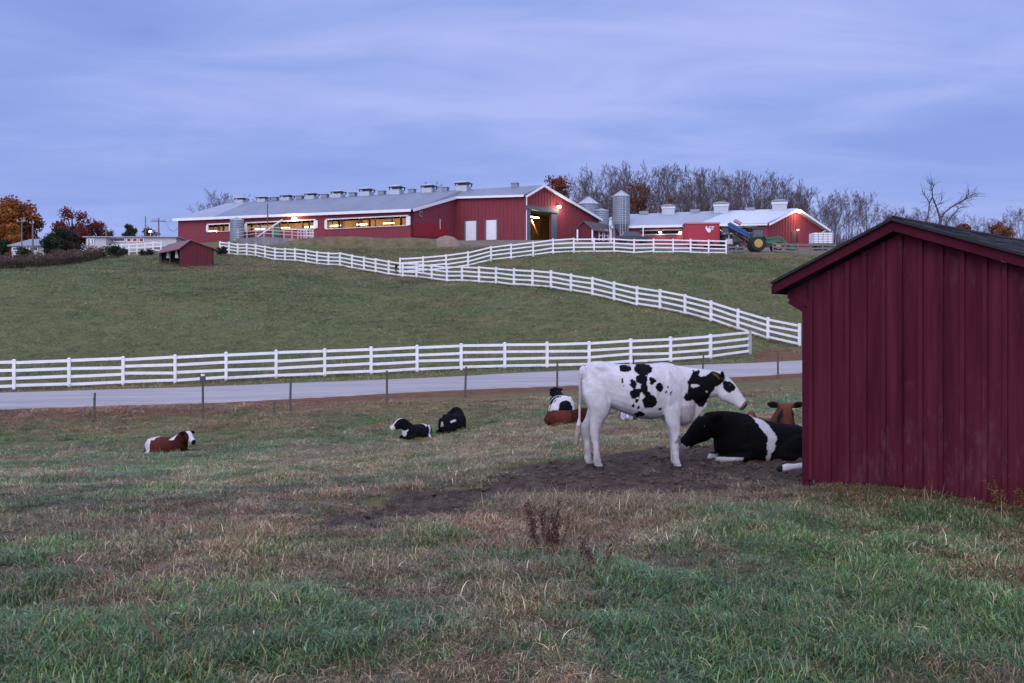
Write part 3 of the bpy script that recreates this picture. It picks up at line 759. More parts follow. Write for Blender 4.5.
for px, yt, w in [(241.5, 197.3, 11.5), (263.5, 196.5, 12), (287.5, 194.6, 12.5), (312, 192.6, 12.5), (338.5, 190.5, 13), (367, 187.6, 13.5), (397, 185, 14), (429, 184.2, 14.5), (463.5, 181.2, 15.5)]:
    ventilator(px, yt, w)
for px in (275, 300, 325, 353, 382, 412, 445, 515):
    s = hit(R0, U, px); q = R0 + U * s; z = zR0 + (zE - zR0) * s / sR; w = 6.5 * q.y / F
    bx = MB().box((q.x, q.y, z + .2), (w, w * .8, .55), -a20); bx.box((q.x, q.y, z + .5), (w * 1.15, w, .08), -a20); local(bx, barn).build('ridge_box', M['galvanised'], barn)
pp = MB(); c = A0 + U * hit(A0, U, 270.5) - V * .7; pp.tube([(c.x, c.y, gz(c.x, c.y) - .3), (c.x, c.y, zz(203.5, c.y))], .075, 6); local(pp, barn).build('vent_pipe', M['dark_metal'], barn)

# ---- small gabled porch at the corner of the big barn
dP = 139.0
pc = empty('milk_house', tuple(P3(xy(584, dP), gz(*xy(584, dP).xy)))); tag(pc, 'small dark red gabled lean-to with white door frames at the big barn corner', 'outbuilding')
G0, G1 = xy(577.2, dP), xy(592.5, dP - .6); G2 = xy(615.5, dP + 3.5)
zg = gz(G0.x, G0.y) - .6
ze, zp = zz(230, dP), zz(221.5, dP)
mb, *_ = wall_mb(G0, G1, zg, [(0, ze), ((G1 - G0).length * .5, zp), ((G1 - G0).length, ze)], th=.2); local(mb, pc).build('front_wall', M['barn_dark_red'], pc)
mb, uu, nn, LL = wall_mb(G1, G2, zg, [(0, ze), ((G2 - G1).length, ze)], th=.2); local(mb, pc).build('side_wall', M['barn_dark_red'], pc)
gm = (G0 + G1) / 2; rr = MB(); dirr = (G2 - G1).normalized()
sheet(rr, [P3(G1 - nn * .35 - dirr * .2, ze - .1), P3(G2 - nn * .35, ze - .1), P3(G2 + (gm - G1), zp), P3(gm - dirr * .35, zp + .05)], .12)
sheet(rr, [P3(gm - dirr * .35, zp + .05), P3(G2 + (gm - G1), zp), P3(G2 + (G0 - G1), ze), P3(G0 - dirr * .3 - Vector((.3, 0, 0)), ze - .1)], .12)
local(rr, pc).build('roof', material('porch_roof', (.085, .075, .085), .8, .2, 3), pc)
for x in (577.4, 592.3): 
    q = xy(x, dP - .75); local(MB().box((q.x, q.y, (zg + ze) / 2 + .2), (.2, .2, ze - zg - .4)), pc).build('corner_post', M['white_paint'], pc)
for x in (600.5, 605.8):
    q = G1 + dirr * hit(G1, dirr, x) - nn * .08; zt, zb_ = zz(230.2, q.y), zz(241, q.y); fr = MB(); rz = math.atan2(dirr.y, dirr.x)
    for off in (-.42, .42): fr.box((q.x + dirr.x * off, q.y + dirr.y * off, (zt + zb_) / 2), (.13, .1, zt - zb_), rz)
    fr.box((q.x, q.y, zt), (.95, .1, .14), rz); fr.box((q.x, q.y, zt - .75), (.8, .08, .08), rz)
    f = local(fr, pc).build('door_frame', M['white_paint'], pc)
    local(MB().box((q.x + nn.x * .03, q.y + nn.y * .03, (zt + zb_) / 2), (.74, .04, zt - zb_ - .1), rz), pc).build('door_pane', M['glass'], f)

# ---- grain bins
def grain_bin(px, d, rpx, ypeak, yeave, ybot, ybase, label, hopper=False):
    k = d / F; r = rpx * k; q = xy(px, d); z0 = gz(q.x, q.y)
    root = empty('grain_bin', (q.x, q.y, z0)); tag(root, label, 'grain bin', 'galvanised grain bins beside the barns')
    zp, ze_, zb_ = zz(ypeak, d) - z0, zz(yeave, d) - z0, zz(ybot, d) - z0
    mb = MB(); prof = []; n = max(4, int((ze_ - zb_) / .28))
    for i in range(n * 2 + 1): prof.append((r + (.035 if i % 2 else 0), zb_ + (ze_ - zb_) * i / (n * 2)))
    mb.lathe(prof, (0, 0, 0), 28); mb.build('cylinder', M['galvanised'], root, smooth=False)
    mb = MB().lathe([(r * 1.06, ze_ - .06), (r * 1.06, ze_), (r * .16, zp - .12), (r * .16, zp), (.01, zp)], (0, 0, 0), 28)
    for k2 in range(12):
        a = k2 * math.pi / 6; mb.bar((math.cos(a) * r * 1.04, math.sin(a) * r * 1.04, ze_ + .04), (math.cos(a) * r * .18, math.sin(a) * r * .18, zp - .08), .05, .05)
    mb.build('cone_roof', M['galv_light'], root)
    if hopper:
        MB().lathe([(r, zb_ - .001), (r * .98, zb_ - .25), (.25, zb_ - 1.5), (.25, zb_ - 1.9)], (0, 0, 0), 24).build('hopper', M['galvanised'], root)
        for k2 in range(6):
            a = k2 * math.pi / 3 + .3; MB().box((math.cos(a) * r * .95, math.sin(a) * r * .95, zb_ / 2 - .1), (.22, .14, zb_ + .5), a).build('leg', M['galvanised'], root)
        ld = MB()
        for s in (-.22, .22): ld.bar((s + r * .2, -r - .16, .3), (s + r * .2, -r - .16, ze_), .05, .05)
        for z in np.arange(.5, ze_, .4): ld.bar((-.22 + r * .2, -r - .16, z), (.22 + r * .2, -r - .16, z), .03, .03)
        ld.build('ladder', M['steel'], root)
    return root
grain_bin(621.3, 140, 8.4, 190.5, 196.5, 223, 241, 'tall galvanised hopper bin on legs between the two red barns', True)
grain_bin(588.5, 160, 10.5, 196.8, 204.5, 242, 242, 'galvanised grain bin with pale cone roof behind the big barn gable')
grain_bin(601.5, 152, 7.2, 208.4, 211.0, 242, 242, 'low wide galvanised bin tucked behind the big barn gable')
rt = grain_bin(236.8, 136.5, 6.6, 217.3, 220.2, 242, 242, 'squat galvanised feed bin standing before the long barn windows')
# white silo pipe between the bins
q = xy(611, 141); z = gz(q.x, q.y); tb = empty('feed_pipe', (q.x, q.y, z)); tag(tb, 'white upright feed pipe beside the tall hopper bin', 'pipe')
MB().tube([(0, 0, -.2), (0, 0, zz(219, 141) - z)], .27, 10).build('tube', M['white_paint'], tb); MB().lathe([(.34, zz(220, 141) - z), (.34, zz(218.5, 141) - z), (.1, zz(217, 141) - z)], (0, 0, 0), 12).build('cap', M['galv_light'], tb)

# ---- the right-hand red barn
a14 = math.radians(13); U2 = Vector((math.cos(a14), -math.sin(a14), 0)); V2 = Vector((math.sin(a14), math.cos(a14), 0))
K = xy(767.3, 136.0); LK = -hit(K, U2, 612.0); K0 = K - U2 * LK
zK0, zK = zz(226.6, K0.y), zz(223.3, K.y)
g2 = Vector((math.cos(math.radians(38)), math.sin(math.radians(38)), 0)); nk = Vector((-g2.y, g2.x, 0))
sP = hit(K, g2, 794.7); PK = K + g2 * sP; sQ = hit(K, g2, 824.5); Q = K + g2 * sQ
zP, zQ = zz(208.8, PK.y), zz(229.3, Q.y)
barn2 = empty('heifer_barn', (K.x, K.y, gz(K.x, K.y))); tag(barn2, 'smaller red barn with white roof and lit gable lamp behind the tractor', 'barn')
zb2 = min(gz(K.x, K.y), gz(K0.x, K0.y)) - .8
w2 = []
for x0, x1, yt, yb in [(641, 682, 230.6, 234.2), (716, 757, 227.5, 233.0)]:
    s0, s1 = hit(K0, U2, x0), hit(K0, U2, x1); d = (K0 + U2 * (s0 + s1) * .5).y; w2.append((s0, s1, zz(yb, d), zz(yt, d)))
mb, *_ = wall_mb(K0, K, zb2, [(0, zK0 - .1), (LK, zK - .1)], w2, th=.3); local(mb, barn2).build('long_wall', M['barn_red'], barn2)
for w in w2:
    c0, c1 = K0 + U2 * w[0], K0 + U2 * w[1]; fr = MB()
    for z in (w[2] - .05, w[3] + .06): fr.bar(P3(c0 - V2 * .05, z), P3(c1 - V2 * .05, z), .12, .14)
    f = local(fr, barn2).build('window_frame', M['roof_grey_light'], barn2)
iw = MB().bar(P3(K0 + V2 * 6, zb2 + 2.2), P3(K + V2 * 6, zb2 + 2.2), .2, 4.4); local(iw, barn2).build('inside_wall', M['inside_wood'], barn2)
topk = [(0, zK - .1), (sP, zP - .15), (sQ, zQ - .1)]
mb, *_ = wall_mb(K, Q, zb2, topk, th=.3); local(mb, barn2).build('gable_wall', M['barn_red'], barn2)
local(battens(K, g2, nk, sQ, zb2 + .8, topk, .62, .08, .05), barn2).build('battens', M['barn_red'], barn2)
c = K + g2 * hit(K, g2, 793.2) - nk * .06; zt = zz(231.5, c.y); dr = MB().box((c.x, c.y, (zt + zb2 + .6) / 2), (1.0, .1, zt - zb2 - .6), math.radians(38))
d_ = local(dr, barn2).build('side_door', M['dark_wood'], barn2)
c2 = c + g2 * .78 - nk * .05; local(MB().box((c2.x, c2.y, (zt + zb2 + .6) / 2 + .1), (.16, .12, zt - zb2 - .5), math.radians(38)), barn2).build('door_frame', M['barn_dark_red'], d_)
dpx = MB()
c = K + g2 * (sQ - .9) - nk * .3; dpx.tube([(c.x, c.y, zb2 + .8), (c.x, c.y, zz(232.2, c.y)), (Q.x - nk.x * .3, Q.y - nk.y * .3, zz(230.3, Q.y))], .1, 6); local(dpx, barn2).build('downspout', M['white_paint'], barn2)
RK0 = PK - U2 * (-hit(PK, U2, 618.0)); zRK0 = zz(214.6, RK0.y); sRK = (PK - RK0).length
rf = MB(); sp = hit(K0, U2, 698); rp = hit(RK0, U2, 729); KA = K0 + U2 * sp; RA = RK0 + U2 * rp
zKA = zK0 + (zK - zK0) * sp / LK; zRA = zRK0 + (zP - zRK0) * rp / sRK
sheet(rf, [P3(K0 - V2 * .5 - U2 * .4, zK0), P3(KA - V2 * .5, zKA), P3(RA, zRA), P3(RK0 - U2 * .4, zRK0)])
local(rf, barn2).build('roof', M['roof_grey_light'], barn2)
rf = MB(); sheet(rf, [P3(KA - V2 * .5, zKA + .02), P3(K - V2 * .5 - g2 * .2, zK + .02), P3(PK - nk * .6, zP + .02), P3(RA, zRA + .02)])
sheet(rf, [P3(PK - nk * .6, zP + .02), P3(Q - nk * .6 + g2 * .5, zQ - .1), P3(Q + V2 * 4, zQ - .2), P3(RK0 + V2 * 10, zRK0 - 3.2), P3(RK0, zRK0)])
o = local(rf, barn2).build('roof_end_bay', M['roof_white'], barn2); o['label'] = 'whiter newer roof over the gable end'
tr = MB(); tr.bar(P3(K0 - V2 * .55, zK0 - .16), P3(K - V2 * .55, zK - .16), .1, .34); tr.bar(P3(K - nk * .65 - g2 * .4, zK - .25), P3(PK - nk * .65, zP - .14), .1, .3); tr.bar(P3(PK - nk * .65, zP - .14), P3(Q - nk * .65 + g2 * .5, zQ - .24), .1, .3)
local(tr, barn2).build('fascia', M['white_paint'], barn2)
for px, yt, yb, w in [(668.7, 204.3, 214, 13.5), (721.2, 201.8, 213, 15.5), (779.3, 199.3, 210, 15.5)]:
    s = hit(RK0, U2, px); q = RK0 + U2 * s; z = zRK0 + (zP - zRK0) * s / sRK; w = w * q.y / F; h = zz(yt, q.y) - z
    b = local(MB().box((q.x, q.y, z + h * .1), (w * .9, w * .9, h * .8), -a14), barn2).build('cupola', M['galv_light'], barn2)
    local(MB().box((q.x, q.y, z + h * .58), (w, w, h * .26), -a14), barn2).build('cupola_louvre', M['white_paint'], b)
    ring = lambda r, zq: [Vector((q.x, q.y, zq)) + U2 * a_ * r + V2 * b_ * r for a_, b_ in ((-1, -1), (1, -1), (1, 1), (-1, 1))]
    local(MB().hexa(ring(w * .62, z + h * .72), ring(w * .16, z + h)), barn2).build('cupola_cap', M['galvanised'], b)
for px in (644, 695, 750):
    s = hit(RK0, U2, px); q = RK0 + U2 * s; z = zRK0 + (zP - zRK0) * s / sRK
    local(MB().box((q.x, q.y, z + .1), (1.3, .9, .5), -a14), barn2).build('ridge_box', M['galvanised'], barn2)
def wall_lamp(root, p, z, out, power, col, mat='lamp_white', r=.2):
    f = local(MB().lathe([(.06, r * 1.2), (r * .8, r), (r, .0)], (p.x, p.y, z), 10).bar(P3(p, z + r), P3(p - out * .5, z + r), .05, .05), root).build('wall_lamp', M['dark_metal'], root)
    local(MB().lathe([(.04, r * .4), (r * 1.05, .0), (r * 1.05, -r * .6), (r * .4, -r * 1.2)], (p.x, p.y, z), 10), root).build('bulb', M[mat], f)
    lamp(P3(p + out * .25, z - r), power, col, .15, parent=root)
wall_lamp(barn2, PK - nk * .75, zz(211.0, PK.y), -nk, 260, (1, .62, .30), 'lamp_white', .27)
for px, y in ((660.4, 231.8), (680.2, 232.0), (722, 230.0), (744.2, 230.8)):
    q = K0 + U2 * hit(K0, U2, px) - V2 * .35; wall_lamp(barn2, q, zz(y, q.y), -V2, 22, (1, .80, .55), 'lamp_white', .16)
q = K0 + U2 * hit(K0, U2, 643.5) - V2 * .6; pp = MB().tube([(q.x, q.y, zb2), (q.x, q.y, zz(226, q.y))], .09, 6); local(pp, barn2).build('downspout', M['white_paint'], barn2)
c = K + g2 * hit(K, g2, 795.5) - nk * .4; wall_lamp(barn2, c, zz(229.6, c.y), -nk, 25, (1, .8, .6), 'lamp_warm', .12)

# ---- small run-in shed on the hill
dS = 92.0
S0, S1 = xy(180.0, dS), xy(213.6, dS + 1.2); back_dir = Vector((-.62, .78, 0)).normalized()
shed = empty('small_shed', tuple(P3(S0, gz(S0.x, S0.y)))); tag(shed, 'small dark red run-in shed with open front standing alone on the hill field', 'shed')
LS = (S1 - S0).length; zs0 = gz(S0.x, S0.y) - .3; zse, zsp = zz(247.6, dS), zz(239.7, dS)
spk = hit(S0, (S1 - S0).normalized(), 189.8)
mb, us, ns_, _ = wall_mb(S0, S1, zs0, [(0, zse), (spk, zsp), (LS, zz(247.3, dS + 1.2))], th=.12); local(mb, shed).build('gable_wall', M['shed_red_far'] if 'shed_red_far' in M else M['barn_dark_red'], shed)
local(battens(S0, us, ns_, LS, zs0 + .3, [(0, zse), (spk, zsp), (LS, zz(247.3, dS + 1.2))], .3, .04, .03), shed).build('battens', M['barn_dark_red'], shed)
LB = hit(S0, back_dir, 159.5); T0 = S0 + back_dir * LB; T1 = S1 + back_dir * LB
mb, *_ = wall_mb(T0, T1, zs0, [(0, zse), (spk, zsp), (LS, zse)], th=.12); local(mb, shed).build('rear_gable_wall', M['rubber'], shed)  # near-black colour puts the shade of the interior into this wall
mb, *_ = wall_mb(S1, T1, zs0, [(0, zse), (LB, zse)], th=.12); local(mb, shed).build('long_wall', M['rubber'], shed)  # near-black too, interior shade given as wall colour
for f_ in (.02, .52, .98):
    pm = MB(); q = S0 + back_dir * (LB * f_) + us * .1; pm.box((q.x, q.y, (zs0 + zse) / 2), (.14, .14, zse - zs0)); local(pm, shed).build('front_post', M['dark_wood'], shed)
for x in (164.2, 172.8):
    q = S0 + back_dir * hit(S0, back_dir, x) + us * .3; z1, z0_ = zz(249.5, q.y), zz(258, q.y)
    local(MB().hexa([P3(q - us * .1, z0_), P3(q + us * .22, z0_), P3(q + us * .22 + ns_ * .05, z0_), P3(q - us * .1 + ns_ * .05, z0_)], [P3(q - us * .04, z1), P3(q + us * .06, z1), P3(q + us * .06 + ns_ * .05, z1), P3(q - us * .04 + ns_ * .05, z1)]), shed).build('light_gap', M['white_paint'], shed)  # white slivers stand in for light showing through gaps
rf = MB(); Sp, Tp = S0 + us * spk, T0 + us * spk
fo_ = -us * .22; sl = (zsp - zse) / spk
sheet(rf, [P3(S0 + fo_ - back_dir * .25, zse - sl * .22 + .06), P3(Sp - back_dir * .25, zsp + .04), P3(Tp + back_dir * .3, zsp + .04), P3(T0 + fo_ + back_dir * .3, zse - sl * .22 + .06)], .08)
sheet(rf, [P3(Sp - back_dir * .25, zsp + .04), P3(S1 + us * .3 - back_dir * .25, zse - .05), P3(T1 + us * .3 + back_dir * .3, zse - .05), P3(Tp + back_dir * .3, zsp + .04)], .08)
local(rf, shed).build('roof', material('small_shed_roof', (.20, .085, .105), .55, .12, 1.5, .35), shed)

# ---- the big red shed on the right
TH = math.radians(47); dW = 11.7
wv = Vector((math.cos(TH), -math.sin(TH), 0)); rv = Vector((math.sin(TH), math.cos(TH), 0))   # along the gable wall; along the ridge, away
W0 = xy(804, dW)
def wz(px, py): 
    s = hit(W0, wv, px); q = W0 + wv * s; return s, zz(py, q.y)
Wf = W0 - rv * .165
def wz(px, py):
    s = hit(Wf, wv, px); q = Wf + wv * s; return s, zz(py, q.y)
s_pk, z_pk = wz(893, 218.5); s_lf, z_lf = wz(772.5, 282.5); s_rt, z_rt = wz(1024, 253.5)
slR = (z_pk - z_rt) / (s_rt - s_pk); slL = (z_pk - z_lf) / (s_pk - s_lf)
s_end = 3.7; DEP = 3.6
big_shed = empty('run_in_shed', (W0.x, W0.y, gz(W0.x, W0.y))); tag(big_shed, 'big dark red board and batten shed with black shingle roof beside the lying cow', 'shed')
zw0 = min(gz(W0.x, W0.y), gz((W0 + wv * s_end).x, (W0 + wv * s_end).y)) - .15
roofz = lambda s: z_pk - .03 - (slL * (s_pk - s) if s < s_pk else slR * (s - s_pk))
_, z_br = wz(804, 309)
def shed_gable(off, mat, name, parent):
    o0 = W0 + rv * off; th = .03; pts = []
    s_b = (s_lf + .10)
    prof = [(0, zw0), (s_end, zw0), (s_end, roofz(s_end) - .12), (s_pk, roofz(s_pk) - .12), (s_b, roofz(s_b) - .12), (s_b, roofz(s_b) - .2), (0, z_br)]
    P = [P3(o0 + wv * s, z) for s, z in prof]
    return MB().hexa([p + rv * th for p in P], P)
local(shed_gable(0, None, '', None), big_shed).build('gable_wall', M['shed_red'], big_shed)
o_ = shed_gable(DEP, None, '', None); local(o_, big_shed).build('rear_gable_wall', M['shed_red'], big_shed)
bt = MB(); bp_px = [812, 830.5, 848.5, 866, 884.5, 901.5, 921.5, 942, 963.5, 986, 1006, 1029, 1053]
zbot = zz(478, dW)
for i, px in enumerate(bp_px):
    s = hit(W0, wv, px)
    if s > s_end - .05: continue
    c = W0 + wv * s - rv * .018
    zb_ = gz(c.x, c.y) + .03; zt = roofz(s) - .13
    bt.box((c.x, c.y, (zb_ + zt) / 2), (.045, .036, zt - zb_), -TH)
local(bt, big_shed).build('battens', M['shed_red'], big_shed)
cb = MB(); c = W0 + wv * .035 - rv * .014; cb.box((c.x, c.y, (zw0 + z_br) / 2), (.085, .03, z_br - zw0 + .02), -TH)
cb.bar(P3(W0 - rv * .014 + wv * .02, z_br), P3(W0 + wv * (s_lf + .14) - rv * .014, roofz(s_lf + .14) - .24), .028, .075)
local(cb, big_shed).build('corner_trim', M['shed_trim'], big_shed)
mb = MB(); q0 = W0 + wv * s_end; mb.bar(P3(q0, (zw0 + roofz(s_end)) / 2 - .1), P3(q0 + rv * DEP, (zw0 + roofz(s_end)) / 2 - .1), .04, roofz(s_end) - zw0 - .2); local(mb, big_shed).build('back_wall', M['shed_red'], big_shed)
for f_ in (.03, .5, .985):
    fp = MB(); q = W0 + rv * (DEP * f_) + wv * .06; fp.box((q.x, q.y, (zw0 + z_br) / 2 + .1), (.1, .1, z_br - zw0 + .3), -TH); local(fp, big_shed).build('front_post', M['dark_wood'], big_shed)
fp = MB(); fp.bar(P3(W0 + wv * .06, z_br + .22), P3(W0 + wv * .06 + rv * DEP, z_br + .22), .06, .2)
local(fp, big_shed).build('front_beam', M['dark_wood'], big_shed)
M['shingle'] = bpy.data.materials.new('shingle'); M['shingle'].use_nodes = True
def shingle_mat():
    m = M['shingle']; N = m.node_tree.nodes; Lk = m.node_tree.links; b = N['Principled BSDF']; b.inputs['Roughness'].default_value = .9; b.inputs['Specular IOR Level'].default_value = .12
    at_ = N.new('ShaderNodeAttribute'); at_.attribute_name = 'tone'
    no = N.new('ShaderNodeTexNoise'); no.inputs['Scale'].default_value = 60; no.inputs['Detail'].default_value = 4
    tc = N.new('ShaderNodeTexCoord'); Lk.new(tc.outputs['Object'], no.inputs[0])
    ad = N.new('ShaderNodeMath'); ad.operation = 'MULTIPLY_ADD'; Lk.new(no.outputs[0], ad.inputs[0]); ad.inputs[1].default_value = .5; Lk.new(at_.outputs['Fac'], ad.inputs[2])
    rp = N.new('ShaderNodeValToRGB'); Lk.new(ad.outputs[0], rp.inputs[0]); rp.color_ramp.elements[0].color = (.012, .013, .017, 1); rp.color_ramp.elements[0].position = .2
    rp.color_ramp.elements[1].color = (.050, .052, .062, 1); rp.color_ramp.elements[1].position = 1.1; Lk.new(rp.outputs[0], b.inputs['Base Color'])
shingle_mat()
def shingles(s_a, s_b, name):
    """courses of overlapping tabs between ridge s_a and eave s_b, from the front overhang to the back"""
    mb = MB(); tone = []
    n = max(2, round(abs(s_b - s_a) / .145)); y0, y1 = -.16, DEP + .16
    for i in range(n):
        c0 = s_a + (s_b - s_a) * i / n; c1 = s_a + (s_b - s_a) * (i + 1) / n
        y = y0 - (.12 if i % 2 else 0)
        while y < y1:
            ya, yb = max(y, y0), min(y + .24 + random.uniform(-.02, .02), y1); y = yb if yb > y0 else y + .24
            if yb - ya < .01: continue
            lift = random.uniform(.010, .018)
            q = lambda s, yy, dz: P3(W0 + wv * s + rv * yy, roofz(s) + .03 + dz)
            top = [q(c0, ya + .003, .004), q(c0, yb - .003, .004), q(c1, yb - .003, lift), q(c1, ya + .003, lift)]
            bot = [p - Vector((0, 0, .02)) for p in top]
            mb.hexa(bot, top); tone += [random.random()] * 6
    o = local(mb, big_shed).build(name, M['shingle'], big_shed)
    a_ = o.data.attributes.new('tone', 'FLOAT', 'FACE'); a_.data.foreach_set('value', tone)
    return o
sk = MB(); sheet(sk, [P3(W0 + wv * s_lf - rv * .15, roofz(s_lf) + .015), P3(W0 + wv * s_pk - rv * .15, roofz(s_pk) + .015), P3(W0 + wv * s_pk + rv * (DEP + .15), roofz(s_pk) + .015), P3(W0 + wv * s_lf + rv * (DEP + .15), roofz(s_lf) + .015)], .05)
s_e2 = s_end + .3
sheet(sk, [P3(W0 + wv * s_pk - rv * .15, roofz(s_pk) + .015), P3(W0 + wv * s_e2 - rv * .15, roofz(s_e2) + .015), P3(W0 + wv * s_e2 + rv * (DEP + .15), roofz(s_e2) + .015), P3(W0 + wv * s_pk + rv * (DEP + .15), roofz(s_pk) + .015)], .05)
rfo = local(sk, big_shed).build('roof_deck', M['dark_wood'], big_shed)
shingles(s_pk, s_e2, 'roof_slope'); shingles(s_pk, s_lf, 'roof_slope')
fa = MB(); off = -rv * .165
for sa, sb in ((s_lf, s_pk), (s_pk, s_e2)):
    pa, pb = W0 + wv * sa + off, W0 + wv * sb + off
    lo = lambda s: roofz(s) - .105
    q = [P3(pa, lo(sa)), P3(pb, lo(sb)), P3(pb, roofz(sb) + .005), P3(pa, roofz(sa) + .005)]
    fa.hexa([p + rv * .03 for p in q], q)
local(fa, big_shed).build('fascia', M['shed_trim'], big_shed)
ef = MB(); q = W0 + wv * s_lf - rv * .165; ef.bar(P3(q, roofz(s_lf) - .055), P3(q + rv * (DEP + .32), roofz(s_lf) - .055), .03, .10); local(ef, big_shed).build('eave_board', M['shed_trim'], big_shed)
ev = MB()
for sa, sb in ((s_lf, s_pk), (s_pk, s_e2)):
    ev.bar(P3(W0 + wv * sa - rv * .185, roofz(sa) + .022), P3(W0 + wv * sb - rv * .185, roofz(sb) + .022), .05, .03)
local(ev, big_shed).build('drip_edge', M['rubber'], big_shed)
rcap = MB(); sheet(rcap, [P3(W0 + wv * (s_pk - .12) - rv * .17, roofz(s_pk - .12) + .055), P3(W0 + wv * s_pk - rv * .17, roofz(s_pk) + .062), P3(W0 + wv * s_pk + rv * (DEP + .17), roofz(s_pk) + .062), P3(W0 + wv * (s_pk - .12) + rv * (DEP + .17), roofz(s_pk - .12) + .055)], .02)
sheet(rcap, [P3(W0 + wv * s_pk - rv * .17, roofz(s_pk) + .062), P3(W0 + wv * (s_pk + .12) - rv * .17, roofz(s_pk + .12) + .055), P3(W0 + wv * (s_pk + .12) + rv * (DEP + .17), roofz(s_pk + .12) + .055), P3(W0 + wv * s_pk + rv * (DEP + .17), roofz(s_pk) + .062)], .02)
local(rcap, big_shed).build('ridge_cap', M['shingle'], big_shed)
# ------------------------------------------------------------------ cattle
def ring_loft(mb, secs, n=16):
    """secs: (centre, side vector*half width, up vector*half height[, power]) closed tube"""
    base = len(mb.v)
    for sct in secs:
        c, a, b = Vector(sct[0]), Vector(sct[1]), Vector(sct[2]); pw = sct[3] if len(sct) > 3 else 1.0
        for k in range(n):
            t = 2 * math.pi * k / n; ca, sa = math.cos(t), math.sin(t)
            ca = math.copysign(abs(ca)**pw, ca); sa = math.copysign(abs(sa)**pw, sa)
            mb.v.append(tuple(c + a * ca + b * sa))
    m = len(secs)
    for i in range(m - 1):
        for k in range(n):
            j = (k + 1) % n; mb.f.append((base + i * n + k, base + i * n + j, base + (i + 1) * n + j, base + (i + 1) * n + k))
    for i, flip in ((0, True), (m - 1, False)):
        c = len(mb.v); mb.v.append(tuple(Vector(secs[i][0])))
        for k in range(n):
            j = (k + 1) % n; a, b = base + i * n + k, base + i * n + j
            mb.f.append((c, b, a) if flip else (c, a, b))
def limb(mb, joints, n=12):
    """joints: (point, radius fore-aft, radius sideways) in the sagittal plane of the animal"""
    secs = []; P = [Vector(j[0]) for j in joints]
    for i, j in enumerate(joints):
        d = (P[min(i + 1, len(P) - 1)] - P[max(i - 1, 0)]).normalized()
        side = Vector((0, 1, 0)); side = (side - d * side.dot(d)).normalized(); fw = side.cross(d).normalized()
        secs.append((P[i], side * j[2], fw * j[1]))
    # densify with smooth interpolation
    out = []
    for i in range(len(secs) - 1):
        for t in (0, .34, .67):
            s = t * t * (3 - 2 * t) * .35 + t * .65
            out.append(tuple(Vector(secs[i][k]).lerp(Vector(secs[i + 1][k]), s) for k in range(3)))
    out.append(secs[-1]); ring_loft(mb, out, n)
def torso(mb, secs):
    """secs: x, ztop, zbot, half width[, y]"""
    S = []
    a = np.array([(s[0], s[1], s[2], s[3], s[4] if len(s) > 4 else 0.0) for s in secs])
    ms = [pchip_slopes(a[:, 0], a[:, k]) for k in range(1, 5)]
    for x in np.linspace(a[0, 0], a[-1, 0], 40):
        zt, zb, hw, y = [float(pchip(a[:, 0], a[:, k + 1], ms[k], np.array([x]))[0]) for k in range(4)]
        S.append(((x, y, (zt + zb) / 2), Vector((0, hw, 0)), Vector((0, 0, (zt - zb) / 2)), .9))
    ring_loft(mb, S, 24)
def head(mb, poll, fwd, up, scale=1.0, ears=True, ear_droop=.25):
    """skull from the poll (back of the head) along fwd; returns a frame"""
    fwd = Vector(fwd).normalized(); up = Vector(up); up = (up - fwd * up.dot(fwd)).normalized(); side = up.cross(fwd).normalized()   # side = animal's left
    k = scale; o = Vector(poll)
    S = []
    prof = [(-.03, .085, .070, .0), (.0, .125, .098, .0), (.06, .155, .112, -.008), (.14, .172, .112, -.030), (.20, .165, .112, -.036), (.28, .136, .090, -.032), (.36, .110, .074, -.030), (.43, .098, .072, -.032), (.49, .094, .082, -.036), (.53, .078, .074, -.040), (.548, .045, .045, -.043)]
    for t, hh, hw, off in prof: S.append((o + (fwd * t + up * off) * k, side * hw * k, up * hh * k, .88))
    ring_loft(mb, S, 18)
    for s in (-1, 1):   # brow and cheek
        c = o + (fwd * .155 + side * s * .082 + up * .052) * k
        ring_loft(mb, [(c - fwd * .055 * k, side * .008 * k, up * .008 * k), (c - fwd * .02 * k, side * .036 * k, up * .036 * k), (c + fwd * .02 * k, side * .034 * k, up * .034 * k), (c + fwd * .055 * k, side * .008 * k, up * .008 * k)], 10)
        if ears:
            b = o + (fwd * .015 + up * .075 + side * s * .085) * k
            ax = (side * s * 1.0 - fwd * .22 - up * ear_droop).normalized(); flat = (up + ax * .0); flat = (fwd * -.5 + up * .86); flat = (flat - ax * flat.dot(ax)).normalized(); thn = ax.cross(flat).normalized()
            E = []
            for t, w in ((0, .030), (.05, .052), (.11, .064), (.17, .050), (.215, .016)):
                E.append((b + ax * t * k, flat * w * k, thn * (.019 if t < .2 else .010) * k))
            ring_loft(mb, E, 10)
    return dict(o=o, fwd=fwd, up=up, side=side, k=k)
def neck(mb, a, b, ra, rb, mid=None, rm=None):
    """neck from shoulder section to the head; ra/rb = (half width, half height)"""
    a, b = Vector(a), Vector(b); mid = Vector(mid) if mid is not None else (a + b) / 2; rm = rm or ((ra[0] + rb[0]) / 2, (ra[1] + rb[1]) / 2)
    S = []
    for i in range(11):
        t = i / 10; p = a * (1 - t)**2 + mid * 2 * t * (1 - t) + b * t * t
        d = (-a * 2 * (1 - t) + mid * 2 * (1 - 2 * t) + b * 2 * t).normalized()
        side = Vector((0, 0, 1)).cross(d); side = side.normalized() if side.length > 1e-3 else Vector((0, 1, 0)); up = d.cross(side).normalized()
        w = [ra[k] * (1 - t)**2 + rm[k] * 2 * t * (1 - t) + rb[k] * t * t for k in range(2)]
        S.append((p, side * w[0], up * w[1]))
    ring_loft(mb, S, 16)
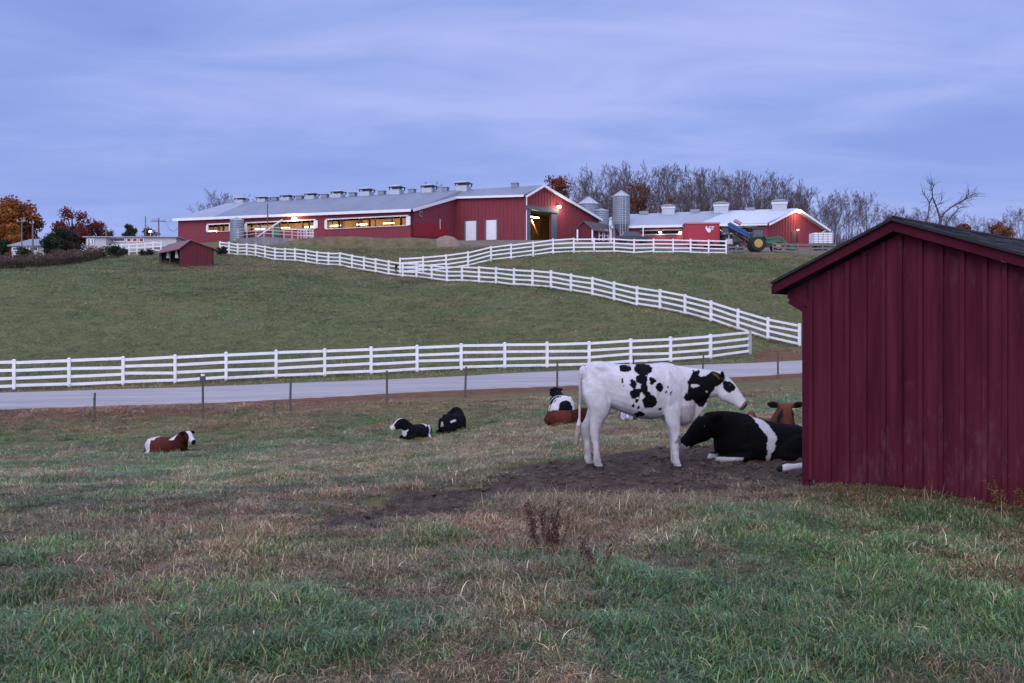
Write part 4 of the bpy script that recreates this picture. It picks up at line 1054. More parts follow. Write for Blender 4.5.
def fuse(mb, voxel, floor=None, smooth=6):
    me = bpy.data.meshes.new('cow_body'); me.from_pydata(mb.v, [], mb.f); me.update()
    o = bpy.data.objects.new('cow_body', me); COL.objects.link(o)
    r = o.modifiers.new('r', 'REMESH'); r.mode = 'VOXEL'; r.voxel_size = voxel; r.adaptivity = 0
    s = o.modifiers.new('s', 'SMOOTH'); s.iterations = smooth; s.factor = .5
    dg = bpy.context.evaluated_depsgraph_get(); m2 = bpy.data.meshes.new_from_object(o.evaluated_get(dg))
    bpy.data.objects.remove(o); bpy.data.meshes.remove(me)
    if floor is not None:
        co = np.empty(len(m2.vertices) * 3, np.float32); m2.vertices.foreach_get('co', co); co = co.reshape(-1, 3)
        co[:, 2] = np.where(co[:, 2] < floor, floor + (co[:, 2] - floor) * .08, co[:, 2]); m2.vertices.foreach_set('co', co.ravel())
    m2.polygons.foreach_set('use_smooth', [True] * len(m2.polygons))
    return m2
def verts_of(me):
    co = np.empty(len(me.vertices) * 3, np.float32); me.vertices.foreach_get('co', co); return co.reshape(-1, 3).astype(float)
def n3(p, f, seed=0):
    x, y, z = p[:, 0] * f, p[:, 1] * f, p[:, 2] * f
    return (vnoise(x + z * .31, y * .7 + z, seed) + vnoise(z - y * .4, x + y * .6, seed + 9)) - 1.0
def paint(me, C):
    a = me.color_attributes.new('coat', 'FLOAT_COLOR', 'POINT')
    a.data.foreach_set('color', np.concatenate([np.clip(C, 0, 1), np.ones((len(C), 1))], 1).astype(np.float32).ravel())
M['coat'] = material('coat', (.92, .92, .92), .9, .10, 14, .06, bump=.5, bscale=85, vcol='coat')
M['eye'] = material('eye', (.012, .009, .008), .15, .1, 5, .6)
WHITE = np.array((.60, .585, .61)); BLACK = np.array((.0065, .006, .008)); BROWN = np.array((.088, .024, .017)); TAN = np.array((.165, .056, .034)); PINK = np.array((.42, .28, .27)); DIRT = np.array((.10, .07, .06))
def eyes(hd, root, toface=None):
    for s in (-1, 1):
        c = hd['o'] + (hd['fwd'] * .165 + hd['side'] * s * .104 + hd['up'] * .052) * hd['k']
        MB().lathe([(0.001, -.017), (.012, -.012), (.017, 0), (.012, .012), (.001, .017)], c, 10).build('eye', M['eye'], root, smooth=True)
def finish(name, me, root):
    me.materials.append(M['coat']); o = bpy.data.objects.new(name, me); COL.objects.link(o); o.parent = root; return o

# ---- the standing heifer: x runs from the rump (0) to the muzzle, right flank towards the camera
def standing_heifer():
    k = .01307; mb = MB()
    torso(mb, [(.01, 1.24, 1.08, .07), (.06, 1.315, .93, .17), (.16, 1.355, .84, .235), (.26, 1.355, .80, .262), (.40, 1.325, .755, .275), (.56, 1.318, .70, .305), (.74, 1.318, .64, .325), (.92, 1.325, .625, .305), (1.05, 1.34, .645, .265), (1.16, 1.33, .635, .235), (1.28, 1.285, .555, .205), (1.40, 1.23, .56, .15), (1.47, 1.16, .66, .08)])
    for s in (-1, 1):   # hook bones, ribs' spring, shoulder blades
        ring_loft(mb, [((.12, s * .14, 1.27), (0, .02, 0), (0, 0, .02)), ((.23, s * .175, 1.275), (0, .065, 0), (0, 0, .06)), ((.36, s * .19, 1.22), (0, .02, 0), (0, 0, .03))], 10)
        ring_loft(mb, [((.98, s * .17, 1.05), (0, .02, 0), (0, 0, .10)), ((1.10, s * .195, 1.0), (0, .075, 0), (0, 0, .26)), ((1.24, s * .17, .93), (0, .05, 0), (0, 0, .18)), ((1.33, s * .14, .90), (0, .01, 0), (0, 0, .05))], 12)
    def hind(s, dx):
        limb(mb, [((.10, s * .12, 1.16), .13, .09), ((.17, s * .165, 1.00), .185, .105), ((.215, s * .185, .84), .165, .095), ((.205, s * .175, .71), .120, .080), ((.165 + dx * .5, s * .155, .60), .082, .058), ((.138 + dx, s * .15, .515), .066, .050), ((.140 + dx, s * .15, .43), .057, .046), ((.155 + dx, s * .15, .31), .044, .042), ((.165 + dx, s * .15, .19), .044, .042), ((.170 + dx, s * .15, .12), .052, .048), ((.188 + dx, s * .15, .068), .047, .045), ((.200 + dx, s * .15, .038), .058, .050), ((.207 + dx, s * .15, -.012), .068, .055)])
    hind(-1, .012); hind(1, -.075)
    def fore(s, dx):
        limb(mb, [((1.16, s * .15, .92), .13, .07), ((1.155, s * .175, .76), .125, .07), ((1.165, s * .17, .63), .098, .066), ((1.19 + dx * .5, s * .155, .51), .075, .060), ((1.205 + dx, s * .15, .395), .064, .056), ((1.208 + dx, s * .15, .34), .060, .054), ((1.203 + dx, s * .15, .25), .048, .044), ((1.205 + dx, s * .15, .145), .047, .044), ((1.212 + dx, s * .15, .105), .054, .049), ((1.225 + dx, s * .15, .062), .048, .045), ((1.238 + dx, s * .15, .034), .060, .052), ((1.245 + dx, s * .15, -.012), .070, .056)])
    fore(-1, .0); fore(1, .03)
    # neck and head reaching forward, slightly down, the face turned a little to the camera
    poll = Vector((1.815, -.05, 1.085))
    neck(mb, (1.20, 0, 1.0), poll + Vector((.03, -.01, -.005)), (.185, .33), (.098, .150), Vector((1.50, 0, 1.075)), (.118, .185))
    # dewlap
    ring_loft(mb, [((1.22, 0, .64), (0, .05, 0), (0, 0, .09)), ((1.36, 0, .64), (0, .032, 0), (0, 0, .12)), ((1.50, -.01, .74), (0, .024, 0), (0, 0, .12)), ((1.64, -.025, .86), (0, .02, 0), (0, 0, .08))], 10)
    hd = head(mb, poll, (.64, -.40, -.585), (.60, 0, .80), .81, ear_droop=-.12)
    # tail
    mb.tube([(.03, 0, 1.285), (-.012, 0, 1.25), (-.028, -.005, 1.12), (-.026, -.01, .95), (-.03, -.012, .78), (-.035, -.015, .62)], [.034, .030, .022, .019, .017, .018], 10)
    mb.tube([(-.034, -.015, .66), (-.045, -.02, .56), (-.06, -.02, .45), (-.075, -.02, .34), (-.08, -.02, .27)], [.015, .032, .040, .030, .008], 10)
    # udder / flank fold
    ring_loft(mb, [((.26, 0, .78), (0, .05, 0), (0, 0, .04)), ((.34, 0, .75), (0, .10, 0), (0, 0, .07)), ((.44, 0, .735), (0, .06, 0), (0, 0, .04))], 12)
    me = fuse(mb, .0115, smooth=4)
    P = verts_of(me); nrm = np.empty(len(P) * 3, np.float32); me.vertices.foreach_get('normal', nrm); nrm = nrm.reshape(-1, 3)
    x, y, z = P.T
    env = np.exp(-((x - .78) / .26)**2) * np.exp(-((z - .98) / .22)**2)
    ribs = np.sin((x - .10 * (z - .9)) * 2 * math.pi / .082) * env * .0035
    flank = -.022 * np.exp(-((x - .40) / .09)**2 - ((z - 1.02) / .13)**2) - .014 * np.exp(-((x - 1.00 + (z - .9) * .15) / .035)**2 - ((z - .98) / .22)**2) - .016 * np.exp(-((x - .13) / .06)**2 - ((z - 1.16) / .06)**2) + .010 * np.exp(-((x - .05) / .03)**2 - ((z - 1.16) / .04)**2)
    flank += -.012 * np.exp(-((x - .335 + (z - .8) * .25) / .022)**2 - ((z - .86) / .12)**2) - .010 * np.exp(-((x - 1.29) / .03)**2 - ((z - .9) / .16)**2)
    neckw = np.sin(x * 85 + z * 40) * .0022 * np.exp(-((x - 1.50) / .14)**2) * np.exp(-((z - .95) / .2)**2)
    lat = np.clip(np.abs(nrm[:, 1]) * 1.4, 0, 1)
    P = P + nrm * ((ribs + flank + neckw) * lat + n3(P, 22, 12) * .0022 + n3(P, 9, 15) * .004)[:, None]
    me.vertices.foreach_set('co', P.astype(np.float32).ravel()); me.update()
    P = verts_of(me); x, y, z = P[:, 0], P[:, 1], P[:, 2]
    C = np.repeat(WHITE[None], len(P), 0)
    C *= (1 + .09 * n3(P, 7, 3) + .08 * n3(P, 34, 4))[:, None]
    soil = np.clip(.5 + n3(P, 6, 17) * .9 + n3(P, 30, 18) * .6, 0, 1) * np.clip(np.exp(-((x - .12) / .22)**2) * np.clip((1.15 - z) / .6, 0, 1) + .5 * np.clip((.80 - z) / .3, 0, 1) + .35 * np.exp(-((x - 1.25) / .2)**2 - ((z - .65) / .2)**2), 0, 1)  # dirt on rump and legs; also greyer low on the body
    C = C * (1 - .30 * soil[:, None]) + np.array((.20, .15, .12)) * .30 * soil[:, None]
    # pixel frame of the flank: u right, v down in units of the photograph
    w = .30 * .01
    fr = n3(P, 20, 1) * .016 + n3(P, 48, 5) * .013; fr2 = n3(P, 20, 2) * .016 + n3(P, 48, 6) * .013
    U_ = x + fr; V_ = z + fr2
    def X2(u): return (570 + u / 5.25 - 582) * k
    def Z2(v): return (465 - (350 + v / 5.25)) * k
    black = np.zeros(len(P), bool)
    side = y < .06
    def ell(u, v, ru, rv, fx=X2, fz=Z2, sc=5.25):
        return ((U_ - fx(u)) / (ru / sc * k))**2 + ((V_ - fz(v)) / (rv / sc * k))**2 < 1
    for u, v, ru, rv in [(283, 95, 34, 18), (375, 98, 47, 28), (362, 145, 30, 27), (372, 188, 18, 30), (315, 170, 15, 24), (325, 218, 24, 24), (345, 205, 20, 14), (402, 256, 40, 34), (352, 322, 26, 14), (420, 157, 18, 13), (408, 152, 8, 16), (452, 186, 19, 23), (265, 157, 7, 10), (268, 183, 4, 5), (497, 183, 6, 6), (490, 208, 6, 6), (515, 218, 6, 11), (460, 295, 8, 8), (333, 253, 10, 9), (318, 278, 9, 9), (385, 218, 17, 15), (345, 290, 7, 7)]:
        black |= ell(u, v, ru, rv) & side
    # far flank carries its own blotches
    for u, v, ru, rv in [(300, 110, 60, 40), (420, 180, 50, 60), (250, 220, 40, 50)]: black |= ell(u, v, ru, rv) & ~side & (y > .1)
    poly = [(105,100),(140,95),(152,116),(180,118),(215,118),(246,116),(252,140),(246,160),(228,165),(213,168),(204,190),(190,215),(182,250),(152,272),(130,250),(100,236),(75,242),(55,225),(65,205),(80,190),(80,150),(95,130)]
    X3 = lambda u: (670 + u / 4.88 - 582) * k
    Z3 = lambda v: (465 - (350 + v / 4.88)) * k
    pw = [(X3(a), Z3(b)) for a, b in poly]
    black |= (poly_dist(U_, V_, pw) > 0) & (y < .10)
    hole = ell(112, 170, 20, 9, X3, Z3, 4.88) | ell(160, 114, 20, 10, X3, Z3, 4.88) | ell(172, 195, 5, 5, X3, Z3, 4.88)
    black &= ~(hole & side)
    d = P - np.array(hd['o']); t = d @ np.array(hd['fwd']) / hd['k']; s_ = d @ np.array(hd['side']) / hd['k']; h_ = d @ np.array(hd['up']) / hd['k']
    onhead = (t > -.02) & (t < .62) & (np.abs(s_) < .15) & (np.abs(h_) < .22)
    fp = ((t + fr * 1.3 - .155) / .10)**2 + ((h_ + fr2 * 1.3 - .03) / .075)**2 < 1
    fp |= ((t + fr - .20) / .055)**2 + ((h_ + fr2 - .0) / .05)**2 < 1
    black |= onhead & fp & (s_ < -.045)
    black |= onhead & fp & (s_ > .05)
    ear = (np.abs(s_) > .118) & (t < .10) & (t > -.2) & (h_ > -.1)
    black |= ear & (x > 1.4)
    Cb = np.where(black[:, None], BLACK, C)
    inner = ear & (x > 1.4) & (s_ < 0) & (np.abs(np.abs(s_) - .17) < .035) & (np.abs(h_ - .04) < .03)
    Cb[inner] = np.array((.085, .062, .034))
    mz = onhead & (t > .50); Cb[mz] = PINK * .45 * (1 + .3 * n3(P, 40, 7))[mz, None]
    nos = onhead & (t > .515) & (np.abs(np.abs(s_) - .038) < .02) & (h_ > -.055) & (h_ < .0); Cb[nos] = BLACK
    bel = (z < .73) & (x > .3) & (x < 1.05) & ~black; f = np.clip((.73 - z) / .10, 0, 1)[:, None]; Cb = np.where(bel[:, None], Cb * (1 - .55 * f) + PINK * .55 * .55 * f, Cb)
    dw = (z < .80) & (z > .45) & (x > 1.27) & (x < 1.6) & ~black; Cb[dw] = Cb[dw] * .62 + PINK * .3
    lo = np.clip((.50 - z) / .4, 0, 1) * np.clip(.55 + n3(P, 14, 8) * 1.3, 0, 1); Cb = Cb * (1 - .50 * lo[:, None]) + DIRT * .50 * lo[:, None]
    knee = ((x - 1.245) / .05)**2 + ((z - .375) / .055)**2 < 1 + n3(P, 30, 4); Cb[knee & (y < 0) & (x > 1.19)] *= .35
    hoof = z < .062; Cb[hoof] = np.array((.05, .042, .040))
    sw = (x < .0) & (z < .55) & (z > .2) & (np.abs(y) < .1) & (x < -.02); Cb[sw] = np.array((.34, .27, .245)) * (1 + .3 * n3(P, 50, 5))[sw, None]
    tl = (x < .01) & (z > .8) & (z < 1.2) & (np.abs(y) < .03); Cb[tl] = Cb[tl] * .75
    paint(me, Cb)
    p = xy(582, 13.05); z0 = gz(p.x + 1.2, p.y)
    root = empty('cow', (p.x, p.y, z0), math.radians(1.0)); tag(root, 'white heifer with black blotches standing on bare earth, side on', 'cow')
    root.scale = (1.0, 1.0, 1.045)
    finish('body', me, root); eyes(hd, root)
standing_heifer()

# ---- lying cattle
def lying_cow(loc, heading, label, coat, scale=(1, 1, 1), head_dir=(.9, 0, -.2), head_up=(0, 0, 1), poll=(1.55, 0, .82), legs='tucked', voxel=.02, group='cattle lying in the pasture', hs=.92, ear_droop=.25, roll=0.0, side=-1, sink=.03, hind_out=False, smooth=5, th=1.0, nk=1.0, slope=0.0):
    """x towards the head; side=-1: the hind legs come out on the right (y<0)"""
    mb = MB()
    torso(mb, [tuple([q_[0], q_[1] * th * (1 - slope * max(0, 1 - q_[0] / .95)), q_[2] * th, q_[3]]) for q_ in ((-.02, .46, .16, .10), (.04, .60, .06, .22), (.14, .70, -.02, .32), (.28, .745, -.04, .38), (.45, .735, -.04, .43), (.65, .73, -.04, .44), (.85, .745, -.03, .41), (1.00, .765, .0, .35), (1.12, .75, .04, .29), (1.24, .69, .10, .22), (1.34, .60, .18, .12))])
    for s in (-1, 1):
        ring_loft(mb, [((.12, s * .16, .64 * th * (1 - slope)), (0, .02, 0), (0, 0, .02)), ((.23, s * .21, .655 * th * (1 - slope * .8)), (0, .07, 0), (0, 0, .07)), ((.36, s * .2, .64 * th * (1 - slope * .6)), (0, .02, 0), (0, 0, .02))], 10)
        ring_loft(mb, [((.88, s * .26, .5 * th), (0, .03, 0), (0, 0, .12 * th)), ((1.02, s * .28, .42 * th), (0, .08, 0), (0, 0, .25 * th)), ((1.18, s * .22, .36 * th), (0, .04, 0), (0, 0, .14 * th))], 12)
    s = side
    # thigh, stifle, hock and shank lying along the flank
    ring_loft(mb, [((.05, s * .30, .30), (0, .05, 0), (0, 0, .10)), ((.22, s * .37, .30), (0, .13, 0), (0, 0, .25)), ((.42, s * .42, .27), (0, .12, 0), (0, 0, .22)), ((.60, s * .44, .22), (0, .08, 0), (0, 0, .15)), ((.68, s * .44, .18), (0, .03, 0), (0, 0, .06))], 14)
    if not hind_out:
        mb.tube([(.62, s * .46, .18), (.42, s * .52, .12), (.20, s * .53, .075), (.13, s * .54, .065)], [.08, .065, .052, .045], 10)
        mb.tube([(.13, s * .54, .06), (.30, s * .58, .05), (.44, s * .60, .045), (.50, s * .61, .045), (.57, s * .62, .035)], [.05, .038, .036, .044, .05], 10)
    else:
        mb.tube([(.40, s * .45, .22), (.12, s * .56, .17), (-.08, s * .60, .135)], [.09, .07, .050], 10)
        mb.tube([(-.08, s * .60, .135), (-.20, s * .57, .105), (-.36, s * .53, .080), (-.45, s * .515, .072), (-.54, s * .50, .052), (-.61, s * .49, .04)], [.056, .040, .036, .046, .044, .030], 10)
    # folded fore legs
    for q in (-1, 1):
        mb.tube([(1.00, q * .27, .30), (.96, q * .30, .16), (1.16, q * .25, .11), (1.34, q * .20, .10)], [.12, .09, .066, .060], 10)
        mb.tube([(1.34, q * .20, .10), (1.385, q * .19, .075), (1.22, q * .145, .05), (1.11, q * .13, .055), (1.03, q * .125, .045)], [.058, .060, .033, .044, .052], 10)
    poll = Vector(poll); fw = Vector(head_dir).normalized()
    neck(mb, (1.0, 0, .50 * th), poll + fw * .05, (.27, .28 * th), (.118 * nk, .17 * nk), Vector((1.26, poll.y * .25, .60 * th + (poll.z - .6 * th) * .42)), (.18 * nk, .23 * nk))
    hd = head(mb, poll, fw, head_up, hs, ear_droop=ear_droop)
    mb.tube([(.02, 0, .55 * th), (-.05, s * .06, .42 * th), (-.07, s * .12, .25), (-.05, s * .22, .10), (.02, s * .36, .05), (.12, s * .46, .04)], [.035, .03, .024, .022, .028, .012], 8)
    me = fuse(mb, voxel, floor=.0, smooth=smooth)
    P = verts_of(me)
    d = P - np.array(hd['o']); t = d @ np.array(hd['fwd']) / hs; sd = d @ np.array(hd['side']) / hs; hh = d @ np.array(hd['up']) / hs
    H_ = dict(t=t, s=sd, h=hh, on=(t > -.04) & (t < .62) & (np.abs(sd) < .15) & (np.abs(hh) < .22), ear=(np.abs(sd) > .135) & (t < .12) & (t > -.13) & (np.abs(hh - .06) < .10))
    paint(me, coat(P, H_))
    root = empty('cow', (loc.x, loc.y, gz(loc.x, loc.y) - sink), heading); root.scale = scale
    tag(root, label, 'cow', group)
    finish('body', me, root); eyes(hd, root)
    return root
def base_coat(P, c, var=.12): return np.repeat(np.array(c)[None], len(P), 0) * (1 + var * n3(P, 11, 2))[:, None]
def face(C, Hd, muzzle=PINK * .5):
    m = Hd['on'] & (Hd['t'] > .50); C[m] = muzzle; return C
def edge(P, a=.025, f=14, seed=1): return n3(P, f, seed) * a + n3(P, f * 2.6, seed + 3) * a * .5
# brown and white one far left
def coat_a(P, Hd):
    x, y, z = P.T; e = edge(P); C = base_coat(P, BROWN, .25)
    f = np.clip((x - .8) / .5, 0, 1)[:, None]; C = C * (1 - .55 * f)
    C[((x + e > .03) & (x + e < .36) & (z < .80)) ] = WHITE
    C[(x + e < .03)] = BROWN * .4
    C[(np.abs(x + (z - .55) * -.35 + e - .98) < .075) & (z > .50)] = WHITE
    C[(z < .115) & (x > .95) & (x < 1.45)] = WHITE
    C[(Hd['on']) & (np.abs(Hd['s'] + e * .5) < .075) & (Hd['h'] > -.02)] = WHITE
    C[(Hd['on']) & (Hd['t'] > .30) & (Hd['s'] < .02)] = WHITE
    C[Hd['ear']] = BLACK; C[Hd['on'] & (Hd['t'] > .49)] = BLACK * 2
    return C
lying_cow(xy(149.5, 27.6), math.radians(-13), 'brown and white cow lying in the grass, farthest from the standing one', coat_a, (.84, .86, .86), head_dir=(.80, -.50, -.42), poll=(1.42, -.06, .68), voxel=.021, th=.76, hs=.98)
# black and white one facing the camera's left
def coat_b(P, Hd):
    x, y, z = P.T; e = edge(P); C = base_coat(P, BLACK * 1.2)
    C[(np.abs(x + e - .34 + (z - .4) * .25) < .055) & (z > .05)] = WHITE
    e2 = edge(P, .08, 7); C[(x + e2 > 1.12) & (z + e2 * 1.5 < .38) & (z > .12) & (np.abs(y + e2) < .05 + z * .35)] = WHITE
    C[Hd['on'] & (np.abs(Hd['s'] + e * .4) < .055) & (Hd['h'] > -.02)] = WHITE
    C[Hd['on'] & (Hd['t'] > .36)] = WHITE
    C[Hd['on'] & (Hd['t'] > .52)] = PINK * .9
    return C
lying_cow(xy(426.5, 30.0), math.radians(180 + 52), 'black calf with white blaze and white chest lying in the grass facing the camera', coat_b, (.72, .72, .76), head_dir=(.80, -.55, -.50), poll=(1.34, -.08, .72), voxel=.021, side=1, th=.76, hs=1.12)
# black one lying with its back turned
def coat_c(P, Hd):
    x, y, z = P.T; e = edge(P); C = base_coat(P, BLACK * 1.25)
    C[(np.abs(z + e - .45 - (x - .2) * .3) < .030) & (np.abs(x + e - .22) < .13) & (y < .05)] = WHITE
    C[(x < .02) & (np.abs(z - .35 + e) < .08) & (y > .02)] = WHITE * .8
    return C
lying_cow(xy(444.0, 30.3), math.radians(56), 'all black cow lying with its back turned and head lowered', coat_c, (.74, .72, .92), head_dir=(.1, .95, -.25), poll=(1.12, .26, .74), voxel=.021, side=1, th=.92)
# black and white one behind the standing cow's tail
def coat_d(P, Hd):
    x, y, z = P.T; e = edge(P); C = base_coat(P, BLACK * 1.2)
    C[(x + e < .40) & (z + e > .30) & (x + e > .06) & ~((x + e > .20) & (x + e < .30) & (y > .12))] = WHITE
    C[(np.abs(x + e - .72) < .04) & (z > .4)] = WHITE
    C[(x < .25) & (y > .25)] = WHITE
    return C
lying_cow(xy(566, 27.2), math.radians(101), 'black and white cow lying with rump to the camera, behind the heifer tail', coat_d, (.80, .80, .95), head_dir=(.95, .12, -.12), poll=(1.22, .06, .84), voxel=.021, side=1, th=1.0)
def coat_e(P, Hd):
    C = base_coat(P, BROWN * 1.05, .3); x, y, z = P.T; C[(x > .8)] *= .5; return C
lying_cow(xy(546.5, 25.4), math.radians(2), 'plain brown calf lying low right behind the hind legs of the standing heifer', coat_e, (.76, .74, .68), head_dir=(.9, -.1, -.35), poll=(1.42, 0, .52), voxel=.022, th=.82)
def coat_f(P, Hd):
    C = base_coat(P, BROWN, .3); x, y, z = P.T; C[(x > .95)] = WHITE; C[Hd['on'] & (Hd['t'] > .1)] = WHITE; C[(z < .14) & (x > 1.0)] = WHITE; return C
lying_cow(xy(626.5, 27.0), math.radians(-96), 'white faced calf lying small and half hidden behind the belly of the standing heifer', coat_f, (.62, .44, .56), head_dir=(.75, .1, -.55), poll=(1.36, 0, .52), voxel=.022, side=1, th=.80)
# the big black one with a white belt
def coat_g(P, Hd):
    x, y, z = P.T; e = edge(P, .020, 16); C = base_coat(P, BLACK * .9)
    cx = .775 + np.interp(z, [0, .25, .45, .6, .75], [.0, -.02, -.045, .02, .085]); wd = np.interp(z, [0, .2, .4, .6, .75], [.016, .026, .058, .066, .05])
    C[(np.abs(x + e * .8 - cx) < wd) & (y > -.2)] = WHITE
    C[(z < .135) & (x > 1.06)] = WHITE
    C[(x + e < .14) & (z > .40) & (y > 0)] = WHITE
    C[Hd['on'] & (Hd['t'] > .535)] = WHITE * .9
    C[Hd['on'] & (Hd['t'] > .49) & (Hd['h'] < -.05)] = WHITE * .8
    return C
bc = lying_cow(xy(822, 14.1), math.radians(180 + 2), 'large black cow with white belt lying beside the red shed', coat_g, (1.14, .98, .90), head_dir=(.64, .40, -.52), poll=(1.43, .05, .65), voxel=.0135, side=1, hs=1.04, ear_droop=-.25, smooth=5, nk=1.08, slope=.30)
# brown face looking over its back
def coat_h(P, Hd):
    C = base_coat(P, TAN * .9, .2); C[Hd['on'] & (Hd['t'] > .20)] = TAN * .75; C[Hd['ear']] = BLACK * 2.2
    C[Hd['on'] & (np.abs(np.abs(Hd['s']) - .095) < .03) & (np.abs(Hd['t'] - .17) < .06)] = BLACK * 3
    x, y, z = P.T; C[(Hd['on'] & (Hd['t'] > .5))] = BLACK * 2.5
    return C
q = xy(769.5, 17.2)
lying_cow(q, math.radians(-94), 'light brown cow with dark ears facing the camera behind the belted black cow', coat_h, (.95, .95, .95), head_dir=(.62, 0, -.78), head_up=(.78, 0, .62), poll=(1.38, 0, .675), voxel=.0135, hs=1.05, ear_droop=.05, th=.56)
# the one inside the shed, of which a hind leg shows
def coat_i(P, Hd):
    C = base_coat(P, BLACK * 1.2); x, y, z = P.T; C[(x < .3) & (z < .30)] = WHITE * .95; C[x < -.53] = BLACK * 2.5; return C
lp = xy(816, 12.62)
lying_cow(lp, math.radians(-10), 'black cow lying in the big shed with only a white hind leg showing', coat_i, (.85, .78, 1.05), head_dir=(.9, 0, -.3), poll=(1.4, 0, .7), voxel=.0135, side=-1, hind_out=True, sink=-.01, th=.6)
# ------------------------------------------------------------------ trees and bushes
M['bark_grey'] = material('bark_grey', (.150, .128, .132), .9, .25, 2, .15)
M['twig'] = material('twig', (.108, .084, .082), .9, .25, 1.0, .1)
M['twig_dark'] = material('twig_dark', (.115, .088, .098), .9, .25, 1.0, .1)
M['bark_dead'] = material('bark_dead', (.085, .072, .075), .9, .25, 2, .1)
M['bark_dark'] = material('bark_dark', (.045, .038, .040), .9, .25, 2, .1)
def leaf_material(name, rough=.9, spec=.08):
    m = bpy.data.materials.new(name); m.use_nodes = True; N = m.node_tree.nodes; Lk = m.node_tree.links; b = N['Principled BSDF']
    a = N.new('ShaderNodeAttribute'); a.attribute_name = 'leaf'; Lk.new(a.outputs['Color'], b.inputs['Base Color']); b.inputs['Roughness'].default_value = rough; b.inputs['Specular IOR Level'].default_value = spec
    tr = N.new('ShaderNodeBsdfTranslucent'); Lk.new(a.outputs['Color'], tr.inputs['Color'])
    mx = N.new('ShaderNodeMixShader'); mx.inputs[0].default_value = .25; Lk.new(b.outputs[0], mx.inputs[1]); Lk.new(tr.outputs[0], mx.inputs[2])
    Lk.new(mx.outputs[0], N['Material Output'].inputs[0]); return m
M['leaf'] = leaf_material('leaf')
def leaf_mesh(name, P, size, cols, parent, mat='leaf', aspect=.6, flat=.0):
    """a quad at every point of P, random orientation"""
    n = len(P); a = RNG.normal(size=(n, 3)); a[:, 2] *= (1 - flat); a /= np.linalg.norm(a, axis=1)[:, None]
    b = np.cross(a, RNG.normal(size=(n, 3))); b /= np.linalg.norm(b, axis=1)[:, None]
    s = size * RNG.uniform(.6, 1.3, n)[:, None]
    a *= s; b *= s * aspect
    V = np.stack([P - a, P + b * .9 - a * .1, P + a, P - b * .9 - a * .1], 1).reshape(-1, 3)
    Q = np.arange(4 * n).reshape(n, 4)
    me = bpy.data.meshes.new(name); me.from_pydata(V.tolist(), [], Q.tolist()); me.materials.append(M[mat])
    at_ = me.attributes.new('leaf', 'FLOAT_COLOR', 'FACE'); at_.data.foreach_set('color', np.concatenate([np.clip(cols, 0, 1), np.ones((n, 1))], 1).astype(np.float32).ravel())
    o = bpy.data.objects.new(name, me); COL.objects.link(o)
    if parent is not None: o.parent = parent
    return o
class Twigs:
    """vectorised triangular tubes"""
    def __init__(s): s.a = []; s.b = []; s.ra = []; s.rb = []
    def add(s, a, b, ra, rb): s.a.append(a); s.b.append(b); s.ra.append(ra); s.rb.append(rb)
    def build(s, name, mat, parent):
        a, b = np.array(s.a), np.array(s.b); ra, rb = np.array(s.ra)[:, None], np.array(s.rb)[:, None]
        d = b - a; d /= np.linalg.norm(d, axis=1)[:, None] + 1e-9
        h = np.where(np.abs(d[:, 2:3]) > .9, np.array([[1., 0, 0]]), np.array([[0, 0, 1.]])); u = np.cross(d, h); u /= np.linalg.norm(u, axis=1)[:, None]; v = np.cross(d, u)
        V = []
        for k in range(3):
            c, sn = math.cos(2.0944 * k), math.sin(2.0944 * k); V.append(a + (u * c + v * sn) * ra)
        for k in range(3):
            c, sn = math.cos(2.0944 * k), math.sin(2.0944 * k); V.append(b + (u * c + v * sn) * rb)
        V = np.stack(V, 1).reshape(-1, 3); n = len(a); i = np.arange(n)[:, None] * 6
        Q = np.concatenate([i + np.array([[k, (k + 1) % 3, 3 + (k + 1) % 3, 3 + k]]) for k in range(3)], 0)
        me = bpy.data.meshes.new(name); me.from_pydata(V.tolist(), [], Q.tolist()); me.materials.append(M[mat])
        o = bpy.data.objects.new(name, me); COL.objects.link(o); o.parent = parent; return o
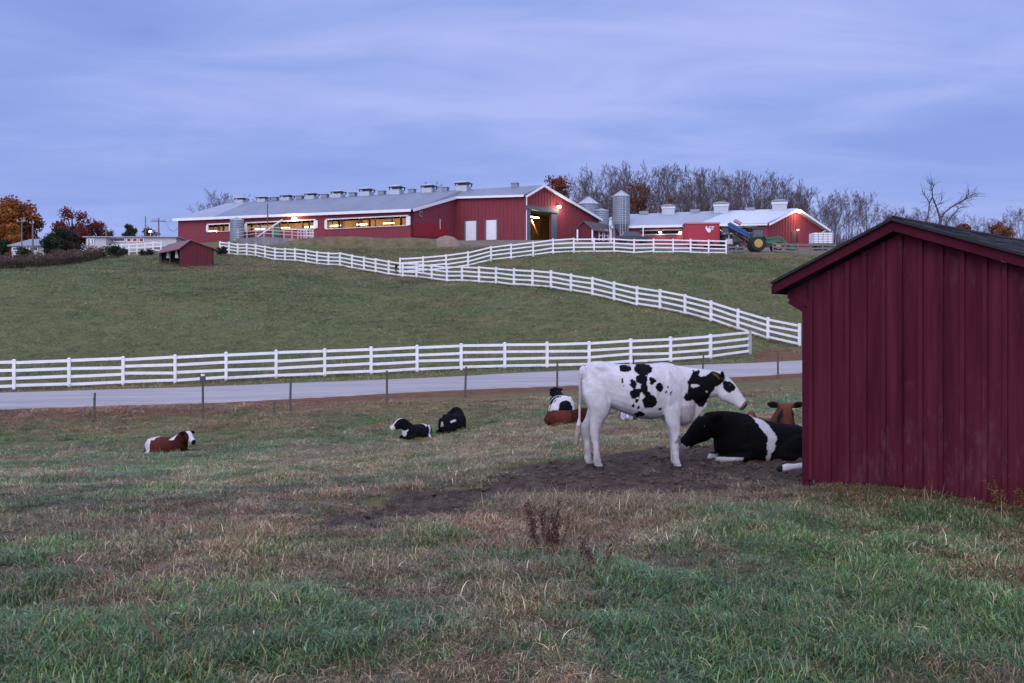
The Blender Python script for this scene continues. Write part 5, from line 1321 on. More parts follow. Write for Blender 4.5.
def bare_tree(root, h, r0, spread=.5, levels=4, up=.35, nb=(9, 6, 5, 4), thin=1.0, twig='twig', bark='bark_grey', first=.28, seed=0, minr=.012, droop=0.0, lean=0.0):
    rg = np.random.default_rng(seed)
    tk, tw = MB(), Twigs()
    def seg_path(p, d, L, n, wob):
        pts = [np.array(p)]; d = d / np.linalg.norm(d)
        for i in range(n):
            d = d + rg.normal(0, wob, 3) + np.array([0, 0, up * .12 - droop * .12]); d /= np.linalg.norm(d); pts.append(pts[-1] + d * L / n)
        return pts, d
    def grow(p, d, L, r, lev):
        n = 7 if lev == 0 else 4 if lev == 1 else 3 if lev == 2 else 2
        pts, _ = seg_path(p, d, L, n, .07 if lev == 0 else .15)
        rr = [max(r * (1 - .80 * i / n), minr * .8) for i in range(n + 1)]
        if lev <= 1: tk.tube([Vector(q) for q in pts], rr, 6 if lev == 0 else 4, cap=False)
        else:
            for i in range(n): tw.add(pts[i], pts[i + 1], rr[i], rr[i + 1])
        if lev >= levels: return
        m = nb[lev]
        for k in range(m):
            t = first + (1 - first) * (k + rg.uniform(.1, .9)) / m if lev == 0 else .25 + .75 * (k + rg.uniform(.1, .9)) / m
            x = t * n; i = min(int(x), n - 1); q = pts[i] + (pts[i + 1] - pts[i]) * (x - i); dd = pts[i + 1] - pts[i]; dd /= np.linalg.norm(dd)
            az = rg.uniform(0, 2 * math.pi) if lev else k * 2.4 + rg.uniform(-.5, .5)
            side = np.cross(dd, [math.cos(az), math.sin(az), .21]); side /= np.linalg.norm(side)
            ang = (spread * rg.uniform(.75, 1.25))
            nd = dd * math.cos(ang) + side * math.sin(ang)
            Lc = L * (.62 if lev == 0 else .52) * (1.12 - .62 * t) * rg.uniform(.75, 1.2)
            grow(q, nd, Lc, max(rr[i] * .55 * thin, minr), lev + 1)
    grow(np.array([0, 0, -.4]), np.array([lean, 0, 1.0]), h, r0, 0)
    tk.build('trunk', M[bark], root, smooth=True); tw.build('crown', twig, root)
WOOD_GROUP = 'bare trees in the wood behind the barns'
def leafy_tree(name, label, px, d, ytop, ybase, wpx, cols, blobs=26, n=5200, leaf=.22, group=None, shape=(1, 1), trunk_r=.28, seed=1, bark='bark_dark', fill=.75, cat='tree', gap=.0, crown_lo=.12):
    rg = np.random.default_rng(seed)
    q = xy(px, d); z0 = gz(q.x, q.y); root = empty(name, (q.x, q.y, z0)); tag(root, label, cat, group)
    H_ = zz(ytop, d) - z0; Wd = wpx * d / F / 2
    # limbs towards each clump of foliage
    C = []
    for i in range(blobs):
        for _ in range(30):
            u = rg.normal(size=3); u /= np.linalg.norm(u); r = rg.uniform(.25, 1)**.6
            c = np.array([u[0] * r * Wd * .80, u[1] * r * Wd * .80, H_ * (crown_lo + (1 - crown_lo) / 2) + u[2] * r * H_ * (1 - crown_lo) / 2 * .84])
            f = (c[2] / H_ - crown_lo) / (1 - crown_lo); wmax = Wd * (shape[0] * (1 - f) + shape[1] * f) * .92
            if math.hypot(c[0], c[1]) < wmax: break
        C.append(c)
    C = np.array(C)
    tk = MB(); tk.tube([(0, 0, -.4), (.05, 0, H_ * .3), (0, .05, H_ * .62), (0, 0, H_ * .85)], [trunk_r, trunk_r * .8, trunk_r * .5, .05], 8)
    for c in C[:18]:
        s_ = Vector((0, 0, max(.15 * H_, c[2] * .55))); tk.tube([s_, s_.lerp(Vector(c), .55) + Vector((0, 0, .15)), Vector(c)], [trunk_r * .35, trunk_r * .2, .03], 5, cap=False)
    tk.build('trunk', M[bark], root, smooth=True)
    cols = np.array(cols)
    base = cols[rg.integers(0, len(cols), blobs)]
    R = Wd * rg.uniform(.22, .42, blobs)
    w = R**2 / np.sum(R**2); idx = rg.choice(blobs, n, p=w)
    u = rg.normal(size=(n, 3)); u /= np.linalg.norm(u, axis=1)[:, None]; rr = rg.uniform(0, 1, n)**(1 - fill * .62)
    P = C[idx] + u * (R[idx] * rr)[:, None] * np.array([1, 1, .78]) + rg.normal(0, leaf * .4, (n, 3))
    P[:, 2] = np.maximum(P[:, 2], .1)
    c = base[idx] * rg.uniform(.7, 1.3, (n, 1)) * (1 + rg.normal(0, .05, (n, 3)))
    leaf_mesh('crown', P, leaf, c, root)
    return root
RUST = [(.24, .075, .028), (.28, .10, .034), (.20, .058, .028), (.30, .13, .04), (.15, .06, .03)]
ORANGE = [(.36, .17, .040), (.30, .12, .034), (.24, .085, .03)]
MAROON = [(.14, .034, .034), (.11, .030, .032), (.17, .046, .038), (.12, .048, .042)]
GREEN_D = [(.030, .052, .030), (.040, .062, .034), (.050, .070, .036), (.024, .040, .028)]
def build_trees():
    # left edge group
    leafy_tree('oak_tree', 'wide rust red oak at the far left edge of the picture', 12, 132, 196.5, 250, 62, RUST + [(.10, .06, .03)], 60, 13000, .22, seed=2, fill=.6)
    leafy_tree('oak_tree', 'low golden orange tree before the rust red oak at the left edge', 12, 127, 224, 250, 34, ORANGE, 16, 2600, .17, seed=3)
    leafy_tree('bush', 'dark green bush at the left picture edge beside the grey roofed house', 2, 124, 234, 258, 22, GREEN_D, 14, 2400, .15, seed=4, cat='bush')
    leafy_tree('maple_tree', 'dark maroon tree behind the green bush at left', 72, 134, 208, 246, 46, MAROON, 30, 4200, .18, seed=5, fill=.5)
    leafy_tree('maple_tree', 'lower maroon tree between the green bush and the white buildings', 98, 138, 218, 246, 40, MAROON + [(.10, .04, .04)], 26, 3600, .17, seed=6, fill=.5)
    leafy_tree('evergreen_bush', 'large dark green evergreen bush beside the grey roofed house', 57, 121, 227, 256, 32, GREEN_D, 26, 5200, .14, seed=7, cat='bush')
    leafy_tree('evergreen_bush', 'dark green evergreen bush before the maroon trees', 72, 121.5, 231, 256, 20, GREEN_D + [(.06, .04, .03)], 18, 3000, .14, seed=8, cat='bush')
    leafy_tree('round_tree', 'small round dark green tree above the long low building', 129, 150, 220.5, 243, 18, GREEN_D, 40, 4200, .17, seed=9, fill=.5)
    leafy_tree('russet_tree', 'pale russet tree between the utility poles', 150, 158, 226, 243, 26, [(.17, .06, .035), (.13, .05, .035), (.16, .09, .06)], 34, 2200, .17, seed=10, fill=.3)
    # behind the barns
    leafy_tree('oak_tree', 'dark rust red oak rising behind the big barn gable', 555, 188, 166.5, 236, 48, [(.19, .052, .030), (.155, .043, .028), (.22, .075, .036), (.12, .044, .032)], 44, 5200, .22, seed=11, fill=.55, crown_lo=.3, trunk_r=.32)
    leafy_tree('oak_tree', 'brown red oak behind the tall hopper bin', 634, 182, 178, 238, 62, [(.18, .058, .036), (.15, .050, .036), (.21, .08, .042)], 44, 4200, .21, seed=12, fill=.4, crown_lo=.25, trunk_r=.3)
    leafy_tree('oak_tree', 'small upright orange brown tree above the left cupola of the right barn', 669, 172, 193, 236, 8, [(.19, .075, .035), (.15, .06, .03)], 12, 700, .16, seed=13, fill=.5, crown_lo=.35, trunk_r=.12)
    leafy_tree('oak_tree', 'small russet tree behind the lit gable end of the right barn', 787, 176, 195, 236, 14, [(.15, .06, .035), (.12, .05, .035)], 12, 700, .17, seed=14, fill=.4, crown_lo=.3, trunk_r=.14)
    leafy_tree('beech_tree', 'orange brown tree over the roof of the big shed near the right edge', 1001, 118, 219.5, 250, 26, [(.23, .105, .055), (.19, .08, .045)], 20, 1700, .16, seed=15, fill=.5)
    leafy_tree('beech_tree', 'low brown tree over the roof of the big shed beside the forked dead tree', 962, 122, 220, 250, 22, [(.17, .07, .05), (.13, .055, .045)], 16, 1100, .16, seed=16, fill=.4)
    # bare trees: a few kinds grown once, then copied with other turns and sizes
    protos = []
    for i, (h, r, sp, tw) in enumerate([(15, .20, .50, 'twig'), (16, .21, .42, 'twig'), (14, .18, .58, 'twig'), (15.5, .19, .46, 'twig_dark')]):
        root = empty('bare_tree', (0, 0, 0)); bare_tree(root, h, r, sp, 4, .5, (13, 7, 5, 4), 1.0, tw, 'bark_grey', .25, seed=20 + i, minr=.018); hh = max(v.co.z for ch in root.children for v in ch.data.vertices); protos.append([root, hh, False])
    rg = np.random.default_rng(77)
    def place(k, px, d, ytop, label, group=WOOD_GROUP):
        q = xy(px, d); z0 = gz(q.x, q.y); root, h, used = protos[k]
        o = copy_tree(root) if used else root; protos[k][2] = True
        s = (zz(ytop, d) - z0) / h; o.location = (q.x, q.y, z0); sw = s * rg.uniform(.85, 1.1) ; o.scale = (sw, sw, s); o.rotation_euler.z = rg.uniform(0, 6.28)
        tag(o, label, 'tree', group)
    place(2, 214, 168, 189, 'bare tree behind the far left end of the long barn', None)
    place(0, 203, 172, 200, 'low bare tree behind the left corner of the long barn', None)
    place(1, 232, 170, 192, 'bare tree just behind the first roof vent of the long barn', None)
    place(3, 262, 175, 193, 'small bare treetop behind the second roof vent of the long barn', None)
    place(2, 424, 172, 180.5, 'bare treetop behind the last roof vents of the long barn', None)
    row = [(578, 171, 0), (594, 167, 1), (606, 164, 2), (618, 168, 0), (630, 163, 1), (643, 165, 3), (655, 161, 0), (666, 163, 1), (676, 166, 0), (686, 163, 2), (697, 166, 1), (708, 167, 0), (719, 165, 1), (729, 169, 3), (739, 170, 0), (749, 167, 1), (759, 172, 0), (769, 172, 2), (778, 175, 1), (790, 178, 0), (801, 183, 3), (812, 184, 1), (824, 190, 0)]
    for i, (px, yt, k) in enumerate(row):
        d = (176, 190, 205)[i % 3] + rg.uniform(-4, 4)
        place(k, px, d, yt + rg.uniform(-2, 2), 'tall bare grey tree in the wood behind the right red barn')
    for i in range(17):
        place(int(rg.integers(0, 4)), 584 + i * 15 + rg.uniform(-4, 4), rg.uniform(196, 245), np.interp(584 + i * 15, [580, 660, 760, 840], [184, 180, 188, 202]) + rg.uniform(-5, 6), 'tall bare grey tree in the wood behind the right red barn')
    for i, (px, yt) in enumerate([(836, 191), (846, 188), (856, 187), (866, 192), (876, 200), (884, 205), (894, 208), (905, 205), (914, 208), (924, 206), (936, 210), (948, 212), (960, 214), (974, 216), (986, 217), (1000, 214), (1012, 210), (1022, 206), (1034, 208), (1050, 205)]):
        place((0, 2, 3)[i % 3], px, rg.uniform(150, 185), yt + rg.uniform(-2, 3), 'thin bare tree in the wood beyond the big red shed', 'bare trees in the wood beyond the big shed')
    # low undergrowth between the stems: one dim mass of twigs
    tw = Twigs(); 
    for i in range(24000):
        px = rg.uniform(560, 1080); d = rg.uniform(168, 215); q = xy(px, d); z = float(base_height(np.array([q.x]), np.array([q.y]))[0])
        h = rg.uniform(1.5, 5.5) * (1 if px < 820 else 1.1); a = np.array([q.x, q.y, z + rg.uniform(0, .5)])
        b = a + np.array([rg.normal(0, .7), rg.normal(0, .7), h]); tw.add(a, b, .045, .02)
    o = tw.build('undergrowth', 'twig_dark', None); tag(o, kind='stuff')
    # the forked dead tree over the roof of the big shed
    d = 62.0; q = xy(940, d); z0 = gz(q.x, q.y); root = empty('dead_tree', (q.x, q.y, z0)); tag(root, 'gnarled forked dead tree rising over the roof of the big red shed', 'tree')
    def pp(x, y, dy=0.0): v = at(x, y, d + dy); return v - Vector((q.x, q.y, z0))
    tk = MB()
    k = d / F
    limbs = [([(938, 300), (939.5, 228), (940.5, 219), (936.5, 207), (932.5, 197), (932.2, 189)], [.24, .20, .13, .10, .075, .05]),
             ([(932.5, 197), (929.5, 203), (928.5, 212), (927, 222)], [.07, .06, .05, .04]), ([(929.5, 203), (926, 197), (922, 191)], [.05, .035, .02]),
             ([(932.2, 190), (933.5, 186), (932.5, 184)], [.05, .03, .015]), ([(933, 194), (930.5, 187), (930, 182)], [.03, .02, .012]), ([(940, 220), (945, 212), (953, 206), (960, 202.5), (966, 199), (970, 195.5), (976, 193)], [.12, .09, .07, .06, .05, .035, .018]),
             ([(963, 201), (968, 196), (969, 192)], [.04, .025, .012]), ([(941, 232), (951, 217), (958, 209), (964, 206)], [.10, .07, .05, .02]), ([(958, 209), (956, 205), (960, 203)], [.04, .03, .012]), ([(966, 199), (972, 197), (977, 196)], [.035, .02, .01]), ([(936, 206), (940, 203), (942, 199)], [.035, .02, .01])]
    rg2 = np.random.default_rng(5)
    for i, (pts, rr) in enumerate(limbs):
        P = [pp(a_, b_, 0.35 * math.sin(i * 1.7) * j) for j, (a_, b_) in enumerate(pts)]
        if i == 0: P[0] = Vector((0, 0, -.3))
        tk.tube(P, [r_ * .55 for r_ in rr], 7, cap=False)
    tk.build('trunk', M['bark_dead'], root, smooth=True)
    tw = Twigs()
    for pts, rr in limbs:
        P = [pp(a_, b_) for a_, b_ in pts]
        for j in range(len(P) - 1):
            if rr[j] > .15: continue
            for _ in range(5):
                a_ = P[j].lerp(P[j + 1], rg2.uniform(0, 1)); dv = (P[j + 1] - P[j]).normalized() + Vector(rg2.normal(0, .55, 3)); L = rg2.uniform(.3, .9)
                m_ = a_ + dv.normalized() * L * .5; e_ = m_ + (dv.normalized() + Vector(rg2.normal(0, .3, 3))).normalized() * L * .5
                tw.add(np.array(a_), np.array(m_), .014, .011); tw.add(np.array(m_), np.array(e_), .011, .006)
    tw.build('twigs', 'bark_dead', root)
    # weedy overgrown strip along the brow at left
    rg = np.random.default_rng(9); n = 15000
    px = rg.uniform(-70, 122, n); t = rg.uniform(0, 1, n)
    dl = np.interp(px, [-70, 0, 60, 122], [78, 84, 96, 112]); dd = dl + t * np.interp(px, [-70, 122], [7, 4])
    X = (px - 512) / F * dd; Z = base_height(X, dd)
    hgt = np.interp(px, [-70, 20, 70, 110, 122], [1.15, 1.2, 1.4, 1.45, .8]) * (.30 + 1.25 * fbm(X * .9, dd * .9, 3))
    P = np.stack([X, dd, Z + rg.uniform(0, 1, n)**.8 * hgt], 1)
    cs = np.array([(.150, .088, .080), (.120, .070, .068), (.165, .108, .086), (.105, .082, .058), (.085, .075, .048)])[rg.integers(0, 5, n)] * rg.uniform(.7, 1.25, (n, 1))
    lowm = (P[:, 2] - Z < .7) & (rg.uniform(size=n) < .55); cs[lowm] = np.array((.045, .055, .030)) * rg.uniform(.7, 1.3, (lowm.sum(), 1))
    o = leaf_mesh('brush_strip', P, .14, cs, None, aspect=.35); tag(o, kind='stuff')
    # single weeds and bushes by the fences
    leafy_tree('bush', 'dark leafless bush at the left end of the hill fence beside the small shed', 221.5, 106, 247.5, 256, 15, [(.045, .034, .034), (.055, .045, .038), (.035, .036, .026)], 14, 1400, .09, seed=31, cat='bush', trunk_r=.05)
    leafy_tree('bush', 'low dark bush below the short white fence left of the small shed', 118, 108, 246, 253.5, 22, GREEN_D + [(.05, .04, .035)], 14, 1600, .10, seed=32, cat='bush', trunk_r=.05)
    leafy_tree('bush', 'olive green bush below the short white fence', 147, 107, 251, 257.5, 22, [(.035, .040, .022), (.05, .045, .028)], 12, 1400, .09, seed=33, cat='bush', trunk_r=.05)
    leafy_tree('bush', 'dark bush before the grey roofed house at left', 22, 116, 246, 257, 24, GREEN_D + [(.06, .035, .03)], 14, 1600, .12, seed=34, cat='bush', trunk_r=.05)
    leafy_tree('weed', 'tall reddish dead weed in front of the fence junction on the hill', 396.5, 88.5, 261.5, 273, 5, [(.075, .035, .035), (.06, .04, .04)], 10, 260, .045, seed=35, cat='weed', trunk_r=.02)
build_trees()
# ------------------------------------------------------------------ farm machines, yard, far buildings
M['tractor_green'] = material('tractor_green', (.024, .13, .052), .4, .15, 3, .5)
M['loader_blue'] = material('loader_blue', (.016, .070, .23), .5, .12, 3, .5)
M['hub_yellow'] = material('hub_yellow', (.42, .27, .07), .5, .12, 3)
M['wagon_red'] = material('wagon_red', (.36, .012, .030), .45, .06, 2, .5)
M['pink_panel'] = material('pink_panel', (.42, .22, .27), .5, .1, 2)
M['cab_frame'] = material('cab_frame', (.05, .055, .06), .5, .15, 3)
def base_at(px, d): q = xy(px, d); return q, gz(q.x, q.y)
def tractor(px, d, label, body, long, hub, cab=True, sc=1.0, group=None):
    """faces +x"""
    q, z = base_at(px, d); r = empty('tractor', (q.x, q.y, z)); tag(r, label, 'tractor', group); r.scale = (sc,) * 3
    for s in (-1, 1):
        w = MB().wheel((0, s * .85, .88), (0, 1, 0), .88, .48, 24)
        for k in range(22):
            a = k * math.pi / 11; c = Vector((math.cos(a) * .88, 0, math.sin(a) * .88)); w.box((c.x, s * .85, .88 + c.z), (.07, .46, .10), M=Matrix.Rotation(-a, 3, 'Y'))
        wo = w.build('rear_wheel', M['rubber'], r); MB().wheel((0, s * .87, .88), (0, 1, 0), .50, .50, 20, .05).lathe([(.01, -.01)] , (0, s * .85, .88), 4).build('rim', M[hub], wo)
        w = MB().wheel((2.35, s * .8, .55), (0, 1, 0), .55, .34, 20).build('front_wheel', M['rubber'], r); MB().wheel((2.35, s * .82, .55), (0, 1, 0), .32, .36, 16, .05).build('rim', M[hub], w)
        MB().bar((-.75, s * .85, 1.62), (.75, s * .85, 1.72), .5, .08).bar((.7, s * .85, 1.72), (.95, s * .85, 1.30), .5, .06).build('mudguard', M[body], r)
    MB().hexa([(.75, -.36, .95), (2.85, -.32, .85), (2.85, .32, .85), (.75, .36, .95)], [(.75, -.36, 1.62), (2.80, -.28, 1.45), (2.80, .28, 1.45), (.75, .36, 1.62)]).build('hood', M[body], r)
    MB().box((1.4, 0, .78), (3.0, .42, .35)).tube([(2.35, -.8, .55), (2.35, .8, .55)], .07, 8).tube([(0, -.8, .88), (0, .8, .88)], .13, 8).build('chassis', M['dark_metal'], r)
    MB().box((2.86, 0, 1.15), (.05, .5, .5)).build('grille', M['dark_metal'], r)
    MB().tube([(1.9, .25, 1.5), (1.9, .25, 2.2)], .045, 8).build('exhaust', M['dark_metal'], r)
    c = MB()
    for x in (-.55, .75):
        for s in (-.62, .62): c.bar((x * (1.0), s, 1.25), (x * .9, s * .92, 2.62), .09, .09)
    cb = c.build('cab', M['cab_frame'], r); MB().box((.08, 0, 2.68), (1.55, 1.4, .13)).build('cab_roof', M['cab_frame'], cb)
    MB().box((.1, .56, 1.95), (1.15, .03, 1.2)).box((.1, -.56, 1.95), (1.15, .03, 1.2)).build('cab_glass', M['cab_glass'], cb)
    MB().box((-.1, 0, 1.45), (.45, .5, .12)).box((-.3, 0, 1.75), (.1, .5, .55)).build('seat', M['rubber'], r)
    return r
M['cab_glass'] = material('cab_glass', (.10, .12, .14), .15, .08, 2, .6); M['cab_glass'].node_tree.nodes['Principled BSDF'].inputs['Alpha'].default_value = .55
tr = tractor(756.3, 109.5, 'green tractor with yellow wheel hubs and front loader by the blue elevator', 'tractor_green', 1, 'hub_yellow', sc=.94)
ld = MB()
for s in (-.5, .5): ld.bar((1.0, s, 1.45), (2.6, s, 1.75), .10, .16).bar((2.6, s, 1.75), (3.9, s, .45), .10, .16)
ld.build('loader_arm', M['tractor_green'], tr)
MB().hexa([(3.75, -.9, .12), (4.5, -.9, .10), (4.5, .9, .10), (3.75, .9, .12)], [(3.70, -.9, .75), (3.95, -.9, .72), (3.95, .9, .72), (3.70, .9, .75)]).build('bucket', M['tractor_green'], tr)
tractor(721.5, 118, 'dark tractor cab standing between the red wagon and the blue elevator', 'dark_metal', 1, 'dark_metal', sc=.98).rotation_euler.z = .5
# elevator
q, z = base_at(742, 112.6); r = empty('elevator', (q.x, q.y, z)); tag(r, 'blue inclined loading elevator on a trailer frame behind the tractor wheel', 'farm machine')
a_, b_ = at(728.5, 225.5, 112.6) - Vector((q.x, q.y, z)), at(755, 240.0, 112.6) - Vector((q.x, q.y, z))
MB().bar(a_, b_, .75, .42).build('chute', M['loader_blue'], r)
lip = MB()
for s in (-.42, .42): lip.bar(a_ + Vector((0, s, .25)), b_ + Vector((0, s, .25)), .06, .22)
lip.build('chute_side', M['loader_blue'], r)
MB().bar(a_ + Vector((.1, 0, -.36)), b_ + Vector((-.6, 0, -.42)), .5, .26).build('belt_housing', M['rubber'], r)
MB().bar(a_ + Vector((.6, -.3, .55)), a_ + Vector((1.35, -.3, .15)), .5, .32).build('motor_cover', M['pink_panel'], r)
fr = MB().bar((-1.6, -.3, .45), (1.2, -.3, .45), .12, .12).bar((-1.6, .3, .45), (1.2, .3, .45), .12, .12).bar((-1.2, -.3, .45), (-.6, -.3, 2.1), .09, .09).bar((-1.2, .3, .45), (-.6, .3, 2.1), .09, .09).bar((0, -.3, .45), (.4, -.3, 1.4), .09, .09).bar((-.1, .3, .45), (-.7, .3, 1.9), .07, .07)
fr.build('frame', M['dark_metal'], r)
for s in (-.55, .55):
    w = MB().wheel((-.7, s, .38), (0, 1, 0), .38, .2, 16).build('wheel', M['rubber'], r); MB().wheel((-.7, s * 1.02, .38), (0, 1, 0), .2, .22, 12, .05).build('rim', M['steel'], w)
MB().box((-1.5, -.1, 1.0), (.7, .5, .6)).tube([(-1.5, -.1, 1.3), (-1.5, -.1, 1.75)], .05, 6).build('engine', M['steel'], r)
# red wagon with the white emblem
q, z = base_at(701, 116); r = empty('feed_wagon', (q.x, q.y, z), math.radians(-3)); tag(r, 'bright red box wagon with a white animal emblem before the right barn', 'wagon')
wd = 33.5 * 116 / F; hz0, hz1 = .55, zz(225.0, 116) - z
MB().hexa([(-wd / 2, -1.1, hz0), (wd / 2, -1.1, hz0), (wd / 2, 1.1, hz0), (-wd / 2, 1.1, hz0)], [(-wd / 2, -1.2, hz1), (wd / 2, -1.2, hz1), (wd / 2, 1.2, hz1), (-wd / 2, 1.2, hz1)]).build('body', M['wagon_red'], r)
MB().box((0, 0, hz1 + .08), (wd + .15, 2.6, .16)).build('rim_rail', M['pink_panel'], r)
ws = MB()
for x in (-wd / 2 + .05, wd / 2 - .05): ws.box((x, -1.22, (hz0 + hz1) / 2), (.10, .06, hz1 - hz0))
ws.build('corner_post', M['wagon_red'], r)
# emblem: a small white animal figure and a fork-like mark beside it
em = MB(); ex, ez = .75, (zz(230.3, 116) - z)
e = lambda x, zq: (ex + x, -1.235, ez + zq)
def flat(pts): 
    em.hexa([(p[0], p[1] + .02, p[2]) for p in pts], pts)
flat([e(-.42, .05), e(-.30, -.12), e(-.10, -.38), e(.12, -.40), e(.22, -.20), e(.20, .02), e(.02, .12), e(-.18, .10)])
flat([e(-.40, .06), e(-.18, .11), e(-.22, .34), e(-.36, .30)])
flat([e(-.02, .13), e(.10, .10), e(.16, .36), e(.05, .34)])
flat([e(.26, .30), e(.60, .30), e(.60, .21), e(.26, .21)]); flat([e(.26, .05), e(.52, .05), e(.52, -.05), e(.26, -.05)]); flat([e(.30, .20), e(.38, .20), e(.38, .06), e(.30, .06)])
em.build('emblem', M['white_paint'], r)
MB().bar((-wd / 2 + .3, 0, .5), (wd / 2 + .9, 0, .5), .2, .15).build('chassis', M['dark_metal'], r)
for x in (-.9, .9):
    for s in (-1, 1): MB().wheel((x, s, .42), (0, 1, 0), .42, .25, 18).build('wheel', M['rubber'], r)
# dark car by the hopper bin
q, z = base_at(633, 131); r = empty('parked_pickup', (q.x, q.y, z), .1); tag(r, 'dark blue vehicle parked beside the tall hopper bin behind the white fence', 'car')
MB().hexa([(-2.2, -.85, .45), (2.2, -.85, .45), (2.2, .85, .45), (-2.2, .85, .45)], [(-2.15, -.82, 1.05), (2.1, -.82, .98), (2.1, .82, .98), (-2.15, .82, 1.05)]).build('body', material('car_dark', (.015, .02, .04), .3, .1, 2, .6), r)
MB().hexa([(-1.6, -.78, 1.05), (1.0, -.78, 1.03), (1.0, .78, 1.03), (-1.6, .78, 1.05)], [(-1.2, -.65, 1.62), (.35, -.65, 1.64), (.35, .65, 1.64), (-1.2, .65, 1.62)]).build('cabin', M['glass'], r)
for x in (-1.35, 1.35):
    for s in (-.82, .82): MB().wheel((x, s, .36), (0, 1, 0), .36, .24, 18).build('wheel', M['rubber'], r)
# white livestock trailer
q, z = base_at(821, 119); r = empty('stock_trailer', (q.x, q.y, z)); tag(r, 'white box trailer parked at the right corner of the right barn', 'trailer')
w2_ = 20 * 119 / F; MB().box((0, 0, 1.42), (w2_, 1.6, 1.25)).build('body', M['white_paint'], r)
sl = MB()
for k in range(4): sl.box((0, -.82, 1.0 + k * .28), (w2_ * .98, .04, .05))
for k in range(5): sl.box((-w2_ / 2 + .08 + k * (w2_ - .16) / 4, -.84, 1.42), (.06, .05, 1.25))
sl.build('side_rail', M['roof_grey_light'], r)
for x in (-.35, .35):
    for s in (-.75, .75): MB().wheel((x, s, .38), (0, 1, 0), .38, .22, 16).build('wheel', M['rubber'], r)
MB().bar((-w2_ / 2, 0, .62), (w2_ / 2 + .7, 0, .62), .3, .14).build('drawbar', M['dark_metal'], r)
# grey plank fences of the yard
def plank_fence(x0, x1, d0, d1, h, rails, label, n, mat='grey_wood'):
    P = [xy(x0 + (x1 - x0) * i / (n - 1), d0 + (d1 - d0) * i / (n - 1)) for i in range(n)]; Z = [gz(p.x, p.y) for p in P]
    r = empty('plank_fence', (P[0].x, P[0].y, Z[0])); tag(r, label, 'fence')
    for p, z in zip(P, Z): local(MB().box((p.x, p.y, z + h / 2), (.15, .15, h + .1)), r).build('post', M[mat], r)
    for k in range(rails):
        f = h * (k + .6) / rails; mb = MB()
        for i in range(n - 1): mb.bar((P[i].x, P[i].y - .09, Z[i] + f + RNG.normal(0, .02)), (P[i + 1].x, P[i + 1].y - .09, Z[i + 1] + f + RNG.normal(0, .02)), .04, .19)
        local(mb, r).build('rail', M[mat], r)
plank_fence(773, 835, 107, 107.5, 1.1, 3, 'weathered grey plank fence in front of the green tractor', 6)
plank_fence(728, 744, 106, 106.5, .8, 2, 'low dark grey plank fence continuing the white fence before the elevator', 3)
# rubble in the yard
def heap(px, d, rx, ry, h, name, label, mat, seed=0, cat='heap', kind=None, n=26):
    q, z = base_at(px, d); rg = np.random.default_rng(seed); mb = MB(); rings = 12; ph = rg.uniform(0, 6, 4)
    for i in range(rings + 1):
        t = i / rings
        for k in range(n):
            a = 2 * math.pi * k / n; w = 1 + .10 * math.sin(2 * a + ph[0]) + .06 * math.sin(5 * a + ph[1])
            rr = (1 - t)**.9 * w; mb.v.append((math.cos(a) * rx * rr, math.sin(a) * ry * rr, -1.4 * (1 - t)**6 + h * (1 - (1 - t)**1.5)**1.05 + (rg.normal(0, .03) * h if 0 < i < rings else 0)))
    for i in range(rings):
        for k in range(n): j = (k + 1) % n; mb.f.append((i * n + k, i * n + j, (i + 1) * n + j, (i + 1) * n + k))
    r = mb.build(name, M[mat], None, smooth=True); r.location = (q.x, q.y, z); tag(r, label, cat, kind=kind)
heap(446.5, 122, 2.35, 2.2, 1.2, 'dirt_heap', 'pale heap of sand piled in front of the white barn doors', 'dirt_heap', 1)
M['silage'] = material('silage', (.055, .050, .062), .95, .3, 3, bump=.5, bscale=9)
M['grass_mound'] = material('grass_mound', (.085, .092, .038), .95, .3, 1.2, bump=.5, bscale=14, col2=(.19, .135, .08))
heap(409, 124, 7.4, 5.0, .75, 'grass_mound', 'low grassy mound before the end wall of the long barn', 'grass_mound', 2, 'mound')
heap(350, 126, 9.5, 5.0, .75, 'grass_mound', 'low grassy bank under the longest window strip', 'grass_mound', 3, 'mound')
for i, (px, w, h) in enumerate([(738, .9, .45), (731, .7, .38)]):
    heap(px, 108.5 + i, w, .7, h, 'rubble_heap', ['small grey rubble heap under the blue elevator', 'smaller grey rubble heap by the end of the white fence'][i], 'silage', 5 + i, 'heap')
# concrete pit wall with its railing and machines before the long barn
r = empty('pit_wall', tuple(P3(xy(276, 124), gz(*xy(276, 124).xy)))); tag(r, 'long low grey concrete wall with steel railing before the lit barn windows', 'wall')
p0, p1, p2 = xy(236, 131), xy(262, 125), xy(313.5, 123.0); zt0, zt1, zt2 = zz(239.0, 131), zz(236.6, 125), zz(240.0, 123)
cw = MB()
for (a_, za, b_, zb) in ((p0, zt0, p1, zt1), (p1, zt1, p2, zt2)):
    n_ = 6
    for k in range(n_):
        qa, qb = a_.lerp(b_, k / n_), a_.lerp(b_, (k + 1) / n_ - .004); ta, tb = za + (zb - za) * k / n_, za + (zb - za) * (k + 1) / n_; g0 = min(gz(qa.x, qa.y), gz(qb.x, qb.y)) - .5
        nrm = Vector((0, .3, 0)); cw.hexa([P3(qa, g0), P3(qb, g0), P3(qb + nrm, g0), P3(qa + nrm, g0)], [P3(qa, ta), P3(qb, tb), P3(qb + nrm, tb), P3(qa + nrm, ta)])
local(cw, r).build('concrete_wall', M['concrete'], r)
g0 = gz(p2.x, p2.y); pb = p2 + Vector((1.2, 5, 0)); cw = MB(); cw.bar(P3(p2, (zt2 + g0) / 2 - .2), P3(pb, (zt2 + g0) / 2 + .2), .25, zt2 - g0 + .2); local(cw, r).build('return_wall', M['concrete'], r)
rl = MB()
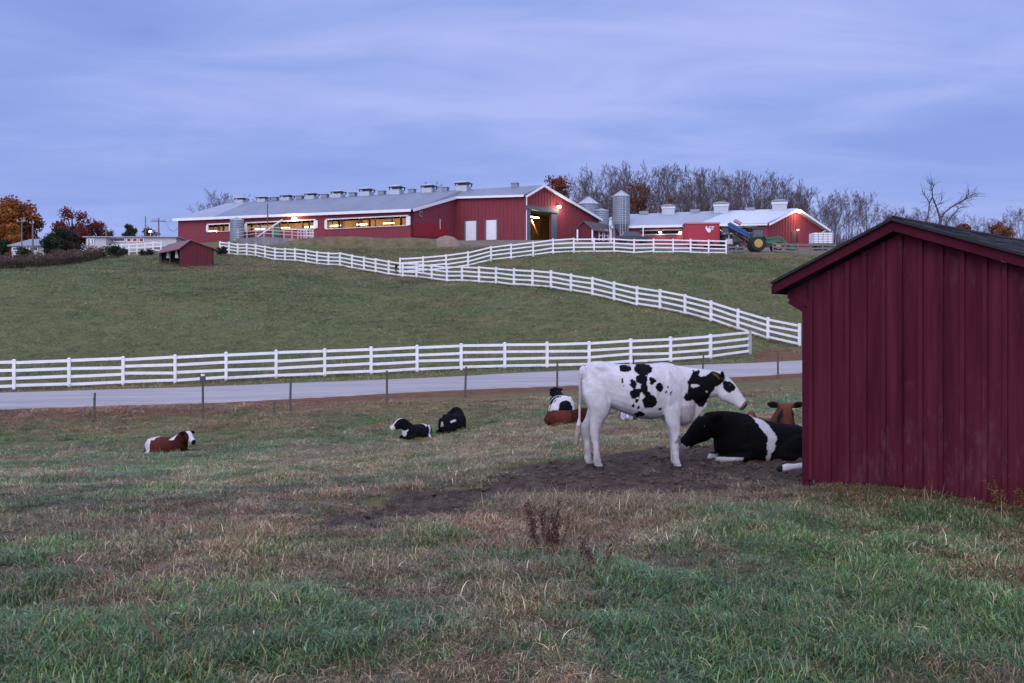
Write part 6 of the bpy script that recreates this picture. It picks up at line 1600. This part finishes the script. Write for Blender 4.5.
for x in (238, 247, 256, 264, 273, 284, 292, 298, 306, 312):
    q = xy(x, np.interp(x, [236, 262, 314], [131, 125, 123]) + .15); zt = np.interp(x, [236, 262, 313.5], [zt0, zt1, zt2]); rl.tube([P3(q, zt - .1), P3(q, zt + 1.25)], .06, 6)
for f in (.45, .85, 1.25):
    rl.tube([P3(p0 + Vector((0, .15, 0)), zt0 + f), P3(p1 + Vector((0, .15, 0)), zt1 + f), P3(p2 + Vector((0, .15, 0)), zt2 + f)], .04, 6)
local(rl, r).build('railing', M['pipe'], r)
cg = MB()
for k in range(6): q = xy(298 + k * 3, 126); cg.tube([P3(q, gz(q.x, q.y)), P3(q, zz(229.5, 126))], .05, 6)
for y in (229.8, 232.5, 235.5): cg.tube([P3(xy(297, 126), zz(y, 126)), P3(xy(314, 126), zz(y + .4, 126))], .05, 6)
r2 = empty('cattle_gate', tuple(P3(xy(306, 126), gz(*xy(306, 126).xy)))); tag(r2, 'pale steel cattle gate panel behind the right end of the concrete wall', 'gate'); local(cg, r2).build('bars', M['white_paint'], r2)
q, z = base_at(276.5, 128); r = empty('manure_pump', (q.x, q.y, z)); tag(r, 'green pump machine with a slanting white pipe behind the concrete wall', 'farm machine')
MB().box((0, 0, 1.3), (1.1, .9, .8)).box((.1, 0, 1.95), (.5, .5, .6)).build('body', M['tractor_green'], r); MB().box((0, 0, .5), (1.4, 1.0, .7)).build('base', M['dark_metal'], r)
a_, b_ = at(257.5, 236.8, 127.5) - Vector((q.x, q.y, z)), at(282.5, 219.8, 127.5) - Vector((q.x, q.y, z)); MB().tube([a_, b_], .11, 8).build('slanting_pipe', M['white_paint'], r)
# ---- houses at the far left
M['house_white'] = material('house_white', (.46, .46, .49), .7, .08, 1.5); M['house_roof'] = material('house_roof', (.22, .25, .30), .6, .12, 1.2, .4)
def house(px0, px1, d, yb, ye, yr, label, roofmat, wallmat='house_white', depth=7, name='house', hip=.18, windows=(), cat='house'):
    p0, p1 = xy(px0, d), xy(px1, d); z = min(gz(p0.x, p0.y), zz(yb, d)); L = (p1 - p0).length
    r = empty(name, (p0.x, p0.y, z)); tag(r, label, cat); he, hr = zz(ye, d) - z, zz(yr, d) - z
    MB().hexa([(0, 0, -.5), (L, 0, -.5), (L, depth, -.5), (0, depth, -.5)], [(0, 0, he), (L, 0, he), (L, depth, he), (0, depth, he)]).build('wall', M[wallmat], r)
    o = .35; n_ = [(-o, -o, he + .003), (L + o, -o, he + .003), (L + o, depth + o, he + .003), (-o, depth + o, he + .003)]; mb = MB()
    mb.hexa([(a, b, c) for a, b, c in n_], [(a, b, c + .12) for a, b, c in n_])
    k = len(mb.v); mb.v += [(a, b, c + .123) for a, b, c in n_] + [(L * hip, depth / 2, hr), (L * (1 - hip * .3), depth / 2, hr)]
    mb.f += [(k, k + 1, k + 5, k + 4), (k + 2, k + 3, k + 4, k + 5), (k, k + 4, k + 3), (k + 1, k + 2, k + 5)]
    mb.build('roof', M[roofmat], r)
    for x0, x1, y0, y1, mt in windows:
        xa, xb = (xy(x0, d).x - p0.x), (xy(x1, d).x - p0.x); za, zb = zz(y1, d) - z, zz(y0, d) - z
        w = MB().box(((xa + xb) / 2, -.04, (za + zb) / 2), (xb - xa, .06, zb - za)).build('window', M[mt], r)
        f = MB()
        for x in (xa, xb): f.box((x, -.06, (za + zb) / 2), (.12, .08, zb - za + .1))
        for zq in (za, zb): f.box(((xa + xb) / 2, -.06, zq), (xb - xa, .07, .12))
        f.build('frame', M['white_paint'], w)
    return r
house(11.5, 44, 122, 256, 246.5, 236, 'white house with hipped grey blue roof at the left edge', 'house_roof', windows=[(13, 19, 247.5, 250.5, 'glass'), (22, 27, 247, 251, 'grey_vinyl'), (30, 38, 247, 251, 'glass')])
house(86, 106, 132, 248, 237.5, 236.3, 'small white flat roofed building behind the brown brush', 'roof_grey_light', hip=.05, windows=[(88, 90.5, 239, 245, 'house_roof'), (91.5, 94, 239, 245, 'house_roof')], name='shop_building', cat='building')
M['red_panel'] = material('red_panel', (.36, .03, .04), .6, .05, 2)
house(106, 176, 134, 250, 237.5, 235.8, 'long low pale building with red panels left of the small shed', 'roof_grey_light', hip=.03, name='low_building', cat='building',
      windows=[(114, 125, 237.9, 241.5, 'dark_metal')] + [(x, x + 4.3, 238.2, 242, 'red_panel') for x in (127, 133, 139.5)])
# utility poles and wires
def pole(px, d, ytop, label, arm=0, r0=.13, light=False):
    q, z = base_at(px, d); r = empty('utility_pole', (q.x, q.y, z)); tag(r, label, 'utility pole', 'utility poles'); h = zz(ytop, d) - z
    MB().tube([(0, 0, -.5), (.04, 0, h * .5), (.02, 0, h)], [r0, r0 * .9, r0 * .75], 8).build('pole', M['grey_wood'], r)
    if arm: MB().box((0, -.15, h - .5), (arm, .1, .12)).build('crossarm', M['grey_wood'], r); MB().box((arm * .4, -.15, h - .36), (.1, .1, .18)).box((-arm * .4, -.15, h - .36), (.1, .1, .18)).build('insulator', M['steel'], r)
    return Vector((q.x, q.y, z + h - .3))
t1 = pole(158.5, 152, 218, 'utility pole with wide crossarm left of the long barn', 2.2)
t2 = pole(145.3, 156, 216.5, 'slim utility pole beside the pole with the crossarm', 0, .1)
t3 = pole(106.0, 136, 227, 'short grey utility pole at the white flat roofed building', 0)
t4 = pole(21.5, 120, 217.5, 'thin utility pole in front of the rust red oak', 1.0, .09)
t5 = pole(32.5, 121, 219.5, 'pale stout utility pole beside the roof of the house at left', .5, .12)
wr = MB()
def wire(a, b, sag, r=.02):
    P = [a.lerp(b, i / 10) - Vector((0, 0, sag * 4 * (i / 10) * (1 - i / 10))) for i in range(11)]; wr.tube(P, r, 4, cap=False)
wb = P3(A0 + U * .5 + V * .5, zA0 - .4)
o = MB(); wr = o; wire(t1 + Vector((-.9, 0, .2)), P3(A0 + U * .3, zA0 + .1), .5); w_ = o.build('power_line', M['rubber'], None); tag(w_, 'power line from the crossarm pole to the barn eave', 'cable')
o = MB(); wr = o; wire(t1 + Vector((.9, 0, .2)), P3(A0 + U * .6 - V * .4, zA0 - .9), 1.4); w_ = o.build('power_line', M['rubber'], None); tag(w_, 'lower sagging power line from the crossarm pole to the barn corner', 'cable')
q, z = base_at(150.5, 147); r = empty('yard_lamp', (q.x, q.y, z)); tag(r, 'small lit yard lamp between the two utility poles', 'lamp'); h = zz(231.3, 147) - z
MB().tube([(0, 0, -.3), (0, 0, h + .2)], .06, 6).build('pole', M['dark_metal'], r); MB().lathe([(.03, .08), (.13, .03), (.13, -.08), (.05, -.15)], (0, -.15, h), 10).build('bulb', M['lamp_white'], r); lamp((q.x, q.y - .5, z + h - .4), 60, (1, .75, .45), .15, parent=r)
# ------------------------------------------------------------------ grass: tufts scattered over the pasture (uncountable, one object per kind of ground)
def grass_material():
    m = bpy.data.materials.new('grass_blades'); m.use_nodes = True; N = m.node_tree.nodes; Lk = m.node_tree.links; b = N['Principled BSDF']
    a = N.new('ShaderNodeAttribute'); a.attribute_name = 'leaf'
    v = N.new('ShaderNodeAttribute'); v.attribute_type = 'INSTANCER'; v.attribute_name = 'tint'
    mx = N.new('ShaderNodeMix'); mx.data_type = 'RGBA'; mx.blend_type = 'MULTIPLY'; mx.inputs[0].default_value = 1; Lk.new(a.outputs['Color'], mx.inputs[6]); Lk.new(v.outputs['Color'], mx.inputs[7])
    Lk.new(mx.outputs[2], b.inputs['Base Color']); b.inputs['Roughness'].default_value = .33; b.inputs['Specular IOR Level'].default_value = .55
    tr = N.new('ShaderNodeBsdfTranslucent'); Lk.new(mx.outputs[2], tr.inputs['Color'])
    ms = N.new('ShaderNodeMixShader'); ms.inputs[0].default_value = .22; Lk.new(b.outputs[0], ms.inputs[1]); Lk.new(tr.outputs[0], ms.inputs[2]); Lk.new(ms.outputs[0], N['Material Output'].inputs[0])
    return m
M['grass'] = grass_material()
G_LUSH = [(.062, .140, .030), (.040, .098, .022), (.080, .172, .036), (.074, .160, .064), (.120, .205, .112), (.108, .158, .030), (.052, .122, .042)]
G_MIX = [(.125, .135, .042), (.095, .118, .036), (.20, .165, .070), (.25, .20, .098), (.17, .130, .058), (.115, .132, .040)]
G_STRAW = [(.38, .29, .17), (.30, .22, .115), (.46, .37, .23), (.25, .17, .085)]
G_RUST = [(.25, .115, .058), (.20, .090, .048), (.32, .165, .085), (.17, .088, .050)]
G_DARK = [(.085, .075, .050), (.12, .090, .065), (.080, .090, .050)]
def tuft(seed, n, rad, l0, l1, w, droop, pal, pal2=None, f2=0.0, lean=.35):
    rg = np.random.default_rng(seed); V, Fc, C = [], [], []
    for i in range(n):
        a = rg.uniform(0, 6.283); r = rad * math.sqrt(rg.uniform()); p = np.array([math.cos(a) * r, math.sin(a) * r, -.01]); L = rg.uniform(l0, l1)
        az = rg.uniform(0, 6.283); hd = np.array([math.cos(az), math.sin(az), 0]); sd = np.array([-math.sin(az), math.cos(az), 0]); ww = w * rg.uniform(.6, 1.4)
        th = abs(rg.normal(0, lean)); k = 4; b = len(V); dr = droop * rg.uniform(.4, 1.5)
        for j in range(k + 1):
            t = j / k; wd = ww * (1 - t**1.6) * (.7 + .3 * min(1, t * 4))
            if j < k: V += [p - sd * wd / 2, p + sd * wd / 2]
            else: V.append(p.copy())
            ang = th + dr * t * 1.2; p = p + (hd * math.sin(ang) + np.array([0, 0, 1.]) * math.cos(ang)) * L / k; p[2] = max(p[2], .004)
        for j in range(k - 1): Fc.append((b + 2 * j, b + 2 * j + 1, b + 2 * j + 3, b + 2 * j + 2))
        Fc.append((b + 2 * (k - 1), b + 2 * (k - 1) + 1, b + 2 * k))
        q = pal2 if pal2 and rg.uniform() < f2 else pal; c = np.array(q[rg.integers(0, len(q))]) * math.exp(rg.normal(0, .38)); C += [c] * k
    me = bpy.data.meshes.new('tuft'); me.from_pydata([tuple(v) for v in V], [], Fc); me.materials.append(M['grass'])
    a = me.attributes.new('leaf', 'FLOAT_COLOR', 'FACE'); C = np.array(C); a.data.foreach_set('color', np.concatenate([C, np.ones((len(C), 1))], 1).astype(np.float32).ravel())
    return me
GC = bpy.data.collections.new('grass_tufts')       # source meshes, not linked to the scene
KINDS_ = {}
def kind(name, n, *a, **k):
    KINDS_[name] = []
    for i in range(n):
        me = tuft(len(GC.objects) + 100, *a, **k); o = bpy.data.objects.new('tuft_%03d' % len(GC.objects), me); GC.objects.link(o); KINDS_[name].append(len(GC.objects) - 1)
kind('lush', 8, 56, .11, .05, .15, .0056, 2.3, G_LUSH, G_MIX, .15, lean=.65)
kind('green', 6, 50, .12, .025, .09, .0050, 1.9, G_LUSH, G_MIX, .35, lean=.7)
kind('mix', 5, 42, .12, .03, .085, .0046, 1.3, G_MIX, G_STRAW, .25, lean=.75)
kind('straw', 5, 44, .14, .06, .20, .0034, 2.2, G_STRAW, G_MIX, .2, lean=.95)
kind('rust', 5, 56, .15, .05, .15, .0040, 2.2, G_RUST, G_STRAW, .35, lean=1.15)
kind('dark', 3, 46, .14, .03, .08, .0054, 1.3, G_DARK, G_MIX, .25, lean=.9)
kind('far_green', 4, 34, .26, .06, .13, .011, .9, [tuple(np.array(c) * .95) for c in G_LUSH], G_MIX, .5, lean=.5)
kind('far_mix', 4, 34, .26, .06, .15, .010, 1.0, G_MIX, G_STRAW, .3, lean=.6)
kind('far_rust', 3, 34, .26, .06, .14, .010, 1.3, G_RUST, G_DARK, .35, lean=.8)
kind('tall_straw', 3, 9, .07, .20, .42, .0042, .7, G_STRAW, None, 0, lean=.30)
def scatter_nodes():
    ng = bpy.data.node_groups.new('grass_scatter', 'GeometryNodeTree')
    ng.interface.new_socket('Geometry', in_out='INPUT', socket_type='NodeSocketGeometry'); ng.interface.new_socket('Geometry', in_out='OUTPUT', socket_type='NodeSocketGeometry')
    N = ng.nodes; Lk = ng.links; gi = N.new('NodeGroupInput'); go = N.new('NodeGroupOutput')
    ci = N.new('GeometryNodeCollectionInfo'); ci.inputs['Collection'].default_value = GC; ci.inputs['Separate Children'].default_value = True; ci.inputs['Reset Children'].default_value = True
    ip = N.new('GeometryNodeInstanceOnPoints'); ip.inputs['Pick Instance'].default_value = True
    def na(n, t):
        x = N.new('GeometryNodeInputNamedAttribute'); x.data_type = t; x.inputs['Name'].default_value = n; return x.outputs['Attribute']
    Lk.new(gi.outputs[0], ip.inputs['Points']); Lk.new(ci.outputs[0], ip.inputs['Instance']); Lk.new(na('kind', 'INT'), ip.inputs['Instance Index']); Lk.new(na('rot', 'FLOAT_VECTOR'), ip.inputs['Rotation']); Lk.new(na('scl', 'FLOAT_VECTOR'), ip.inputs['Scale'])
    Lk.new(ip.outputs[0], go.inputs[0]); return ng
NG = scatter_nodes()
def scatter(name, X, Y, kinds, scl, tint, sink=.0):
    Z = height(X, Y) - sink; n = len(X)
    me = bpy.data.meshes.new(name); me.from_pydata(np.stack([X, Y, Z], 1).tolist(), [], [])
    me.attributes.new('kind', 'INT', 'POINT').data.foreach_set('value', np.asarray(kinds, np.int32))
    r = np.zeros((n, 3), np.float32); r[:, 2] = RNG.uniform(0, 6.283, n); r[:, :2] = RNG.normal(0, .12, (n, 2)); me.attributes.new('rot', 'FLOAT_VECTOR', 'POINT').data.foreach_set('vector', r.ravel())
    me.attributes.new('scl', 'FLOAT_VECTOR', 'POINT').data.foreach_set('vector', np.asarray(scl, np.float32).ravel())
    me.attributes.new('tint', 'FLOAT_COLOR', 'POINT').data.foreach_set('color', np.concatenate([tint, np.ones((n, 1))], 1).astype(np.float32).ravel())
    o = bpy.data.objects.new(name, me); COL.objects.link(o); md = o.modifiers.new('scatter', 'NODES'); md.node_group = NG; tag(o, kind='stuff'); return o
def frustum(n, d0, d1, p0=-170, p1=1190):
    d = np.sqrt(RNG.uniform(d0 * d0, d1 * d1, n)); px = RNG.uniform(p0, p1, n); return (px - 512) / F * d, d
def pick(names, probs):
    """names: list of kinds, probs (n,len): choose a mesh index for each point"""
    p = probs / probs.sum(1, keepdims=True); c = np.cumsum(p, 1); u = RNG.uniform(size=(len(p), 1)); k = (u > c).sum(1).clip(0, len(names) - 1)
    out = np.zeros(len(p), int); first = {n: KINDS_[n] for n in names}
    for i, nm in enumerate(names):
        m = k == i; out[m] = RNG.choice(first[nm], m.sum())
    return out, k
def shed_mask(X, Y):
    a = (X - W0.x) * wv.x + (Y - W0.y) * wv.y; b = (X - W0.x) * rv.x + (Y - W0.y) * rv.y
    return (a > -.02) & (a < 4.2) & (b > .02) & (b < DEP + .1)
def build_grass():
    # near pasture
    for nm, n, d0, d1 in (('grass', 19000, 3.0, 9.5), ('grass', 26000, 9.5, 20.0), ('grass', 24000, 20.0, 37.0)):
        X, Y = frustum(n, d0, d1)
        px = plan_to_px(X, Y); dm = dirt_mask(X, Y)
        lush = lush_mask(X, Y); n1 = fbm(X * .8, Y * .8, 51); n2 = fbm(X * .45 + 7, Y * .45, 61); n3_ = fbm(X * 2.2, Y * 2.2, 71)
        keep = (RNG.uniform(size=n) > dm * 1.06) & ~shed_mask(X, Y) & (Y < road_y(X, _rn) - .2)
        # thin places where the mat shows
        keep &= RNG.uniform(size=n) < np.clip(.62 + 3.2 * (fbm(X * 3.4, Y * 3.4, 201, 3) - .45), .10, 1)
        verge = np.exp(-((Y - (road_y(X, _rn) - 1.6)) / 1.7)**2)
        wl = np.clip((lush - .34 + (n3_ - .5) * .5) / .42, 0, 1)
        rustw = np.clip((n2 - .50) * 4.5, 0, 1.4) * np.interp(Y, [0, 5.5, 7.5, 10, 13, 37], [.5, .9, 1.3, 1.2, .7, .5]) + verge * 5
        strw = np.clip((n1 - .48) * 4, 0, 1.2) * np.interp(Y, [0, 6, 8, 11, 13, 37], [.12, .3, .8, 1.2, .9, .7])
        P = np.stack([wl**2 * 1.5 * np.interp(Y, [0, 8, 12, 37], [1.3, .9, .3, .25]), wl * 1.0 + .05, (1 - wl) * 1.1 + .12, strw * (1 - wl * .7) * 1.5 + .03, rustw * 1.9 * (1 - wl * .8), (1 - wl) * .25 + .02], 1)
        k, ki = pick(['lush', 'green', 'mix', 'straw', 'rust', 'dark'], np.clip(P, 1e-4, None))
        wall = np.clip(((X - W0.x) * -rv.x + (Y - W0.y) * -rv.y) / 1.1, 0, 1); wall = np.where(((X - W0.x) * wv.x + (Y - W0.y) * wv.y > -.4) & (wall > 0), .14 + .8 * wall, 1)
        hs = wall * np.interp(Y, [0, 7, 9, 12, 16, 37], [.95, .90, .9, .85, .85, 1.0]) * (.16 + 2.3 * fbm(X * 1.5 + 3, Y * 1.5, 81)**1.9) * RNG.uniform(.75, 1.3, n) * (1 - .45 * np.clip(dm * 2, 0, 1))
        ws = np.interp(Y, [0, 9, 15, 25, 37], [1.0, 1.05, 1.35, 1.9, 2.2])
        sc = np.stack([ws * hs**.3, ws * hs**.3, hs * np.interp(Y, [0, 12, 37], [1, 1.1, 1.25])], 1)
        tn = (1.26 + .70 * (fbm(X * .9, Y * .9, 91) - .5) * 2)[:, None] * RNG.uniform(.82, 1.18, (n, 1)) * np.array([[1, 1, 1]]) 
        cool = np.clip((fbm(X * .38, Y * .38, 101) - .47) * 3.5, 0, 1)[:, None] * np.interp(Y, [0, 9, 12], [1, .8, .2])[:, None]
        cool = cool * wl[:, None]; tn = tn * (1 - cool * np.array([[.10, -.04, -.45]]))
        m = keep; scatter(nm, X[m], Y[m], k[m], sc[m], tn[m])
    # a low understorey so that the mat is never bare
    X, Y = frustum(17000, 3.0, 13.5); lush = lush_mask(X, Y); n = len(X); dm = dirt_mask(X, Y); wl = np.clip((lush - .3) / .45, 0, 1)
    m = (RNG.uniform(size=n) > dm * 1.1) & ~shed_mask(X, Y); X, Y, wl = X[m], Y[m], wl[m]; n = len(X)
    k, _ = pick(['green', 'mix', 'rust', 'dark'], np.stack([wl + .05, (1 - wl) * .9 + .15, (1 - wl) * .5 + .02, (1 - wl) * .4 + .1], 1))
    s = RNG.uniform(.35, .75, n); scatter('grass_understorey', X, Y, k, np.stack([s**.3 * 1.15, s**.3 * 1.15, s], 1), RNG.uniform(.35, .85, (n, 1)) * np.ones((1, 3)))  # dark tint puts the shade between clumps into the blade colour
    # taller dry stalks and clumps
    X, Y = frustum(900, 4.2, 13); lush = lush_mask(X, Y); m = (RNG.uniform(size=900) < np.clip(fbm(X * .6, Y * .6, 111) * 1.6 - .55, .02, .8)) & (dirt_mask(X, Y) < .2) & ~shed_mask(X, Y)
    X, Y = X[m], Y[m]; n = len(X); s = RNG.uniform(.35, .85, n); scatter('dry_stalks', X, Y, RNG.choice(KINDS_['tall_straw'], n), np.stack([s, s, s], 1), np.ones((n, 3)) * RNG.uniform(.6, 1.1, (n, 1)))
    # remembered clumps: (px, py, kind, count, spread, height)
    for px, py, kd, cnt, spr, hh in [(228, 530, 'lush', 26, .26, 1.25), (288, 508, 'lush', 10, .25, .8), (45, 594, 'lush', 20, .22, 1.2), (600, 507, 'straw', 130, .5, 1.25), (660, 508, 'straw', 120, .55, .9), (720, 503, 'straw', 70, .5, .7), (775, 500, 'rust', 50, .4, .8), (560, 512, 'rust', 60, .4, 1.0), (330, 560, 'straw', 60, .4, 1.0), (60, 520, 'straw', 50, .7, .9), (180, 575, 'rust', 60, .5, 1.0), (420, 590, 'rust', 30, .4, .8), (930, 600, 'mix', 30, .5, 1.2), (100, 640, 'rust', 30, .4, .9), (30, 640, 'lush', 40, .5, 1.1), (330, 660, 'lush', 50, .5, 1.0), (560, 640, 'lush', 60, .6, 1.0), (760, 650, 'lush', 50, .5, 1.1), (640, 590, 'lush', 50, .5, 1.0), (735, 488, 'straw', 44, .8, .8), (790, 522, 'lush', 24, .40, 1.1), (940, 530, 'lush', 14, .35, 1.0), (535, 562, 'lush', 26, .32, 1.15), (150, 602, 'rust', 34, .40, 1.1), (480, 540, 'rust', 40, .42, 1.1), (600, 535, 'rust', 36, .5, 1.0), (250, 640, 'mix', 16, .3, 1.3), (380, 500, 'green', 20, .5, .8),
                                     (900, 520, 'rust', 24, .6, .9), (960, 505, 'green', 30, .5, .8), (860, 500, 'green', 24, .4, .8), (700, 508, 'rust', 26, .7, .8), (70, 560, 'dark', 30, .4, 1.4), (110, 552, 'rust', 22, .5, 1.1), (840, 600, 'lush', 26, .5, 1.1), (700, 600, 'lush', 20, .4, 1.1), (840, 494, 'mix', 22, .4, .8), (1000, 555, 'rust', 20, .4, .9), (995, 678, 'rust', 30, .25, 1.0)]:
        d = 1.62 * F / (py - H / 2)
        for _ in range(8): q = xy(px, d); d = .5 * d + .5 * (EYE - gz(q.x, q.y)) * F / (py - H / 2)
        q = xy(px, d); X = q.x + RNG.normal(0, spr, cnt); Y = q.y + RNG.normal(0, spr * .8, cnt); s = hh * RNG.uniform(.75, 1.25, cnt)
        scatter('grass_clump', X, Y, RNG.choice(KINDS_[kd], cnt), np.stack([s**.5, s**.5, s], 1), np.ones((cnt, 3)) * RNG.uniform(.75, 1.15, (cnt, 1)))
    # hill beyond the road
    n = 46000; X, Y = frustum(n, 41, 118, -150, 1120); px = plan_to_px(X, Y); m = (Y > road_y(X, _rf) + .25) & (RNG.uniform(size=n) < np.clip(.35 + 1.0 * fbm(X * .3, Y * .3, 121), .2, 1)) & (Y < np.interp(px, [0, 440, 520, 700, 1000], [118, 116, 112, 102, 106]))
    m &= ~((px > 750) & (px < 1000) & (Y < 57.0)) | (RNG.uniform(size=n) < .25)
    X, Y = X[m], Y[m]; n = len(X); lush = lush_mask(X, Y); wl = np.clip((lush - .25) / .5, 0, 1); r_ = np.clip((fbm(X * .13, Y * .2, 131) - .5) * 4, 0, 1)
    k, _ = pick(['far_green', 'far_mix', 'far_rust'], np.stack([wl * 1.4 + .10, (1 - wl) * .9 + .10, r_ * .40 * (1 - wl * .7) + .02], 1))
    s = (.55 + .8 * fbm(X * .5, Y * .5, 141)) * RNG.uniform(.7, 1.3, n); w_ = np.interp(Y, [41, 110], [1.6, 3.0]); tn = (1.15 + 1.5 * (fbm(X * .22, Y * .3, 151) - .5))[:, None] * RNG.uniform(.8, 1.2, (n, 1)) * np.ones((1, 3))
    scatter('hill_grass', X, Y, k, np.stack([w_, w_, s], 1), tn)
    # taller clumps on the hill and along the foot of the road fence
    n = 3800; X, Y = frustum(n, 46, 112, -150, 1120); px = plan_to_px(X, Y); m = (RNG.uniform(size=n) < np.clip(fbm(X * .12, Y * .16, 181) * 3 - 1.1, .04, 1)) & (Y < np.interp(px, [0, 440, 520, 700, 1000], [116, 114, 110, 100, 104])) & (Y > road_y(X, _rf) + 1.5) & ~((px > 745) & (px < 1000) & (Y < 58))
    X, Y = X[m], Y[m]; n = len(X); k, _ = pick(['mix', 'straw', 'rust', 'dark', 'green'], np.tile(np.array([[.5, .12, .10, .12, .6]]), (n, 1))); s = RNG.uniform(1.0, 2.4, n)
    scatter('hill_weeds', X, Y, k, np.stack([s * 1.25, s * 1.25, s], 1), RNG.uniform(.6, 1.1, (n, 1)) * np.ones((1, 3)))
    px = RNG.uniform(-60, 745, 1300); Y = np.array([lin_depth(p, 14, 43.6, 710, 53.3) for p in px]) + RNG.normal(0, .16, 1300); X = (px - 512) / F * Y
    k, _ = pick(['mix', 'straw', 'green', 'dark'], np.tile(np.array([[.4, .3, .4, .2]]), (1300, 1))); s = RNG.uniform(.9, 2.3, 1300); scatter('fence_foot_grass', X, Y, k, np.stack([s, s, s], 1), RNG.uniform(.6, 1.05, (1300, 1)) * np.ones((1, 3)))
    px = RNG.uniform(230, 800, 1500); Y = np.array([hill_d(p) for p in px]) + RNG.normal(0, .18, 1500); X = (px - 512) / F * Y; s = RNG.uniform(1.0, 2.6, 1500)
    k, _ = pick(['mix', 'straw', 'rust', 'dark'], np.tile(np.array([[.4, .25, .25, .3]]), (1500, 1))); scatter('fence_foot_grass', X, Y, k, np.stack([s, s, s], 1), RNG.uniform(.6, 1.05, (1500, 1)) * np.ones((1, 3)))
build_grass()
# ---- clods on the trodden earth
def build_clods():
    rg = np.random.default_rng(61); src = []
    for i in range(4):
        bm = __import__('bmesh').new(); __import__('bmesh').ops.create_icosphere(bm, subdivisions=2, radius=1.0); me = bpy.data.meshes.new('clod'); bm.to_mesh(me); bm.free()
        co = verts_of(me); co *= (1 + .28 * n3(co, 1.3 + i * .2, i))[:, None]; co[:, 2] *= .6; me.vertices.foreach_set('co', co.astype(np.float32).ravel()); me.materials.append(M['clod'])
        o = bpy.data.objects.new('tuft_%03d' % len(GC.objects), me); GC.objects.link(o); src.append(len(GC.objects) - 1)
    n = 9000; X = rg.uniform(-4.5, 5.2, n); Y = rg.uniform(9.2, 16.5, n); m = rg.uniform(size=n) < dirt_mask(X, Y) * np.clip(fbm(X * 1.7, Y * 1.7, 171) * 2.2 - .45, .05, 1); m &= ~shed_mask(X, Y)
    X, Y = X[m], Y[m]; n = len(X); s = np.exp(rg.normal(-4.05, .55, n)).clip(.006, .055); scatter('clods', X, Y, rg.choice(src, n), np.stack([s, s, s], 1), np.ones((n, 3)))
M['clod'] = material('clod', (.070, .048, .040), .95, .35, 9, .1, col2=(.125, .090, .072))
build_clods()
# ---- single dead weeds in the foreground
def dead_weed(px, py, h, label, n, seed, col='weed_brown', spread=.16, leafy=True, seeds=True):
    rg = np.random.default_rng(seed); d = 1.62 * F / (py - H / 2)
    for _ in range(8): q = xy(px, d); d = .5 * d + .5 * (EYE - gz(q.x, q.y)) * F / (py - H / 2)
    q = xy(px, d); r = empty('weed', (q.x, q.y, gz(q.x, q.y))); tag(r, label, 'weed'); P, S = [], MB()
    for i in range(n):
        a = rg.uniform(0, 6.28); L = h * rg.uniform(.55, 1); b = Vector((math.cos(a) * spread * .3, math.sin(a) * spread * .3, -.03)); e_ = Vector((math.cos(a) * spread * rg.uniform(.5, 1.3), math.sin(a) * spread * rg.uniform(.5, 1.3), L)); m_ = b.lerp(e_, .5) + Vector(rg.normal(0, .02, 3))
        S.tube([b, m_, e_], [.0045, .0038, .0022], 5)
        for t in np.linspace(.25 if leafy else .6, 1, int(22 * L / .3)):
            c = b * (1 - t)**2 + m_ * 2 * t * (1 - t) + e_ * t * t
            for _ in range(4): P.append(np.array(c) + rg.normal(0, .013, 3))
    S.build('stem', M[col], r)
    if not seeds: return
    P = np.array(P); cs = np.array(WEED_COLS[col])[rg.integers(0, 3, len(P))] * rg.uniform(.7, 1.3, (len(P), 1)); leaf_mesh('seed_heads', P, .011, cs, r, aspect=.6)['kind'] = 'stuff'
M['weed_brown'] = material('weed_brown', (.085, .048, .040), .9, .2, 8); M['weed_rust'] = material('weed_rust', (.20, .10, .07), .9, .2, 8); M['weed_green'] = material('weed_green', (.055, .060, .025), .8, .2, 8)
WEED_COLS = {'weed_brown': [(.105, .056, .046), (.075, .042, .036), (.14, .080, .066)], 'weed_green': [(.20, .13, .03), (.10, .10, .03), (.24, .10, .03)]}
dead_weed(541, 545, .36, 'tall dark brown dead weed clump standing in the foreground grass', 9, 1, spread=.17)
dead_weed(556, 548, .30, 'smaller dark brown dead weed right beside the tall weed clump', 5, 2, spread=.14)
dead_weed(597, 568, .24, 'greyish dead weed low in the green foreground grass', 6, 3, spread=.13)
dead_weed(1012, 513, .32, 'yellow leaved weed against the foot of the big red shed', 7, 4, 'weed_green', .22)
dead_weed(1006, 590, .40, 'thin bare reddish dead stalks near the right edge of the foreground', 4, 5, 'weed_rust', .20, False, False)
dead_weed(185, 645, .28, 'bent tan dead stalk in the grass at the lower left', 3, 7, 'weed_rust', .26, False, False)
dead_weed(846, 497, .14, 'little reddish sprig at the foot of the shed wall', 4, 8, 'weed_green', .10)
